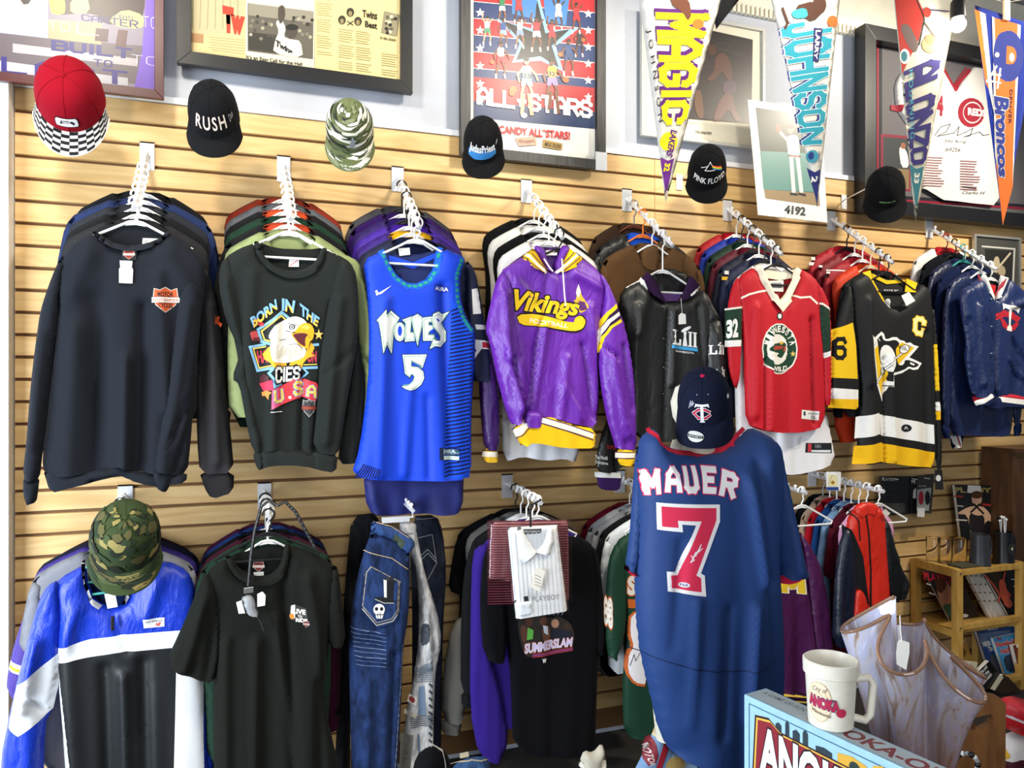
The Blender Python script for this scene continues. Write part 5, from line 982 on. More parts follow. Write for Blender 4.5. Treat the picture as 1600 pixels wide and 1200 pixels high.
for k, c in ((.96, '#c9c0a8'), (.88, '#9a9280')):
    o_ = [(595+(a-595)*k, 927+(b-927)*k) for a, b in [(578,880),(627,906),(624,958),(614,972),(588,979),(563,950),(570,890)]]
    p.polys([seg(o_[i], o_[(i+1) % 7], 1.1, .3) for i in range(7)], c)
p.poly([(599,903),(616,906),(614,936),(600,934)], '#14161c'); p.poly([(599,903),(604,904),(604,934),(600,934)], '#dcdcd8'); p.ell(607, 904, 9, 2.6, '#2a2c34'); p.ell(601, 938, 16, 5, '#17191f', rot=8); p.line([(586,936),(600,942),(615,942)], 1, '#c8c8c4')
p.ell(592, 952, 9, 9, '#ececea'); p.poly([(585,955),(600,955),(597,966),(588,966)], '#ececea'); p.ell(588, 951, 2.6, 3, '#14161c'); p.ell(596, 951, 2.6, 3, '#14161c'); p.line([(587,960),(598,960)], 1.2, '#14161c'); p.line([(590,957),(590,965)], .8, '#14161c'); p.line([(594,957),(594,965)], .8, '#14161c')
p.build('pocket_embroidery', e.r, printmat('embroidery', .85))
p = Print(S)
for i in range(9): p.line([(549+i, 982+i*7), (575, 985+i*7), (603, 990+i*6.5)], 1, '#6b7c9c')
p.build('whiskering', e.r); p = Print(S); p.line([(570,862),(612,872),(638,890)], 1.2, '#b9a27c'); p.build('yoke_stitching', e.r); p = Print(S); p.line([(631,1010),(625,1100),(616,1245)], 1.2, '#8f9bb4'); p.build('side_stitching', e.r)
MB().tube([LA[2].at(.95)+Vector((0, 0, .012)), LA[2].at(.95)+Vector((.01, 0, -.03)), P(612, 812, YA+.01)], .004, 8).box(P(596, 808, YA+.012), P(640, 815, YA-.004)).build('clip_hanger', STEEL, e.r)
# ---------------------------------------------------------------- wrestling tee and bagged shirts
g = Gar(LA[3], .93, 'tee_shirt', 'black wrestling tee with colourful group print below the bagged shirt', 'tee shirt', (860, 1178), short='wrestling tee')
C = '#0e0e12'
B = g.pc('body', [(795,838),(830,850),(870,840),(902,836),(925,850),(936,880),(938,960),(934,1040),(932,1100),(930,1172),(870,1178),(802,1178),(798,1060),(792,1000),(768,900),(762,856)], C, t=.028, r=.05, amp=.009, nf=6, seed=95)
g.pc('sleeve', [(764,852),(780,860),(790,930),(792,1000),(788,1036),(756,1030),(749,945),(754,875)], C, dy=-.01, t=.022, amp=.006, nf=3); g.pc('sleeve', [(918,846),(934,862),(942,920),(947,1010),(930,1030),(928,960),(922,900)], C, dy=-.01, t=.02, amp=.006, nf=2)
p = Print(B); p.poly([(808,968),(822,962),(845,960),(862,966),(872,962),(884,968),(892,976),(896,992),(893,1014),(862,1020),(835,1027),(820,1026),(812,1000)], '#2b2622', 1)
for x, y, c in ((826,972,'#4a3026'), (848,970,'#5a3a2c'), (867,974,'#a87c66'), (885,978,'#3a2a24')): p.ell(x, y, 6, 7, c)
p.poly([(812,978),(822,976),(826,998),(816,1006)], '#5a3a2e', 1); p.poly([(824,980),(833,984),(832,998),(823,1000)], '#5fae48'); p.poly([(845,978),(858,976),(860,1000),(848,1004)], '#6a4634', 1); p.poly([(847,976),(855,978),(856,992),(849,988)], '#cfd6e4'); p.poly([(862,984),(890,984),(894,1000),(862,1002)], '#1f2230')
p.poly([(822,1006),(894,996),(893,1014),(832,1026)], '#16131a'); p.text('SUMMERSLAM', [(818,1006),(893,994),(893,1008),(820,1022)], '#cfc6e6', .05, shear=.2, out='#d9862c', ob=.03)
for k, c in enumerate(('#b03a3c', '#8a4a9a', '#b03a3c')): p.line([(832,1022+k*2.2), (860,1018+k*2.2), (892,1010+k*2)], 1.3, c)
p.text('W', [(846,1028),(853,1035)], '#e9e9ec', .06); p.build('group_print', g.r)
def bagged(label, Y, q, shirt, base, stripes, front):
    r = thing('packaged_shirt', label, 'shirt', P(*base, Y), 'folded shirts sealed in clear bags'); e = Ex(r, Y)
    S = e.pc('folded_shirt', q, shirt, 'knit', t=.014, r=.012, amp=.001, nf=2, sm=0); p = Print(S); stripes(p); p.build('stripes', r)
    cx = sum(a for a, b in q)/len(q); cy = sum(b for a, b in q)/len(q)
    bag = [(cx+(a-cx)*1.09, cy+(b-cy)*1.045) for a, b in q]
    bo, BS = cloth('clear_bag', Q(bag, Y-.006), Y-.006, glass('clear_film', .08, alpha=.05), r, t=.018, r=.02, amp=.004, nf=9, seed=4, res=.010, sm=0, creases=[(Q([(cx-30+k*9, cy-60+(k*37) % 90)], Y)[0], Q([(cx-22+k*9, cy-40+(k*53) % 90)], Y)[0], .006, .004*(-1)**k) for k in range(9)])
    return r, e, S
def st1(p):
    for k in range(34): p.line([(764, 816+k*3.9), (889, 814+k*3.9)], 1.9, '#5a1c28')
r, e, S = bagged('maroon striped shirt in a clear bag behind the white bagged shirt', LA[3].at(1.08).y-.045, [(767,816),(888,812),(889,936),(800,940),(798,908),(764,906)], '#9c6a6c', (826, 938), st1, False)
def st2(p):
    for k in range(12): p.line([(798+k*6.6, 832), (808+k*6.5, 962)], 1.0, '#c9d3e2')
r2, e, S = bagged('white pinstriped dress shirt in a clear bag with hang tag', LA[3].at(1.18).y-.06, [(793,824),(870,820),(886,953),(806,966)], '#f4f5f6', (846, 966), st2, True)
p = Print(S); p.poly([(808,826),(862,824),(862,838),(838,862),(812,840)], '#cfd4da', 1); p.poly([(818,827),(846,826),(845,833),(819,835)], '#3a3d42'); p.text('PLAYBOY', [(820,829),(844,832)], '#c8cacc'); p.build('collar_inside', r2)
e.pc('collar', [(808,824),(813,822),(823,840),(838,863),(818,880),(812,872)], '#eef1f4', dy=-.016, t=.008, r=.008, amp=0, nf=0, sm=0); e.pc('collar', [(858,822),(863,824),(866,846),(858,868),(838,863),(850,848)], '#eef1f4', dy=-.016, t=.008, r=.008, amp=0, nf=0, sm=0)
e.pc('cuff', [(803,938),(832,938),(834,956),(806,962)], '#e4ecf2', dy=-.012, t=.008, r=.006, amp=0, nf=0, sm=0)
p = Print(flat(e.Y-.028)); p.poly([(838,886),(852,892),(843,925),(828,917)], '#efece2'); 
for k in range(4): p.line([(836,898+k*5), (845,902+k*5)], .9, '#7a7a78')
p.build('price_tag', r2, printmat('card', .7)); p = Print(flat(e.Y-.03)); p.text('PLAYBOY', [(831,932),(874,928),(875,936),(832,941)], '#8c9098', .01); p.poly([(818,932),(825,931),(826,939),(819,940)], '#2b2c30'); p.build('bag_print', r2)
hk = MB().tube([LA[3].at(1.05)+Vector((0, 0, .012)), P(829, 790, e.Y+.01), P(829, 800, e.Y+.008), P(829, 826, e.Y-.002)], .004, 6); hk.build('hook', BPL, r2)
# ---------------------------------------------------------------- green football jersey
g = Gar(LA[4], .97, 'football_jersey', 'dark green football jersey with white and orange number, partly hidden by blue jersey', 'jersey', (1000, 1150), short='green football jersey')
C = '#123a28'
B = g.pc('body', [(985,830),(1040,822),(1060,850),(1070,900),(1065,1150),(1010,1152),(975,1150),(972,1080),(976,1000),(970,930),(955,880),(962,846)], C, 'mesh', t=.026, r=.04, amp=.008, nf=4, seed=97)
S = g.pc('sleeve', [(963,845),(976,870),(980,930),(976,995),(962,1034),(946,1018),(947,930),(950,875)], C, 'mesh', dy=-.01, t=.022, amp=.005, nf=3); p = Print(S); p.text('88', [(947,932),(957,936),(957,984),(947,978)], '#ece6da', .06, out='#c8622a', ob=.05); p.build('sleeve_number', g.r)
p = Print(B); p.text('SH', [(980,900),(1010,898),(1010,930),(980,930)], '#e6e0d4', .06, out='#c8622a', ob=.05); p.poly([(981,936),(1000,936),(1000,950),(982,950)], '#c8622a')
p.poly([(983,956),(1010,952),(1010,1072),(990,1070),(978,1052),(980,1020),(986,1008),(981,990)], '#c8622a', 1); p.poly([(986,958),(1010,956),(1010,1068),(991,1066),(982,1050),(984,1022),(990,1010),(985,990)], '#e9e4e6', 1); p.line([(985,1040),(990,1022),(992,1032),(1000,1016)], 1, '#26262a'); p.build('number', g.r)
# ---------------------------------------------------------------- red and black jacket, maroon jacket
g = Gar(LA[6], .98, 'sports_jacket', 'bright red and black zipped jacket with dark left sleeve', 'jacket', (1350, 1010), short='red and black jacket')
B = g.pc('body', [(1334,792),(1348,788),(1362,793),(1372,790),(1380,806),(1382,850),(1388,940),(1386,1010),(1332,1010),(1326,930),(1322,850),(1322,816)], '#d42a18', 'satin', t=.03, r=.03, amp=.007, nf=4, seed=99)
p = Print(B); p.poly([(1322,820),(1332,828),(1348,870),(1360,945),(1352,945),(1330,900),(1324,860)], '#16171a'); p.line([(1350,790),(1356,830),(1361,890),(1362,1005)], 2.4, '#141416'); p.line([(1334,800),(1341,815),(1343,844)], 2, '#141416'); p.build('black_panel', g.r)
g.pc('collar', [(1332,796),(1340,786),(1362,784),(1374,792),(1366,806),(1352,800),(1342,808)], '#d82c1a', 'satin', dy=-.014, t=.018, r=.012, amp=.002, nf=2)
g.pc('sleeve', [(1321,818),(1330,840),(1337,900),(1336,960),(1330,1010),(1300,1010),(1302,930),(1308,860)], '#131a2c', 'satin', dy=-.012, t=.026, amp=.007, nf=3, seed=3); g.pc('sleeve', [(1376,806),(1386,812),(1396,850),(1410,890),(1420,908),(1414,936),(1390,940),(1380,880)], '#131416', 'satin', dy=-.012, t=.026, amp=.007, nf=3, seed=4)
g.pc('sleeve_panel', [(1338,916),(1352,928),(1358,955),(1350,1010),(1332,1010),(1334,960)], '#d42a18', 'satin', dy=-.03, t=.014, amp=.004, nf=2)
p = Print(flat(g.Y-.04)); p.poly([(1383,795),(1391,802),(1385,808),(1378,801)], '#d8cfc0'); p.build('price_tag', g.r, printmat('card', .7))
g = Gar(LA[5], .97, 'letter_jacket', 'plum satin jacket with gold block letter, beside the blue baseball jersey', 'jacket', (1260, 1100), short='plum satin jacket')
B = g.pc('body', [(1205,812),(1235,816),(1248,830),(1255,880),(1262,930),(1272,1000),(1280,1085),(1205,1085)], '#4a1848', 'satin', t=.032, r=.04, amp=.008, nf=4, seed=13)
g.pc('sleeve', [(1246,826),(1262,846),(1280,880),(1292,930),(1300,1010),(1300,1090),(1272,1095),(1268,1000),(1262,920),(1256,870)], '#4c1a4a', 'satin', dy=-.012, t=.026, amp=.008, nf=3, seed=14)
S = g.pc('waistband', [(1205,1080),(1275,1080),(1274,1108),(1205,1108)], '#2a0f2a', dy=-.004, t=.03, r=.015, amp=.002, nf=4); p = Print(S); p.line([(1215,1086),(1274,1090)], 2.4, '#d9b84a'); p.line([(1215,1094),(1274,1098)], 2.4, '#d9b84a'); p.build('waistband_stripe', g.r)
p = Print(B); p.block('M', [(1218,906),(1256,900),(1258,928),(1220,926)], '#e8c02a', 1.5, out='#f1ead6', ow=2.2, out2='#3a1030', ow2=2.8); p.build('block_letter', g.r, printmat('tackle_twill', .7))
# ================================================================== frames and posters
GL = 'poster ink'
def framed(label, X0, X1, Z0, Z1, y, w_, d, fm, matw=0, matc='#ece8dc', name='framed_poster', pic='#dddddd', cat='picture', group='framed pictures on the wall', inner=None, lift=.006):
    """X0..Z1 outer frame rectangle on plane y (front of frame at y-d)"""
    r = thing(name, label, cat, ((X0+X1)/2, y, Z0), group)
    for q in ([(X0,Z0),(X1,Z0),(X1-w_,Z0+w_),(X0+w_,Z0+w_)], [(X0,Z1),(X0+w_,Z1-w_),(X1-w_,Z1-w_),(X1,Z1)], [(X0,Z0),(X0+w_,Z0+w_),(X0+w_,Z1-w_),(X0,Z1)], [(X1,Z0),(X1,Z1),(X1-w_,Z1-w_),(X1-w_,Z0+w_)]):
        MB().prism(q, y-d, y).build('frame_rail', fm, r, bevel=.0015)
    MB().box((X0+w_*.5, y-.008, Z0+w_*.5), (X1-w_*.5, y-.001, Z1-w_*.5)).build('picture', mat('picture_paper', pic, .6, var=.03), r)
    MB().box((X0+w_*.7, y-d*.75, Z0+w_*.7), (X1-w_*.7, y-d*.75+.001, Z1-w_*.7)).build('glazing', glass('picture_glass', .12, alpha=.0), r)
    return r, flat(y-.008)
def px_rect(xl, xr, yb_l, ztop_px, Y):
    a = P(xl, yb_l, Y); b = P(xr, 100, Y); return a.x, b.x, a.z, P(xl, ztop_px, Y).z
# --- poster with silver lettering, dark red frame, top left
Y = -.085
X1 = P(256, 100, Y-.02).x; Zb = P(256, 155, Y-.02).z
r, S = framed('large purple and silver football poster in a dark red frame, top left', X1-.78, X1, Zb, Zb+.75, Y, .030, .02, mat('maroon_frame', '#4a1218', .3, coat=.4), pic='#8f8a92')
p = Print(S, step=.00003)
p.poly([(-10,-100),(247,-100),(247,142),(-10,115)], '#7c7482'); p.poly([(-10,-60),(75,-60),(75,60),(-10,50)], '#a9a6d2'); p.poly([(5,-40),(60,-40),(74,20),(74,58),(5,50)], '#d9dcdc', 1); p.poly([(28,-20),(50,-20),(48,6),(34,8)], '#2a2024', 1)
p.poly([(75,-60),(230,-60),(225,30),(210,40),(160,38),(150,20),(80,24)], '#3a2a2c', 1); p.poly([(76,-30),(96,-30),(104,20),(90,24),(78,20)], '#d8c24a', 1); p.poly([(110,0),(135,-10),(142,20),(110,22)], '#cbbd72', 1); p.poly([(170,30),(195,14),(225,24),(224,46),(180,42)], '#cbb872', 1)
p.poly([(0,52),(75,60),(226,72),(222,132),(0,112)], '#5c5258'); p.poly([(75,30),(160,36),(158,70),(76,60)], '#a08c6c'); p.poly([(20,68),(215,92),(215,104),(20,82)], '#a39da0'); p.poly([(232,-60),(247,-60),(247,140),(210,136),(222,80)], '#6a4ab0'); p.poly([(0,95),(200,122),(200,134),(0,116)], '#a7a4ac'); p.poly([(150,44),(170,46),(168,66),(148,64)], '#4a3238'); p.poly([(185,46),(200,48),(196,76),(180,74)], '#54383a')
p.block('CARTER', [(127,22),(216,33),(216,45),(127,32)], '#26245e', 1.0, 1.5); p.block('CRIS', [(178,22),(208,26),(208,33),(178,29)], '#26245e', .9, 1.5)
p.block('BUILT', [(80,62),(207,76),(206,93),(80,79)], '#2a2468', 1.5, 1.7); p.block('TO', [(146,92),(176,95),(176,106),(146,103)], '#2a2468', 1.1, 2); p.block('LAST', [(2,88),(200,112),(200,134),(2,114)], '#2d2670', 1.1, 2.5)
for q in ([(205,85),(247,90),(247,104),(205,98)], [(75,32),(110,35),(110,50),(75,46)], [(222,25),(247,28),(247,46),(222,42)]): p.block('TO', q, '#c9c2e0', .35, 1.5)
for q in ([(120,34),(155,37),(155,56),(120,53)],): p.block('L', q, '#d4cdd4', .35, 1.5)
p.line([(-5,116),(243,142)], 2.5, '#e6e2ea'); p.line([(243,-80),(244,142)], 3, '#e6e2ea'); p.build('poster_print', r, printmat('poster_ink', .35))
# --- newspaper pages
Y = -.02
x0, x1 = P(276, 97, Y-.03).x, P(645, 97, Y-.03).x; Zb = P(277, 98, Y-.03).z
r, S = framed('framed yellowed newspaper pages in a wide black frame', x0, x1, Zb, Zb+.62, Y, .048, .03, mat('black_frame', '#131316', .35), pic='#d8c48e')
p = Print(S, step=.00003)
p.poly([(297,-80),(383,-80),(383,90),(297,79)], '#cdb987'); p.poly([(297,-60),(383,-60),(383,20),(370,50),(340,54),(320,55),(298,50)], '#b9ad88', 1)
for i in range(7): p.line([(305+i*11,-50),(300+i*12,45)], 1, '#8a8468')
p.poly([(297,51),(318,54),(318,68),(297,66)], '#a67f58'); p.text('Tw', [(346,8),(383,16),(383,56),(352,52)], '#b5412f', .09, shear=.2)
for i in range(6): p.line([(326+(i%2)*4,58+i*4),(382,63+i*4.3)], .9, '#a08a60')
p.poly([(384,-60),(492,-48),(491,112),(384,96)], '#ddd3b6'); p.poly([(387,5),(490,18),(489,93),(387,80)], '#5f5a50'); p.poly([(388,5),(490,18),(490,36),(388,24)], '#8b8576'); p.poly([(388,50),(440,56),(438,84),(388,78)], '#3b3831')
rn = random.Random(5)
for i in range(34): p.ell(390+rn.random()*98, 26+rn.random()*36, 3, 3, rn.choice(['#38352e', '#7a7465', '#a39c88', '#4c483f']), n=6)
p.poly([(430,34),(440,30),(447,45),(443,58),(455,62),(470,64),(474,92),(426,84),(430,62),(436,50)], '#cfc9b8', 1); p.ell(455, 50, 9, 10, '#4a443c'); p.ell(456, 43, 10, 5, '#2a2824'); p.poly([(435,10),(444,8),(446,26),(438,40),(434,28)], '#4a443c', 1); p.poly([(448,62),(466,64),(474,90),(428,84)], '#d6d0c0', 1); p.text('Twins', [(431,62),(458,78),(456,86),(430,72)], '#2b2a30', .06)
p.text("It's an Easy Call for the Hall", [(385,86),(472,98),(472,105),(385,94)], '#24211c', .02)
p.poly([(492,-60),(626,-40),(626,128),(492,111)], '#d9c48b')
for c0, n_, w_ in ((495, 30, 24), (529, 26, 24), (556, 26, 24), (596, 22, 26)):
    for i in range(n_):
        y0 = (-20 if c0 == 495 else 42 if c0 < 590 else 72)+i*3.6+(c0-495)*.12
        if y0+3 < 108+(c0-495)*.13 and i % 7 != 6: p.line([(c0,y0),(c0+w_*(.75+.25*rn.random()),y0+w_*.12)], .9, '#8a774a')
p.text('Twins', [(566,16),(589,19),(589,32),(566,28)], '#24211c', .03); p.text('Best', [(570,33),(589,36),(589,47),(570,43)], '#24211c', .03)
for x, y in ((547,20),(534,32),(559,34)): p.ell(x, y, 6, 7, '#3a362c'); p.ell(x, y+2, 3, 4, '#8d7d58')
p.line([(543,34),(551,40)], 1.5, '#3a362c'); p.line([(551,34),(543,40)], 1.5, '#3a362c')
p.poly([(600,18),(624,24),(619,58),(595,52)], '#8a8268')
for i in range(14): p.ell(600+rn.random()*18, 26+rn.random()*26, 3, 3, rn.choice(['#2b2822', '#d0c6a4', '#575242']), n=6)
p.text('In the clutch', [(594,57),(618,61),(618,66),(594,62)], '#2a2620', .02); p.build('newsprint', r, printmat('news_ink', .7))
# --- all-star poster
Y = -.03
x0, x1 = P(720, 200, Y-.03).x, P(947, 200, Y-.03).x; Zb = P(947, 266, Y-.03).z
r, S = framed('red, white and blue basketball poster in a black streaked wood frame', x0, x1, Zb, Zb+.95, Y, .042, .03, mat('streaked_wood_frame', '#2a2a2b', .45, scale=14, var=.7, stretch=(8, 8, .6)), pic='#e9e6e0')
MB().box((x1-.05, Y-.033, Zb-.003), (x1+.003, Y-.028, Zb+.075)).build('corner_protector', mat('foam_card', '#cfd0d2', .6), r)
p = Print(S, step=.00003)
def qy(x): return (x-740)*.093      # rows of the poster fall to the right with the wall
def rect(xa, ya, xb, yb, c): p.poly([(xa,ya+qy(xa)),(xb,ya+qy(xb)),(xb,yb+qy(xb)),(xa,yb+qy(xa))], c)
for i in range(9): rect(740, -75+i*26, 929, -75+(i+1)*26-1.2, ['#b3232c', '#1f3566'][i % 2] if i < 8 else '#b3232c')
for i in range(9): rect(740, -76+i*26, 929, -75+i*26, '#e8e4dc')
rect(740, 158, 929, 184, '#22365f'); rect(740, 120, 929, 158, '#a8262e')
p.poly([(776,30),(830,45),(838,-20),(856,48),(905,44),(868,72),(880,112),(845,95),(800,98),(812,68)], '#7fb6e0'); p.poly([(784,32),(832,50),(839,0),(852,52),(890,46),(862,72),(873,106),(844,88),(806,94),(817,68)], '#16161c'); p.poly([(800,-30),(840,-20),(836,30),(800,22)], '#3a78b8'); p.poly([(848,-20),(890,-10),(884,40),(852,34)], '#3a78b8')
def star(x, y, a):
    p.poly([(x+(a if i % 2 == 0 else a*.42)*math.sin(i*math.pi/5), y-(a if i % 2 == 0 else a*.42)*math.cos(i*math.pi/5)) for i in range(10)], '#efece6')
for k in range(6): star(750, 20+k*27.5+(k*.3), 7.5)
for k in range(6): star(919, 22+k*26+qy(919)*.0, 7)
sk = ['#6b3f2a', '#8a5a3e', '#4f2e20', '#c89a7c']
def fig(x, y, s_, top, short, skin, arm=0, ball=None):
    """a small figure printed on the poster"""
    f = lambda pts: [(x+a*s_, y+b*s_) for a, b in pts]
    p.polys([seg(*f([(-3,10),(-6,24)]), 3.6*s_), seg(*f([(-6,24),(-8,36)]), 2.8*s_), seg(*f([(3,10),(7,22)]), 3.6*s_), seg(*f([(7,22),(6,36)]), 2.8*s_)], skin)
    p.polys([seg(*f([(-8,33),(-8,38)]), 3*s_), seg(*f([(6,33),(7,38)]), 3*s_)], '#e4e0d8')
    if arm: p.polys([seg(*f([(-5,-8),(-10,-18)]), 3*s_), seg(*f([(-10,-18),(-8,-27)]), 2.6*s_), seg(*f([(5,-8),(11,-16)]), 3*s_)], skin)
    else: p.polys([seg(*f([(-5,-8),(-11,0)]), 3*s_), seg(*f([(-11,0),(-9,8)]), 2.6*s_), seg(*f([(5,-8),(11,-1)]), 3*s_), seg(*f([(11,-1),(14,6)]), 2.6*s_)], skin)
    p.poly(f([(-6,-10),(-3,-12),(3,-12),(6,-10),(5,4),(-5,4)]), top, 1); p.poly(f([(-6,3),(6,3),(8,14),(1,13),(0,9),(-1,13),(-7,14)]), short)
    p.ell(x, y-17*s_, 3.4*s_, 4.4*s_, skin); p.ell(x, y-19.5*s_, 3.5*s_, 2.4*s_, '#241a16')
    if ball: p.ell(x+ball[0]*s_, y+ball[1]*s_, 4*s_, 4*s_, '#c8622e')
fig(761, 42, .75, '#e9e6e0', '#4a8a6a', sk[3], 1); fig(786, 45, .75, '#2a4a8a', '#8ab8d8', sk[0], 0, (-3, 14)); fig(812, 45, .8, '#c8c4bc', '#7a8ca8', sk[1], 1); fig(838, 46, .9, '#c92a34', '#e4e0da', sk[0], 1); fig(862, 48, .8, '#c92a34', '#b8242e', sk[0], 1); fig(905, 60, .75, '#2b2b30', '#23232a', sk[2], 0, (8, 4)); fig(872, 16, .8, '#e6e6ea', '#dfe3ee', sk[2], 1); fig(900, 22, .8, '#c23038', '#a8242c', sk[0], 1); fig(810, 6, .8, '#d0343a', '#c22a30', sk[2], 1); fig(784, 8, .7, '#2f7a4e', '#e2e6e0', sk[1], 1)
fig(782, 86, .95, '#d8d4d0', '#a8262e', sk[0], 0, (-14, 12)); fig(888, 82, .95, '#2a4678', '#24406e', sk[0], 0, (-14, 4))
fig(822, 118, 1.25, '#8fb8c0', '#7fa8b4', sk[3], 0, (-18, 22)); fig(862, 118, 1.2, '#e8c83a', '#8a7aa8', sk[0], 0, (18, 6))
p.text('33', [(816,115),(829,116),(829,124),(816,123)], '#2c4a44', .05); p.text('32', [(856,112),(867,113),(867,120),(856,119)], '#4a2a5a', .05)
p.block('ALL-STARS', [(744,136),(925,158),(925,186),(744,164)], '#ece9e2', 1.55, 1.5)
p.polys([seg((817,150),(815,176), 6), seg((826,150),(830,178), 6)], sk[3]); p.polys([seg((860,146),(857,170), 5), seg((868,146),(872,176), 5)], sk[0]); p.ell(818, 181, 5, 4, '#dfeae8'); p.ell(801, 141, 6, 6, '#c8622e')
p.text('THE CANDY ALL*STARS!', [(752,193),(890,206),(890,219),(752,206)], '#c42a30', .035); p.poly([(804,216),(836,214),(838,227),(810,229)], '#b59a86', 0); p.poly([(848,218),(878,225),(877,235),(847,230)], '#a8894a'); p.text('Whoppers', [(808,219),(834,217),(835,225),(811,227)], '#7a3a34', .02); p.text('MILK DUDS', [(851,222),(876,227),(875,233),(850,229)], '#3a2c20', .04)
p.build('poster_print', r, printmat('poster_ink', .35))
# --- boxing print, matted
Y = -.012
x0, x1 = P(1003, 200, Y-.02).x, P(1196, 200, Y-.02).x; Zb = P(1003, 211, Y-.02).z; Zt = P(1003, 8, Y-.02).z
r, S = framed('dark painting of a bare chested boxer in a cream mat and thin grey frame', x0, x1, Zb, Zt, Y, .014, .02, mat('grey_frame', '#b9b8b2', .4), pic='#d9d2bd')
p = Print(S, step=.00003); p.poly([(1050,34),(1176,62),(1174,194),(1050,184)], '#2c2424'); rn = random.Random(8)
for i in range(26): p.line([(1060+rn.random()*90,60+rn.random()*40),(1075+rn.random()*95,64+rn.random()*44)], 1, rn.choice(['#3c3230', '#241d1e', '#44393a']))
p.poly([(1116,92),(1124,82),(1134,84),(1142,100),(1144,122),(1138,128),(1128,110),(1118,124),(1108,128),(1104,122),(1116,112)], '#54342a', 1); p.ell(1112, 78, 7, 9, '#4c3028', rot=-20); p.poly([(1130,128),(1148,124),(1152,140),(1140,150),(1128,144)], '#4a3440', 1); p.poly([(1132,146),(1144,146),(1148,170),(1160,190),(1148,190),(1138,168),(1124,190),(1112,190),(1122,160)], '#5c3a34', 1); p.poly([(1086,140),(1096,142),(1100,186),(1090,184),(1084,164)], '#60402e', 1); p.poly([(1050,80),(1075,90),(1080,130),(1060,140),(1050,120)], '#5c3a30', 1)
p.text('signed', [(1072,190),(1090,192),(1090,195),(1072,193)], '#8a8474', -.01); p.text('THE GREATEST', [(1086,204),(1112,207),(1112,211),(1086,208)], '#4a463e', .02); p.build('painted_image', r, printmat('poster_ink', .35))
# --- shadow box with baseball jersey
Y = -.012
x0, x1 = P(1352, 200, Y-.07).x, P(1660, 200, Y-.07).x; Zb = P(1352, 330, Y-.07).z; Zt = P(1352, 36, Y-.07).z
r, S = framed('black shadow box holding a signed white baseball jersey with red letters', x0, x1, Zb, Zt, Y, .07, .07, mat('black_frame', '#131316', .35), pic='#5c5a5c', name='shadow_box', cat='shadow box')
p = Print(flat(Y-.0095), step=.00003)
for k, c in ((0, '#8a1f34'), (3, '#23232a')): p.poly([(1370+k,50+k),(1640,92+k),(1640,330-k),(1370+k,312-k)], c)
p.poly([(1378,62),(1640,100),(1640,322),(1378,304)], '#605d60')
p.poly([(1376,209),(1422,213),(1422,300),(1376,292)], '#7c2a3c'); p.poly([(1380,214),(1420,217),(1420,296),(1380,288)], '#3c3e40'); p.poly([(1380,262),(1420,265),(1420,296),(1380,288)], '#7d6a4c'); p.poly([(1404,232),(1410,228),(1418,240),(1420,262),(1408,262)], '#d9d4cc', 1); p.ell(1411, 228, 4, 5, '#8a5a48'); p.build('backing_print', r, printmat('poster_ink', .35))
e = Ex(r, Y-.014)
JB = e.pc('mounted_jersey', [(1396,128),(1420,100),(1468,88),(1476,110),(1493,142),(1512,112),(1522,102),(1560,118),(1580,140),(1576,325),(1440,310),(1430,240),(1420,200),(1400,172)], '#d3cfcb', 'knit', t=.02, r=.03, amp=.004, nf=4, seed=3)
p = Print(JB); p.polys([seg((1473,105),(1493,140),5), seg((1493,140),(1518,108),5)], '#8f1a2c'); p.polys([seg((1476,102),(1494,132),2), seg((1494,132),(1514,104),2)], '#8f1a2c'); p.poly([(1396,162),(1412,164),(1410,174),(1396,170)], '#8f1a2c')
p.text('4', [(1465,148),(1473,150),(1473,182),(1462,180)], '#8f1a2c', .06)
p.ell(1517, 176, 21, 23, '#8f1a2c'); p.ell(1519, 176, 15, 17, '#d8d4d0'); p.ell(1519, 176, 14, 15, '#8f1a2c'); p.text('REDS', [(1512,168),(1540,172),(1540,183),(1512,180)], '#e9e5e0', .05)
p.line([(1460,212),(1470,198),(1484,194),(1478,206),(1464,213),(1490,208),(1498,198),(1495,212),(1510,206),(1520,200),(1516,212),(1506,214),(1530,206),(1536,212),(1545,210)], 1, '#33313a'); p.text('Hit King', [(1476,218),(1510,219),(1510,225),(1476,224)], '#33313a', -.01, shear=.3); p.text('#4256', [(1476,230),(1500,231),(1500,238),(1476,237)], '#33313a', -.01, shear=.3)
for c0 in (1444, 1500):
    for i in range(12): p.line([(c0,246+i*4+(c0-1444)*.1),(c0+20+rn.random()*14,247+i*4+(c0-1444)*.1)], 1.5, '#8a5a60')
p.line([(1504,292),(1525,294)], 1.5, '#33313a'); p.text('Charlie H', [(1503,298),(1538,299),(1538,304),(1503,303)], '#33313a', -.005, shear=.3); p.build('jersey_print', r)
# --- small picture of a guitarist
Y = -.02
x0, x1 = P(1524, 400, Y-.02).x, P(1597, 400, Y-.02).x; Zt = P(1524, 365, Y-.02).z
r, S = framed('small charcoal picture of a guitar player with silver border, far right', x0, x1, Zt-.42, Zt, Y, .012, .018, mat('silver_frame', '#bdbcb6', .35, .6), pic='#43433f')
p = Print(S, step=.00003); 
for q in ([(1535,385),(1585,389)], [(1585,389),(1582,455)]): p.line(q, 2.5, '#c9c7bf')
p.poly([(1539,389),(1582,392),(1580,450),(1539,450)], '#2b2a28'); p.poly([(1553,402),(1560,400),(1563,416),(1556,430),(1550,424)], '#b8ab8c', 1); p.line([(1560,418),(1578,396)], 3, '#c9bda0'); p.ell(1565, 424, 6, 9, '#a8987a'); p.build('drawing', r, printmat('poster_ink', .35))
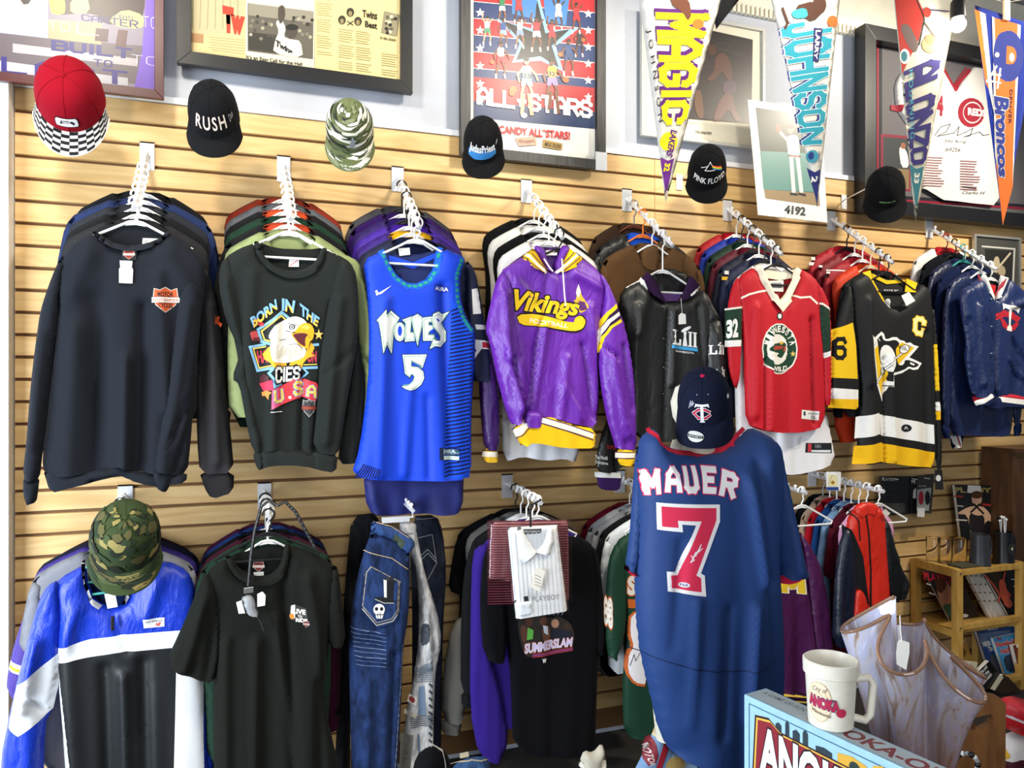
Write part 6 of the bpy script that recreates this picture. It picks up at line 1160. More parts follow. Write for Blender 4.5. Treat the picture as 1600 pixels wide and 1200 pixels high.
# --- photograph of a baseball player in a clear sign holder
Y = -.16
q = [(1168,156),(1282,172),(1292,348),(1184,336)]
r = thing('photo_card', 'white bordered photograph of a baseball player in a clear stand, numbered at the bottom', 'photograph', P(1240, 348, Y), 'framed pictures on the wall')
MB().prism(Q(q, Y), Y-.003, Y).build('card', mat('photo_paper', '#e9e7e0', .45), r); S = flat(Y-.003)
p = Print(S, step=.00003); p.poly([(1181,168),(1272,182),(1281,322),(1196,310)], '#4d6a66'); p.poly([(1181,168),(1272,182),(1274,240),(1188,236)], '#3a3f38'); p.poly([(1188,236),(1274,240),(1278,300),(1193,296)], '#5f9088'); p.poly([(1194,296),(1279,302),(1281,322),(1196,310)], '#9a8260')
p.poly([(1228,214),(1240,210),(1248,214),(1250,246),(1232,246)], '#e4e0d8', 1); p.polys([seg((1229,218),(1220,208),4), seg((1220,208),(1216,202),4)], '#e0d8cc'); p.ell(1216, 200, 5, 7, '#7a4434'); p.ell(1235, 203, 5, 6, '#b88468'); p.ell(1235, 198, 6, 3.4, '#7a2024'); p.polys([seg((1236,246),(1240,300),6,.2), seg((1246,246),(1252,300),6,.2)], '#e2ded6'); p.polys([seg((1236,303),(1244,304),4), seg((1249,303),(1257,305),4)], '#22201f'); p.line([(1232,243),(1250,245)], 2, '#8a2026')
p.text('4192', [(1226,320),(1259,324),(1258,338),(1225,334)], '#4a4a4c', .05); p.text('All Time Hits Leader', [(1214,338),(1270,344),(1270,347),(1214,341)], '#b0aca4'); p.build('photo_print', r, printmat('poster_ink', .35))
MB().prism(Q([(1165,152),(1287,170),(1297,352),(1181,340)], Y), Y-.008, Y-.006).build('clear_cover', glass('picture_glass', .12, alpha=.0), r)
MB().prism(Q([(1181,338),(1297,350),(1297,353),(1181,341)], Y), Y-.03, -.004).build('clear_foot', glass('clear_film', .08, alpha=.05), r)
# ================================================================== pennants on a line
def pennant(label, Y, pts, hexc, seed):
    r = thing('pennant', label, 'pennant', P(*pts[2], Y), 'felt pennants hanging by their wide end'); e = Ex(r, Y)
    S = e.pc('felt', pts, hexc, 'felt', t=.003, r=.006, amp=.004, nf=2, seed=seed, sm=0, res=.02, back=.3); return r, S, Print(S, base=.002)
YP = -1.0
r, S, p = pennant('white pennant with yellow and purple lettering, leftmost of the four', YP, [(987,-90),(1151,-90),(1040,318)], '#d8d3c9', 3)
mq = [(1110,22),(1071,194),(1034,197),(1021,20)]
for off, c in (((-7, 3), '#5a1f72'), ((-4, 2), '#5a1f72')): p.block('MAGIC', [(a+off[0]*.3, b-6) for a, b in mq], c, 1.7, 1.7)
p.block('MAGIC', mq, '#f0d418', 1.6, 1.7)
p.text('JOHNSON', [(1016,46),(1034,190),(1027,193),(1008,48)], '#2b2230', .0, space=1.9)
p.poly([(1050,-20),(1076,0),(1080,24),(1074,34),(1066,20),(1046,6)], '#6a4030', 1); p.ell(1090, 38, 9, 8, '#d8742a')
p.ell(1044, 222, 14, 15, '#f2d81e'); p.text('LAKERS', [(1058,204),(1049,247),(1039,244),(1047,203)], '#5a1f72', .04, shear=.2); p.poly([(1031,246),(1042,252),(1052,248),(1040,303)], '#6a2a80'); p.text('32', [(1046,256),(1044,269),(1036,268),(1037,256)], '#f2d81e', .05); p.build('lettering', r, printmat('felt_print', .9))
r, S, p = pennant('white pennant with teal lettering in front of the photograph card', YP, [(1187,-80),(1321,-80),(1277,325)], '#d6d1c6', 5)
jq = [(1302,26),(1284,226),(1254,227),(1219,40)]
p.block('JOHNSON', [(a-4, b-1) for a, b in jq], '#2a3a7a', 1.6, 1.7); p.block('JOHNSON', jq, '#2d8fa2', 1.45, 1.7, out='#d9e2e2', ow=1.8); p.poly([(1270,44),(1284,46),(1277,98),(1268,97)], '#2a2a5a'); p.text('LARRY', [(1281,48),(1275,94),(1270,93),(1273,48)], '#eae6df', .03)
p.poly([(1240,10),(1270,2),(1290,14),(1268,36),(1252,26)], '#4a3026', 1); p.poly([(1234,18),(1258,12),(1262,28),(1240,30)], '#3aa0b0', 1); p.ell(1279, 8, 11, 14, '#4a3026'); p.ell(1300, 34, 9, 9, '#d8642e'); p.line([(1222,14),(1230,36),(1226,44)], 4, '#4a3026')
p.ell(1268, 245, 9, 10, '#3f8fa4'); p.ell(1266, 244, 4, 6, '#2a3a7a'); p.text('CHARLOTTE', [(1281,238),(1279,254),(1276,254),(1277,237)], '#3a3a6a', .02); p.poly([(1260,262),(1271,270),(1281,264),(1277,318)], '#2a2f6e'); p.text('2', [(1276,276),(1275,286),(1267,285),(1268,276)], '#eae6df', .05); p.build('lettering', r, printmat('felt_print', .9))
r, S, p = pennant('white pennant with dark purple lettering and red corner, before the shadow box', YP, [(1392,-50),(1506,-50),(1430,347)], '#d2ccba', 7)
p.poly([(1398,-5),(1432,-5),(1444,20),(1436,60),(1410,116)], '#b0342c'); p.line([(1430,-5),(1444,30),(1436,70)], 2, '#2a2220'); p.poly([(1405,40),(1420,36),(1436,70),(1430,84),(1418,70)], '#6a5a58', 1); p.ell(1454, 70, 14, 13, '#c9a06a'); p.ell(1452, 62, 8, 8, '#9a7050'); p.ell(1414, 88, 8, 12, '#d8d8d4'); p.ell(1413, 88, 5, 8, '#3a7a84'); p.ell(1448, 20, 6, 8, '#c0392e'); p.line([(1452,16),(1482,18)], 2, '#3a2f5a'); p.line([(1444,36),(1460,58)], 2, '#5a4a44')
aq = [(1470,86),(1446,256),(1424,258),(1411,112)]
p.block('ALONZO', aq, '#37306e', 1.6, 1.4); p.text('MOURNING', [(1426,108),(1429,216),(1423,217),(1420,110)], '#4fb0b4', .0, space=1.3)
p.poly([(1420,256),(1432,264),(1443,260),(1432,325)], '#3a7a84'); p.text('33', [(1437,270),(1435,287),(1428,286),(1429,270)], '#e6e0d0', .04); p.build('lettering', r, printmat('felt_print', .9))
r, S, p = pennant('orange and blue football pennant pinned to the line, rightmost', YP, [(1523,8),(1625,42),(1567,353)], '#2d3f9e', 9)
p.poly([(1523,14),(1531,18),(1545,140),(1540,130)], '#e8742a'); p.poly([(1530,18),(1539,22),(1554,180),(1545,140)], '#e4e0d8'); p.poly([(1552,28),(1590,38),(1583,290),(1567,352),(1557,260)], '#e8742a'); p.poly([(1549,26),(1553,28),(1558,262),(1555,240)], '#e4e0d8'); p.poly([(1589,38),(1594,40),(1585,250),(1582,290)], '#e4e0d8')
p.ell(1575, 88, 24, 40, '#2b3c98'); p.poly([(1552,70),(1560,52),(1576,48),(1592,58),(1600,84),(1594,116),(1582,128),(1572,124),(1564,104),(1550,104)], '#26358c', 1); p.ell(1557, 86, 3.5, 4, '#e4e0d8'); p.text('D', [(1572,72),(1588,74),(1587,102),(1571,100)], '#e8742a', .12); p.ell(1580, 90, 4, 7, '#e4e0d8'); p.polys([seg((1556,104),(1542,128),3), seg((1562,108),(1558,138),3), seg((1542,126),(1562,130),3), seg((1546,116),(1562,118),3)], '#e4e0d8')
p.text('DENVER', [(1582,140),(1580,194),(1575,194),(1577,140)], '#5a2a3a', .02, space=1.1); p.text('Broncos', [(1576,146),(1574,276),(1560,280),(1552,150)], '#26358c', .05, shear=.3, out='#e4e0d8', ob=.03); p.build('lettering', r, printmat('felt_print', .9))
pin = thing('clothespin', 'wooden clothespin and string holding the orange and blue pennant', 'clothespin', P(1572, 28, YP-.01))
MB().box(P(1570,30,YP-.012), P(1575,2,YP-.004)).build('peg', wood('pine_peg', '#d9b888', '#e6cda4'), pin); MB().tube([P(1400,-42,YP), P(1572,4,YP-.002), P(1660,-12,YP)], .0012, 6).build('string', fab('#d8d0bc'), pin)
r, S, p = pennant('plain black pennant edge behind the leftmost white pennant', -.8, [(1088,-120),(1178,-30),(1119,46)], '#17171a', 2)
# ================================================================== caps
def cap(label, px, py, Y, sc, crown, brim, draw=None, tilt=60, roll=0, yaw=0, kind='knit', brimdraw=None, a=.082, b=.096, h=.118, bl=.068, curve=.022, button=None, group='caps on pegs and displays', crownmat=None, peg=True, pegpx=None):
    al = math.radians(tilt); R3 = Euler((al, math.radians(roll), math.radians(yaw)), 'XYZ').to_matrix()
    c0 = R3 @ Vector((0, -.028*sc, .045*sc)); loc = P(px, py, Y)-c0
    r = thing('baseball_hat', label, 'cap', loc, group, rot=(al, math.radians(roll), math.radians(yaw)))
    def cr(th, ph, off=0):
        k = math.cos(ph)**.72; fx = 1+.04*math.cos(3*th)*math.cos(ph)*0
        z = (h+off)*math.sin(ph)**.86
        return ((a+off)*math.sin(th)*k*sc, -(b+off)*math.cos(th)*k*sc, z*sc)
    HP = math.pi/2
    m = crownmat or fab(crown, kind)
    mb = MB().grid(lambda u, v: cr(u*2*math.pi, v*HP*.999), 48, 16, True); mb.grid(lambda u, v: cr(-u*2*math.pi, v*HP*.96, -.004), 48, 10, True)
    co_ = mb.build('crown', m, r, True, local=True)
    sm_ = MB()
    for i in range(6): sm_.tube([cr(i*math.pi/3, v/10*HP*.98, .0005) for v in range(11)], .0011*sc, 5)
    sm_.build('seam', m, r, True, local=True)
    MB().ball((0, 0, h*sc), .0075*sc, 10, (1, 1, .55)).build('button', fab(button, kind) if button else m, r, True, local=True)
    def br(u, v, off=0):
        th = (u-.5)*2*math.radians(82); x0, y0, z0 = cr(th, .03); k = math.cos((u-.5)*2*1.35)
        x = x0*(1+.10*v); y = y0-bl*sc*v*max(k, 0)**.6; z = z0-curve*sc*(x/(a*sc))**2*v*.9-.010*sc*v+off
        return (x, y, z)
    bm = MB().grid(lambda u, v: br(u, v), 32, 8); bm.grid(lambda u, v: br(1-u, v, -.0035*sc), 32, 8)
    ed = [br(i/32, 1, -.0017*sc) for i in range(33)]; bm.tube(ed, .0022*sc, 6)
    bo = bm.build('brim', (crownmat if brim == crown else None) or fab(brim, kind), r, True, local=True)
    def S(P2, off):
        out = []
        for s_, t_ in np.asarray(P2): out.append(cr(s_/.088, min(1.5, (t_/.155)*HP), off+.0012))
        return np.array(out)
    def SB(P2, off): return np.array([br(.5+s_/.19, max(0, min(1, t_)), off+.001) for s_, t_ in np.asarray(P2)])
    S.Y = 0; SB.Y = 0; S.ob = co_; SB.ob = bo
    if draw: p = Print(S, px=False, res=.006); draw(p); p.build('front_design', r, printmat('embroidery', .85), local=True)
    if brimdraw: p = Print(SB, px=False, res=.01); brimdraw(p); p.build('brim_design', r, printmat('embroidery', .85), local=True)
    if peg:
        k = P(*(pegpx or (px, py-10)), 0); pg = thing('cap_peg', 'white wire peg behind the '+' '.join(label.split()[:9]), 'peg', k, 'pegs holding the caps'); tp = loc+R3 @ Vector((0, .01*sc, .085*sc))
        MB().box((k.x-.016, -.005, k.z-.035), (k.x+.016, -.0005, k.z+.035)).build('bracket', STEEL, pg); MB().tube([(k.x, -.004, k.z+.01), (tp.x, tp.y, tp.z)], .003, 8).build('prong', STEEL, pg)
    return r
def d_van(p): p.polys([[(-.028,.020),(.028,.020),(.03,.026),(.03,.042),(.026,.048),(-.026,.048),(-.03,.042),(-.03,.026)]], '#14141a'); p.polys([[(-.026,.022),(.026,.022),(.028,.027),(.028,.041),(.024,.046),(-.024,.046),(-.028,.041),(-.028,.027)]], '#eceae6'); p.poly([(-.018,.027),(-.014,.040),(.004,.041),(.016,.038),(.021,.032),(.016,.026),(.012,.032),(-.008,.032)], '#191a20'); p.text('VANS', [(-.012,.039),(.010,.039),(.010,.033),(-.012,.033)], '#eceae6', .03)
def chk(p):
    for i in range(12):
        for j in range(7):
            if (i+j) % 2: continue
            u0, v0 = -.095+i*.0158, .02+j*.14; p.poly([(u0,v0),(u0+.0158,v0),(u0+.0158,min(v0+.14,1)),(u0,min(v0+.14,1))], '#17171a')
            p.off -= p.step
cap('red cap with black and white checkered flat brim and white bear patch', 106, 157, -.30, 1.2, '#900f20', '#efece6', d_van, brimdraw=chk, curve=.004, tilt=78, bl=.062)
cap('black cap with tall white letters across the front band', 332, 180, -.28, 1.0, '#17181b', '#17181b', lambda p: (p.text('RUSH', [(-.056,.066),(.056,.066),(.056,.026),(-.056,.026)], '#eee6da', .015, space=1.25, out='#b0603c', ob=.012), p.text('Dun', [(.072,.058),(.094,.066),(.094,.046),(.072,.036)], '#a8a8aa', 0)), tilt=64, h=.135, yaw=-6)
def camo(p, cols, n, seed, big=.03, asp=.33):
    rn = random.Random(seed)
    for i in range(n):
        x, y = rn.uniform(-.2, .2), rn.uniform(.0, .15); k = [(x+big*(1.6+rn.random())*math.cos(t_)*(.6+.5*rn.random()), y+big*asp*math.sin(t_)*(.5+.8*rn.random())) for t_ in [j*math.pi/5 for j in range(10)]]
        k = [(a_, max(.001, min(.152, b_))) for a_, b_ in k]; p.poly(k, rn.choice(cols), 1); p.off -= p.step*.8
def camob(p, cols, n, seed):
    rn = random.Random(seed)
    for i in range(n):
        x, y = rn.uniform(-.085, .085), rn.uniform(.1, .95); k = [(max(-.094, min(.094, x+.03*(.6+rn.random())*math.cos(t_)*(.6+.5*rn.random()))), max(.02, min(.99, y+.16*math.sin(t_)*(.4+.9*rn.random())))) for t_ in [j*math.pi/5 for j in range(10)]]
        p.poly(k, rn.choice(cols), 1); p.off -= p.step*.8
TC = ['#dcdccb', '#2c2f2b', '#5a6440', '#7d8566', '#e8e6dc', '#3f4a30']
cap('green and white striped camouflage cap beside the wide black frame', 546, 203, -.26, 1.0, '#6a7350', '#6a7350', lambda p: (camo(p, TC, 130, 33, .022, .3), p.poly([(-.004,.03),(.02,.024),(.024,.05),(.012,.07),(.008,.05)], '#8d9094', 1)), tilt=72, yaw=-10, brimdraw=lambda p: camob(p, TC, 26, 3))
cap('black cap with blue and white band logo over the basketball poster', 754, 226, -.28, .92, '#161618', '#161618', lambda p: (p.poly([(-.066,.014),(.066,.020),(.068,.04),(-.066,.056)], '#3b8ad0', 1), p.text('JudasPriest', [(-.066,.072),(.066,.062),(.068,.030),(-.062,.032)], '#e9eaee', .03, shear=.2, out='#20242c', ob=.02), p.text('rock', [(.075,.06),(.092,.07),(.092,.06),(.075,.05)], '#c9c9cc')), tilt=62, h=.135, yaw=-22)
def d_pf(p):
    p.text('PINK FLOYD', [(-.075,.05),(.085,.05),(.085,.028),(-.075,.028)], '#eceae6', .02, arc=-.25); t_ = [(-.026,.075),(.03,.075),(.002,.112)]
    p.polys([seg(t_[i], t_[(i+1) % 3], .003, .5) for i in range(3)], '#e9e9e6'); p.line([(-.05,.082),(-.012,.094)], .0024, '#e9e9e6')
    for k, c in enumerate(['#c9302c', '#e08a2a', '#e8d030', '#4aa04a', '#3a6ac0']): p.line([(.016,.096-k*.003),(.07,.076-k*.004)], .003, c)
cap('black cap with white prism triangle and arched white letters', 1106, 267, -.28, .98, '#121214', '#121214', d_pf, tilt=62, h=.132, yaw=-28, pegpx=(1061, 285))
cap('plain black cap with small green embroidery by the shadow box', 1385, 298, -.26, 1.06, '#131315', '#131315', lambda p: (p.text('GREEN MILL INN', [(-.035,.034),(.035,.034),(.035,.028),(-.035,.028)], '#8fbf7a', .02)), tilt=62, yaw=-38, pegpx=(1318, 316))
WC = ['#2b3a22', '#1a2016', '#8a7e4a', '#3d4a2a', '#54502e', '#22301e']
cap('woodland camouflage cap resting on the blue windbreaker hanger', 196, 846, -.47, 1.16, '#39452a', '#39452a', lambda p: camo(p, WC, 110, 9, .011, 1.1), tilt=50, yaw=6, bl=.056, brimdraw=lambda p: camob(p, WC, 30, 5), peg=False)
# track spotlight by the orange pennant
YS = -1.05; q = P(1497, 44, YS)
r = thing('track_spotlight', 'lit black track spotlight hanging from the ceiling at top right', 'spotlight', q)
MB().lathe([(.018,.03),(.026,.034),(.024,.09),(.012,.11)], q, 16).build('housing', mat('black_metal', '#1a1a1c', .4, .4), r, True); MB().tube([(q.x,q.y,q.z+.1),(q.x,q.y,3.62)], .006, 8).build('stem', mat('black_metal', '#1a1a1c', .4, .4), r)
m, n_, l_, b_ = _new('lamp_glow'); b_.inputs['Emission Color'].default_value = (1, .93, .8, 1); b_.inputs['Emission Strength'].default_value = 30
MB().ball((q.x, q.y, q.z+.012), .026, 14).build('bulb', m, r, True)
l = bpy.data.lights.new('track_spotlight_lamp', 'POINT'); l.energy = 3.5; l.color = (1, .9, .74); l.shadow_soft_size = .03
o = bpy.data.objects.new('track_spotlight_lamp', l); COL.objects.link(o); o.location = (q.x, q.y-.04, q.z-.02)
# ================================================================== blue baseball jersey on a form, in front of the rack
YM = -1.30
mc = P(1098, 700, YM)
r = thing('mannequin', 'cream dress form wearing the navy blue baseball jersey and cap', 'mannequin', (mc.x, YM, 0))
MB().lathe([(.15,0),(.15,.012),(.03,.02),(.014,.03),(.014,.62)], (mc.x, YM, 0), 24).build('stand', mat('black_metal', '#1a1a1c', .4, .4), r, True)
zt = mc.z+.02
tor = MB().grid(lambda u, v: (mc.x+(.11+.03*math.sin(v*3.1))*(.55+.45*min(1, (1-v)*5))*math.cos(u*2*math.pi), YM+.045+.055*(.5+.5*min(1, (1-v)*5))*math.sin(u*2*math.pi), .60+(zt-.60)*v), 24, 14, True)
cream = mat('dress_form', '#e4dcc8', .6)
tor.build('torso', cream, r, True)
MB().lathe([(.052,-.05),(.046,0),(.045,.03),(.062,.06),(.068,.10),(.055,.14),(.02,.16)], (mc.x, YM+.03, zt), 20).build('neck', cream, r, True)
g = Gar(TA[5], .9, 'baseball_jersey', 'navy blue baseball jersey on a form with player name and pink seven', 'jersey', (1100, 1192), hang=None, Y=YM)
C = '#21407a'
body = [(1022,667),(1030,690),(1055,703),(1090,706),(1130,700),(1158,682),(1171,667),(1195,677),(1212,692),(1218,740),(1216,800),(1210,870),(1216,950),(1219,1030),(1216,1100),(1212,1190),(1160,1192),(1060,1180),(1040,1165),(1026,1130),(1015,1080),(1002,1030),(994,960),(993,900),(998,820),(996,760),(998,692),(1006,678)]
B = g.pc('body', body, C, 'mesh', t=.085, r=.14, amp=.006, nf=6, seed=17, back=.75, cr=[(1140,740,1165,900,.012,.012),(1160,720,1190,900,.016,-.014),(1060,930,1055,1120,.014,.008),(1110,940,1100,1130,.012,-.008),(1040,840,1030,1000,.014,-.008),(1180,900,1190,1100,.016,-.014),(1150,940,1140,1100,.014,.01)])
g.pc('sleeve', [(998,692),(1004,720),(1002,790),(998,850),(992,898),(976,888),(983,840),(988,770),(992,715)], C, 'mesh', dy=.02, t=.04, r=.05, amp=.004, nf=2, seed=3)
SR = g.pc('sleeve', [(1196,680),(1214,692),(1222,740),(1236,810),(1250,865),(1256,894),(1216,908),(1208,850),(1202,780),(1196,720)], C, 'mesh', dy=-.012, t=.055, r=.06, amp=.006, nf=3, seed=4, cr=[(1204,720,1214,890,.012,-.018),(1225,760,1236,890,.014,.012)])
g.pc('sleeve_piping', [(1214,901),(1235,897),(1256,887),(1257,896),(1236,906),(1216,911)], '#d8274c', dy=-.03, t=.03, r=.02, amp=0, nf=0, sm=0); g.pc('sleeve_piping', [(976,882),(993,893),(992,901),(975,889)], '#d8274c', dy=.012, t=.03, r=.02, amp=0, nf=0, sm=0)
p = Print(B, Y=YM-.03)
nk = [(1022,668),(1030,688),(1042,697),(1056,702),(1090,706),(1130,700),(1150,690),(1171,668)]
p.polys([seg((a[0], a[1]+4), (b[0], b[1]+4), 7, .4) for a, b in zip(nk, nk[1:])], '#cf2440'); p.build('neck_piping', g.r, printmat('sewn_stripe', .85))
p = Print(B)
km = lambda l: [(990+x_/5.4526, 720+y_/5.4526) for x_, y_ in l]
for s_, q_ in (('M', [(165,102),(262,70),(272,298),(185,320)]), ('A', [(305,50),(390,50),(415,275),(292,280)]), ('U', [(440,45),(560,43),(552,276),(424,276)]), ('E', [(610,45),(740,55),(692,280),(578,275)]), ('R', [(782,70),(905,118),(846,330),(708,292)])): p.block(s_, km(q_), '#f2f0f0', 1.9, 1.6, out='#d8305c', ow=2.5)
p.build('player_name', g.r, printmat('tackle_twill', .7))
p = Print(B); s7 = [(1036,789),(1120,789),(1120,814),(1090,895),(1096,899),(1098,929),(1048,924),(1047,896),(1058,896),(1087,819),(1064,818),(1065,830),(1037,829)]
p.polys([s7]+[seg(s7[i], s7[(i+1) % len(s7)], 3, .5) for i in range(len(s7))], '#f1eeee'); s7b = [(1040,793),(1116,793),(1116,812),(1085,898),(1092,902),(1093,924),(1052,920),(1051,900),(1061,900),(1093,814),(1060,814),(1061,825),(1041,825)]
p.poly(s7b, '#dc2f52'); p.ell(1069, 914, 7, 4, '#e9e4ea'); p.text('PSA', [(1064,912),(1074,916)], '#3a3f6a'); p.line([(1078,876),(1084,862),(1080,872),(1088,858),(1084,868),(1092,850),(1088,862),(1094,856)], 1.3, '#f4eef0'); p.line([(1077,878),(1082,874),(1078,868)], 1.3, '#f4eef0'); p.build('number', g.r, printmat('tackle_twill', .7))
p = Print(B); p.line([(1003,1026),(1030,1034),(1080,1044),(1130,1049),(1180,1046),(1218,1034)], 1.6, '#12254a'); p.build('seam', g.r)
def d_tc(p):
    p.polys([seg((-.028,.040),(-.012,.052),.009), seg((-.012,.052),(.010,.052),.009), seg((.010,.052),(.024,.044),.009), seg((-.028,.040),(-.012,.028),.009), seg((-.012,.028),(.012,.028),.009), seg((.012,.028),(.024,.034),.009)], '#f0eef0'); p.polys([seg((-.028,.040),(-.012,.052),.006), seg((-.012,.052),(.010,.052),.006), seg((.010,.052),(.024,.044),.006), seg((-.028,.040),(-.012,.028),.006), seg((-.012,.028),(.012,.028),.006), seg((.012,.028),(.024,.034),.006)], '#c8284a')
    p.poly([(-.024,.068),(.024,.068),(.026,.056),(.018,.061),(.005,.061),(.005,.022),(.009,.016),(-.009,.016),(-.005,.022),(-.005,.061),(-.018,.061),(-.026,.056)], '#f0eef0'); p.line([(-.046,.05),(-.044,.072),(-.04,.056),(-.036,.074),(-.034,.06),(-.03,.07)], .002, '#c9ccd8')
    p.poly([(.105,.045),(.118,.045),(.118,.056),(.105,.056)], '#e6e6ea')
    for x in (-.022, .03): p.ell(x, .096, .002, .002, '#c8c8d0', n=6)
def d_stk(p): p.poly([(-.016+.020*math.cos(t_), .52+.26*math.sin(t_)) for t_ in [i*math.pi/9 for i in range(18)]], '#d9dbd6'); p.poly([(-.035,.46),(.003,.46),(.003,.60),(-.035,.60)], '#1b1c20'); p.text('39THIRTY', [(-.033,.49),(.001,.49),(.001,.57),(-.033,.57)], '#c9cbc8', .02)
cap('navy baseball cap with red and white letters, on top of the blue jersey', 1099, 628, YM-.05, .84, '#171c30', '#171c30', d_tc, tilt=44, button='#b8234a', brimdraw=d_stk, h=.128, bl=.075, curve=.05, peg=False, yaw=-38)
# ================================================================== wooden shelf with magazines, right
PINE = wood('pine_shelf', '#b98a3c', '#d2a85a', (6, 6, 1.2), .45)
YB, YF = -.03, -.27
pb = P(1431, 864, YB); Xs = pb.x; Zs = P(1497, 895, YF).z; X2 = Xs+.43; Zm = P(1497, 980, YF).z; Zl = P(1497, 1075, YF).z
r = thing('magazine_shelf', 'low open pine shelf unit holding magazines, at the right wall', 'shelf', (Xs, YB, 0))
for x in (Xs, X2):
    for y in (YB, YF): MB().box((x-.018, y-.018, 0), (x+.018, y+.018, Zs+.018)).build('post', PINE, r, bevel=.002)
    MB().box((x-.016, YF, Zs-.022), (x+.016, YB, Zs+.02)).build('side_rail', PINE, r, bevel=.002); MB().box((x-.016, YF, Zm-.05), (x+.016, YB, Zm-.015)).build('side_rail', PINE, r, bevel=.002)
for z in (Zs, Zm, Zl): MB().box((Xs, YF-.016, z-.012), (X2, YF+.016, z+.016)).build('front_rail', PINE, r, bevel=.003)
for z in (Zs-.004, Zm-.02, Zl-.02): MB().box((Xs+.01, YF, z-.01), (X2-.01, YB, z+.006)).build('shelf_board', PINE, r)
for k in range(5):
    z = Zm+.03+k*.05; MB().box((Xs+.02, YB-.005, z), (X2-.02, YB+.008, z+.018)).build('back_slat', PINE, r)
for z in (Zs, Zm): MB().lathe([(0,0),(.006,0),(.006,.003),(0,.004)], (Xs, YF-.02, z), 10).build('screw', mat('dark_snap', '#6a6a6c', .3, .8), r)
def book(name, label, cat, q, Y, th, cover, draw, edge='#dcd6c8', group=None):
    r = thing(name, label, cat, P(*max(q, key=lambda v: v[1]), Y), group or 'books and magazines on the pine shelf'); cq = Q(q, Y)
    c = Vector((sum(a for a, b in cq)/len(cq), sum(b for a, b in cq)/len(cq)))
    MB().prism([(c.x+(a-c.x)*.98, c.y+(b-c.y)*.985) for a, b in cq], Y-th*.85, Y-th*.15).build('pages', mat('paper_edge', edge, .8), r)
    MB().prism(cq, Y-th, Y-th*.86).build('front_cover', mat('cover_'+cover, cover, .35), r); MB().prism(cq, Y-th*.14, Y).build('back_cover', mat('cover_'+cover, cover, .35), r)
    p = Print(flat(Y-th), step=.00003); draw(p); p.build('cover_print', r, printmat('poster_ink', .35)); return r
def m1(p): p.text('PLAYBOY', [(1442,893),(1494,900),(1494,914),(1444,906)], '#b02430', .05); p.poly([(1462,908),(1476,906),(1488,920),(1486,945),(1476,952),(1466,935)], '#b07a5a', 1); p.poly([(1458,906),(1474,902),(1480,916),(1468,930)], '#5a3018', 1); p.poly([(1470,945),(1494,942),(1504,966),(1484,968)], '#3a5a44', 1); p.line([(1448,912),(1454,914)], 1.5, '#cfcfcf'); p.line([(1452,926),(1460,929)], 1.5, '#cfcfcf'); p.ell(1506, 962, 7, 3, '#e0dcd0')
book('magazine', 'dark magazine with a red title leaning at the left end of the shelf', 'magazine', [(1440,890),(1494,898),(1530,966),(1482,970)], -.14, .012, '#17181c', m1)
for k in range(4):
    book('magazine', ['white spined magazine leftmost in the leaning row', 'white spined magazine second from left in the leaning row', 'white spined magazine third from left in the leaning row', 'white spined magazine nearest the red figure cover'][k], 'magazine', [(1503+k*8,890),(1509+k*8,889),(1549+k*7,962),(1541+k*7,964)], -.16-.004*k, .02, '#d9d6cf', lambda p, k=k: [p.ell(1509+k*8+j*7, 900+j*13, 1.2, 1.2, '#2a2a2a', n=6) for j in range(4)])
def m2(p): p.text('PLAYBOY', [(1538,888),(1582,882),(1583,890),(1540,896)], '#8a8060', .04); p.line([(1540,900),(1552,914),(1562,930),(1560,940)], 3, '#b0483c'); p.line([(1570,895),(1566,914),(1578,930),(1570,944)], 3, '#b0483c'); p.poly([(1560,905),(1570,906),(1574,930),(1584,945),(1574,952),(1562,930)], '#b5523c', 1); p.line([(1580,905),(1594,906)], 1.5, '#c9c9c9'); p.line([(1584,916),(1598,916)], 1.5, '#c9c9c9'); p.line([(1590,940),(1604,952)], 2, '#b0483c')
book('magazine', 'black magazine cover with a red outlined figure on the shelf', 'magazine', [(1530,888),(1592,880),(1625,950),(1572,960)], -.2, .014, '#141416', m2)
book('book', 'tan book with orange picture standing at the left of the lower shelf', 'book', [(1494,1005),(1504,1000),(1516,1034),(1496,1038)], -.2, .02, '#a8803a', lambda p: p.ell(1503, 1020, 6, 8, '#6a4a20'))
book('book', 'tall dark blue baseball history book on the lower shelf', 'book', [(1520,985),(1578,976),(1590,1050),(1545,1064)], -.18, .025, '#24447e', lambda p: (p.poly([(1528,990),(1578,984),(1582,1000),(1532,1006)], '#5f7190'), p.text('NEGRO', [(1534,1003),(1550,1000),(1552,1008),(1536,1011)], '#e0ddd2', .05), p.text('TRAILB', [(1543,1011),(1558,1008),(1559,1015),(1545,1018)], '#e0ddd2', .05), p.poly([(1546,1024),(1566,1020),(1570,1050),(1552,1056)], '#4a4c58'), p.text('BENCH', [(1543,980),(1558,978),(1558,983),(1543,985)], '#cfd3da')))
book('book', 'light blue baseball hall book in front of the dark blue book', 'book', [(1546,996),(1583,988),(1600,1052),(1568,1060)], -.215, .022, '#3f94cc', lambda p: (p.text('The', [(1557,996),(1564,995),(1564,1000),(1558,1001)], '#c23a3c', .03), p.text('Baseball', [(1555,1003),(1584,998),(1585,1007),(1557,1011)], '#c23a3c', .04, out='#f0ece4', ob=.03), p.text('Hall', [(1562,1014),(1576,1011),(1577,1020),(1564,1022)], '#c23a3c', .04, out='#f0ece4', ob=.03), p.poly([(1566,1026),(1586,1020),(1594,1044),(1574,1052)], '#22364e', 1)))
book('book', 'reddish brown hardback at the far right of the lower shelf', 'book', [(1575,1006),(1612,998),(1620,1080),(1594,1088)], -.24, .03, '#6a2420', lambda p: p.poly([(1587,1007),(1592,1006),(1593,1011),(1588,1012)], '#e6e2da'))
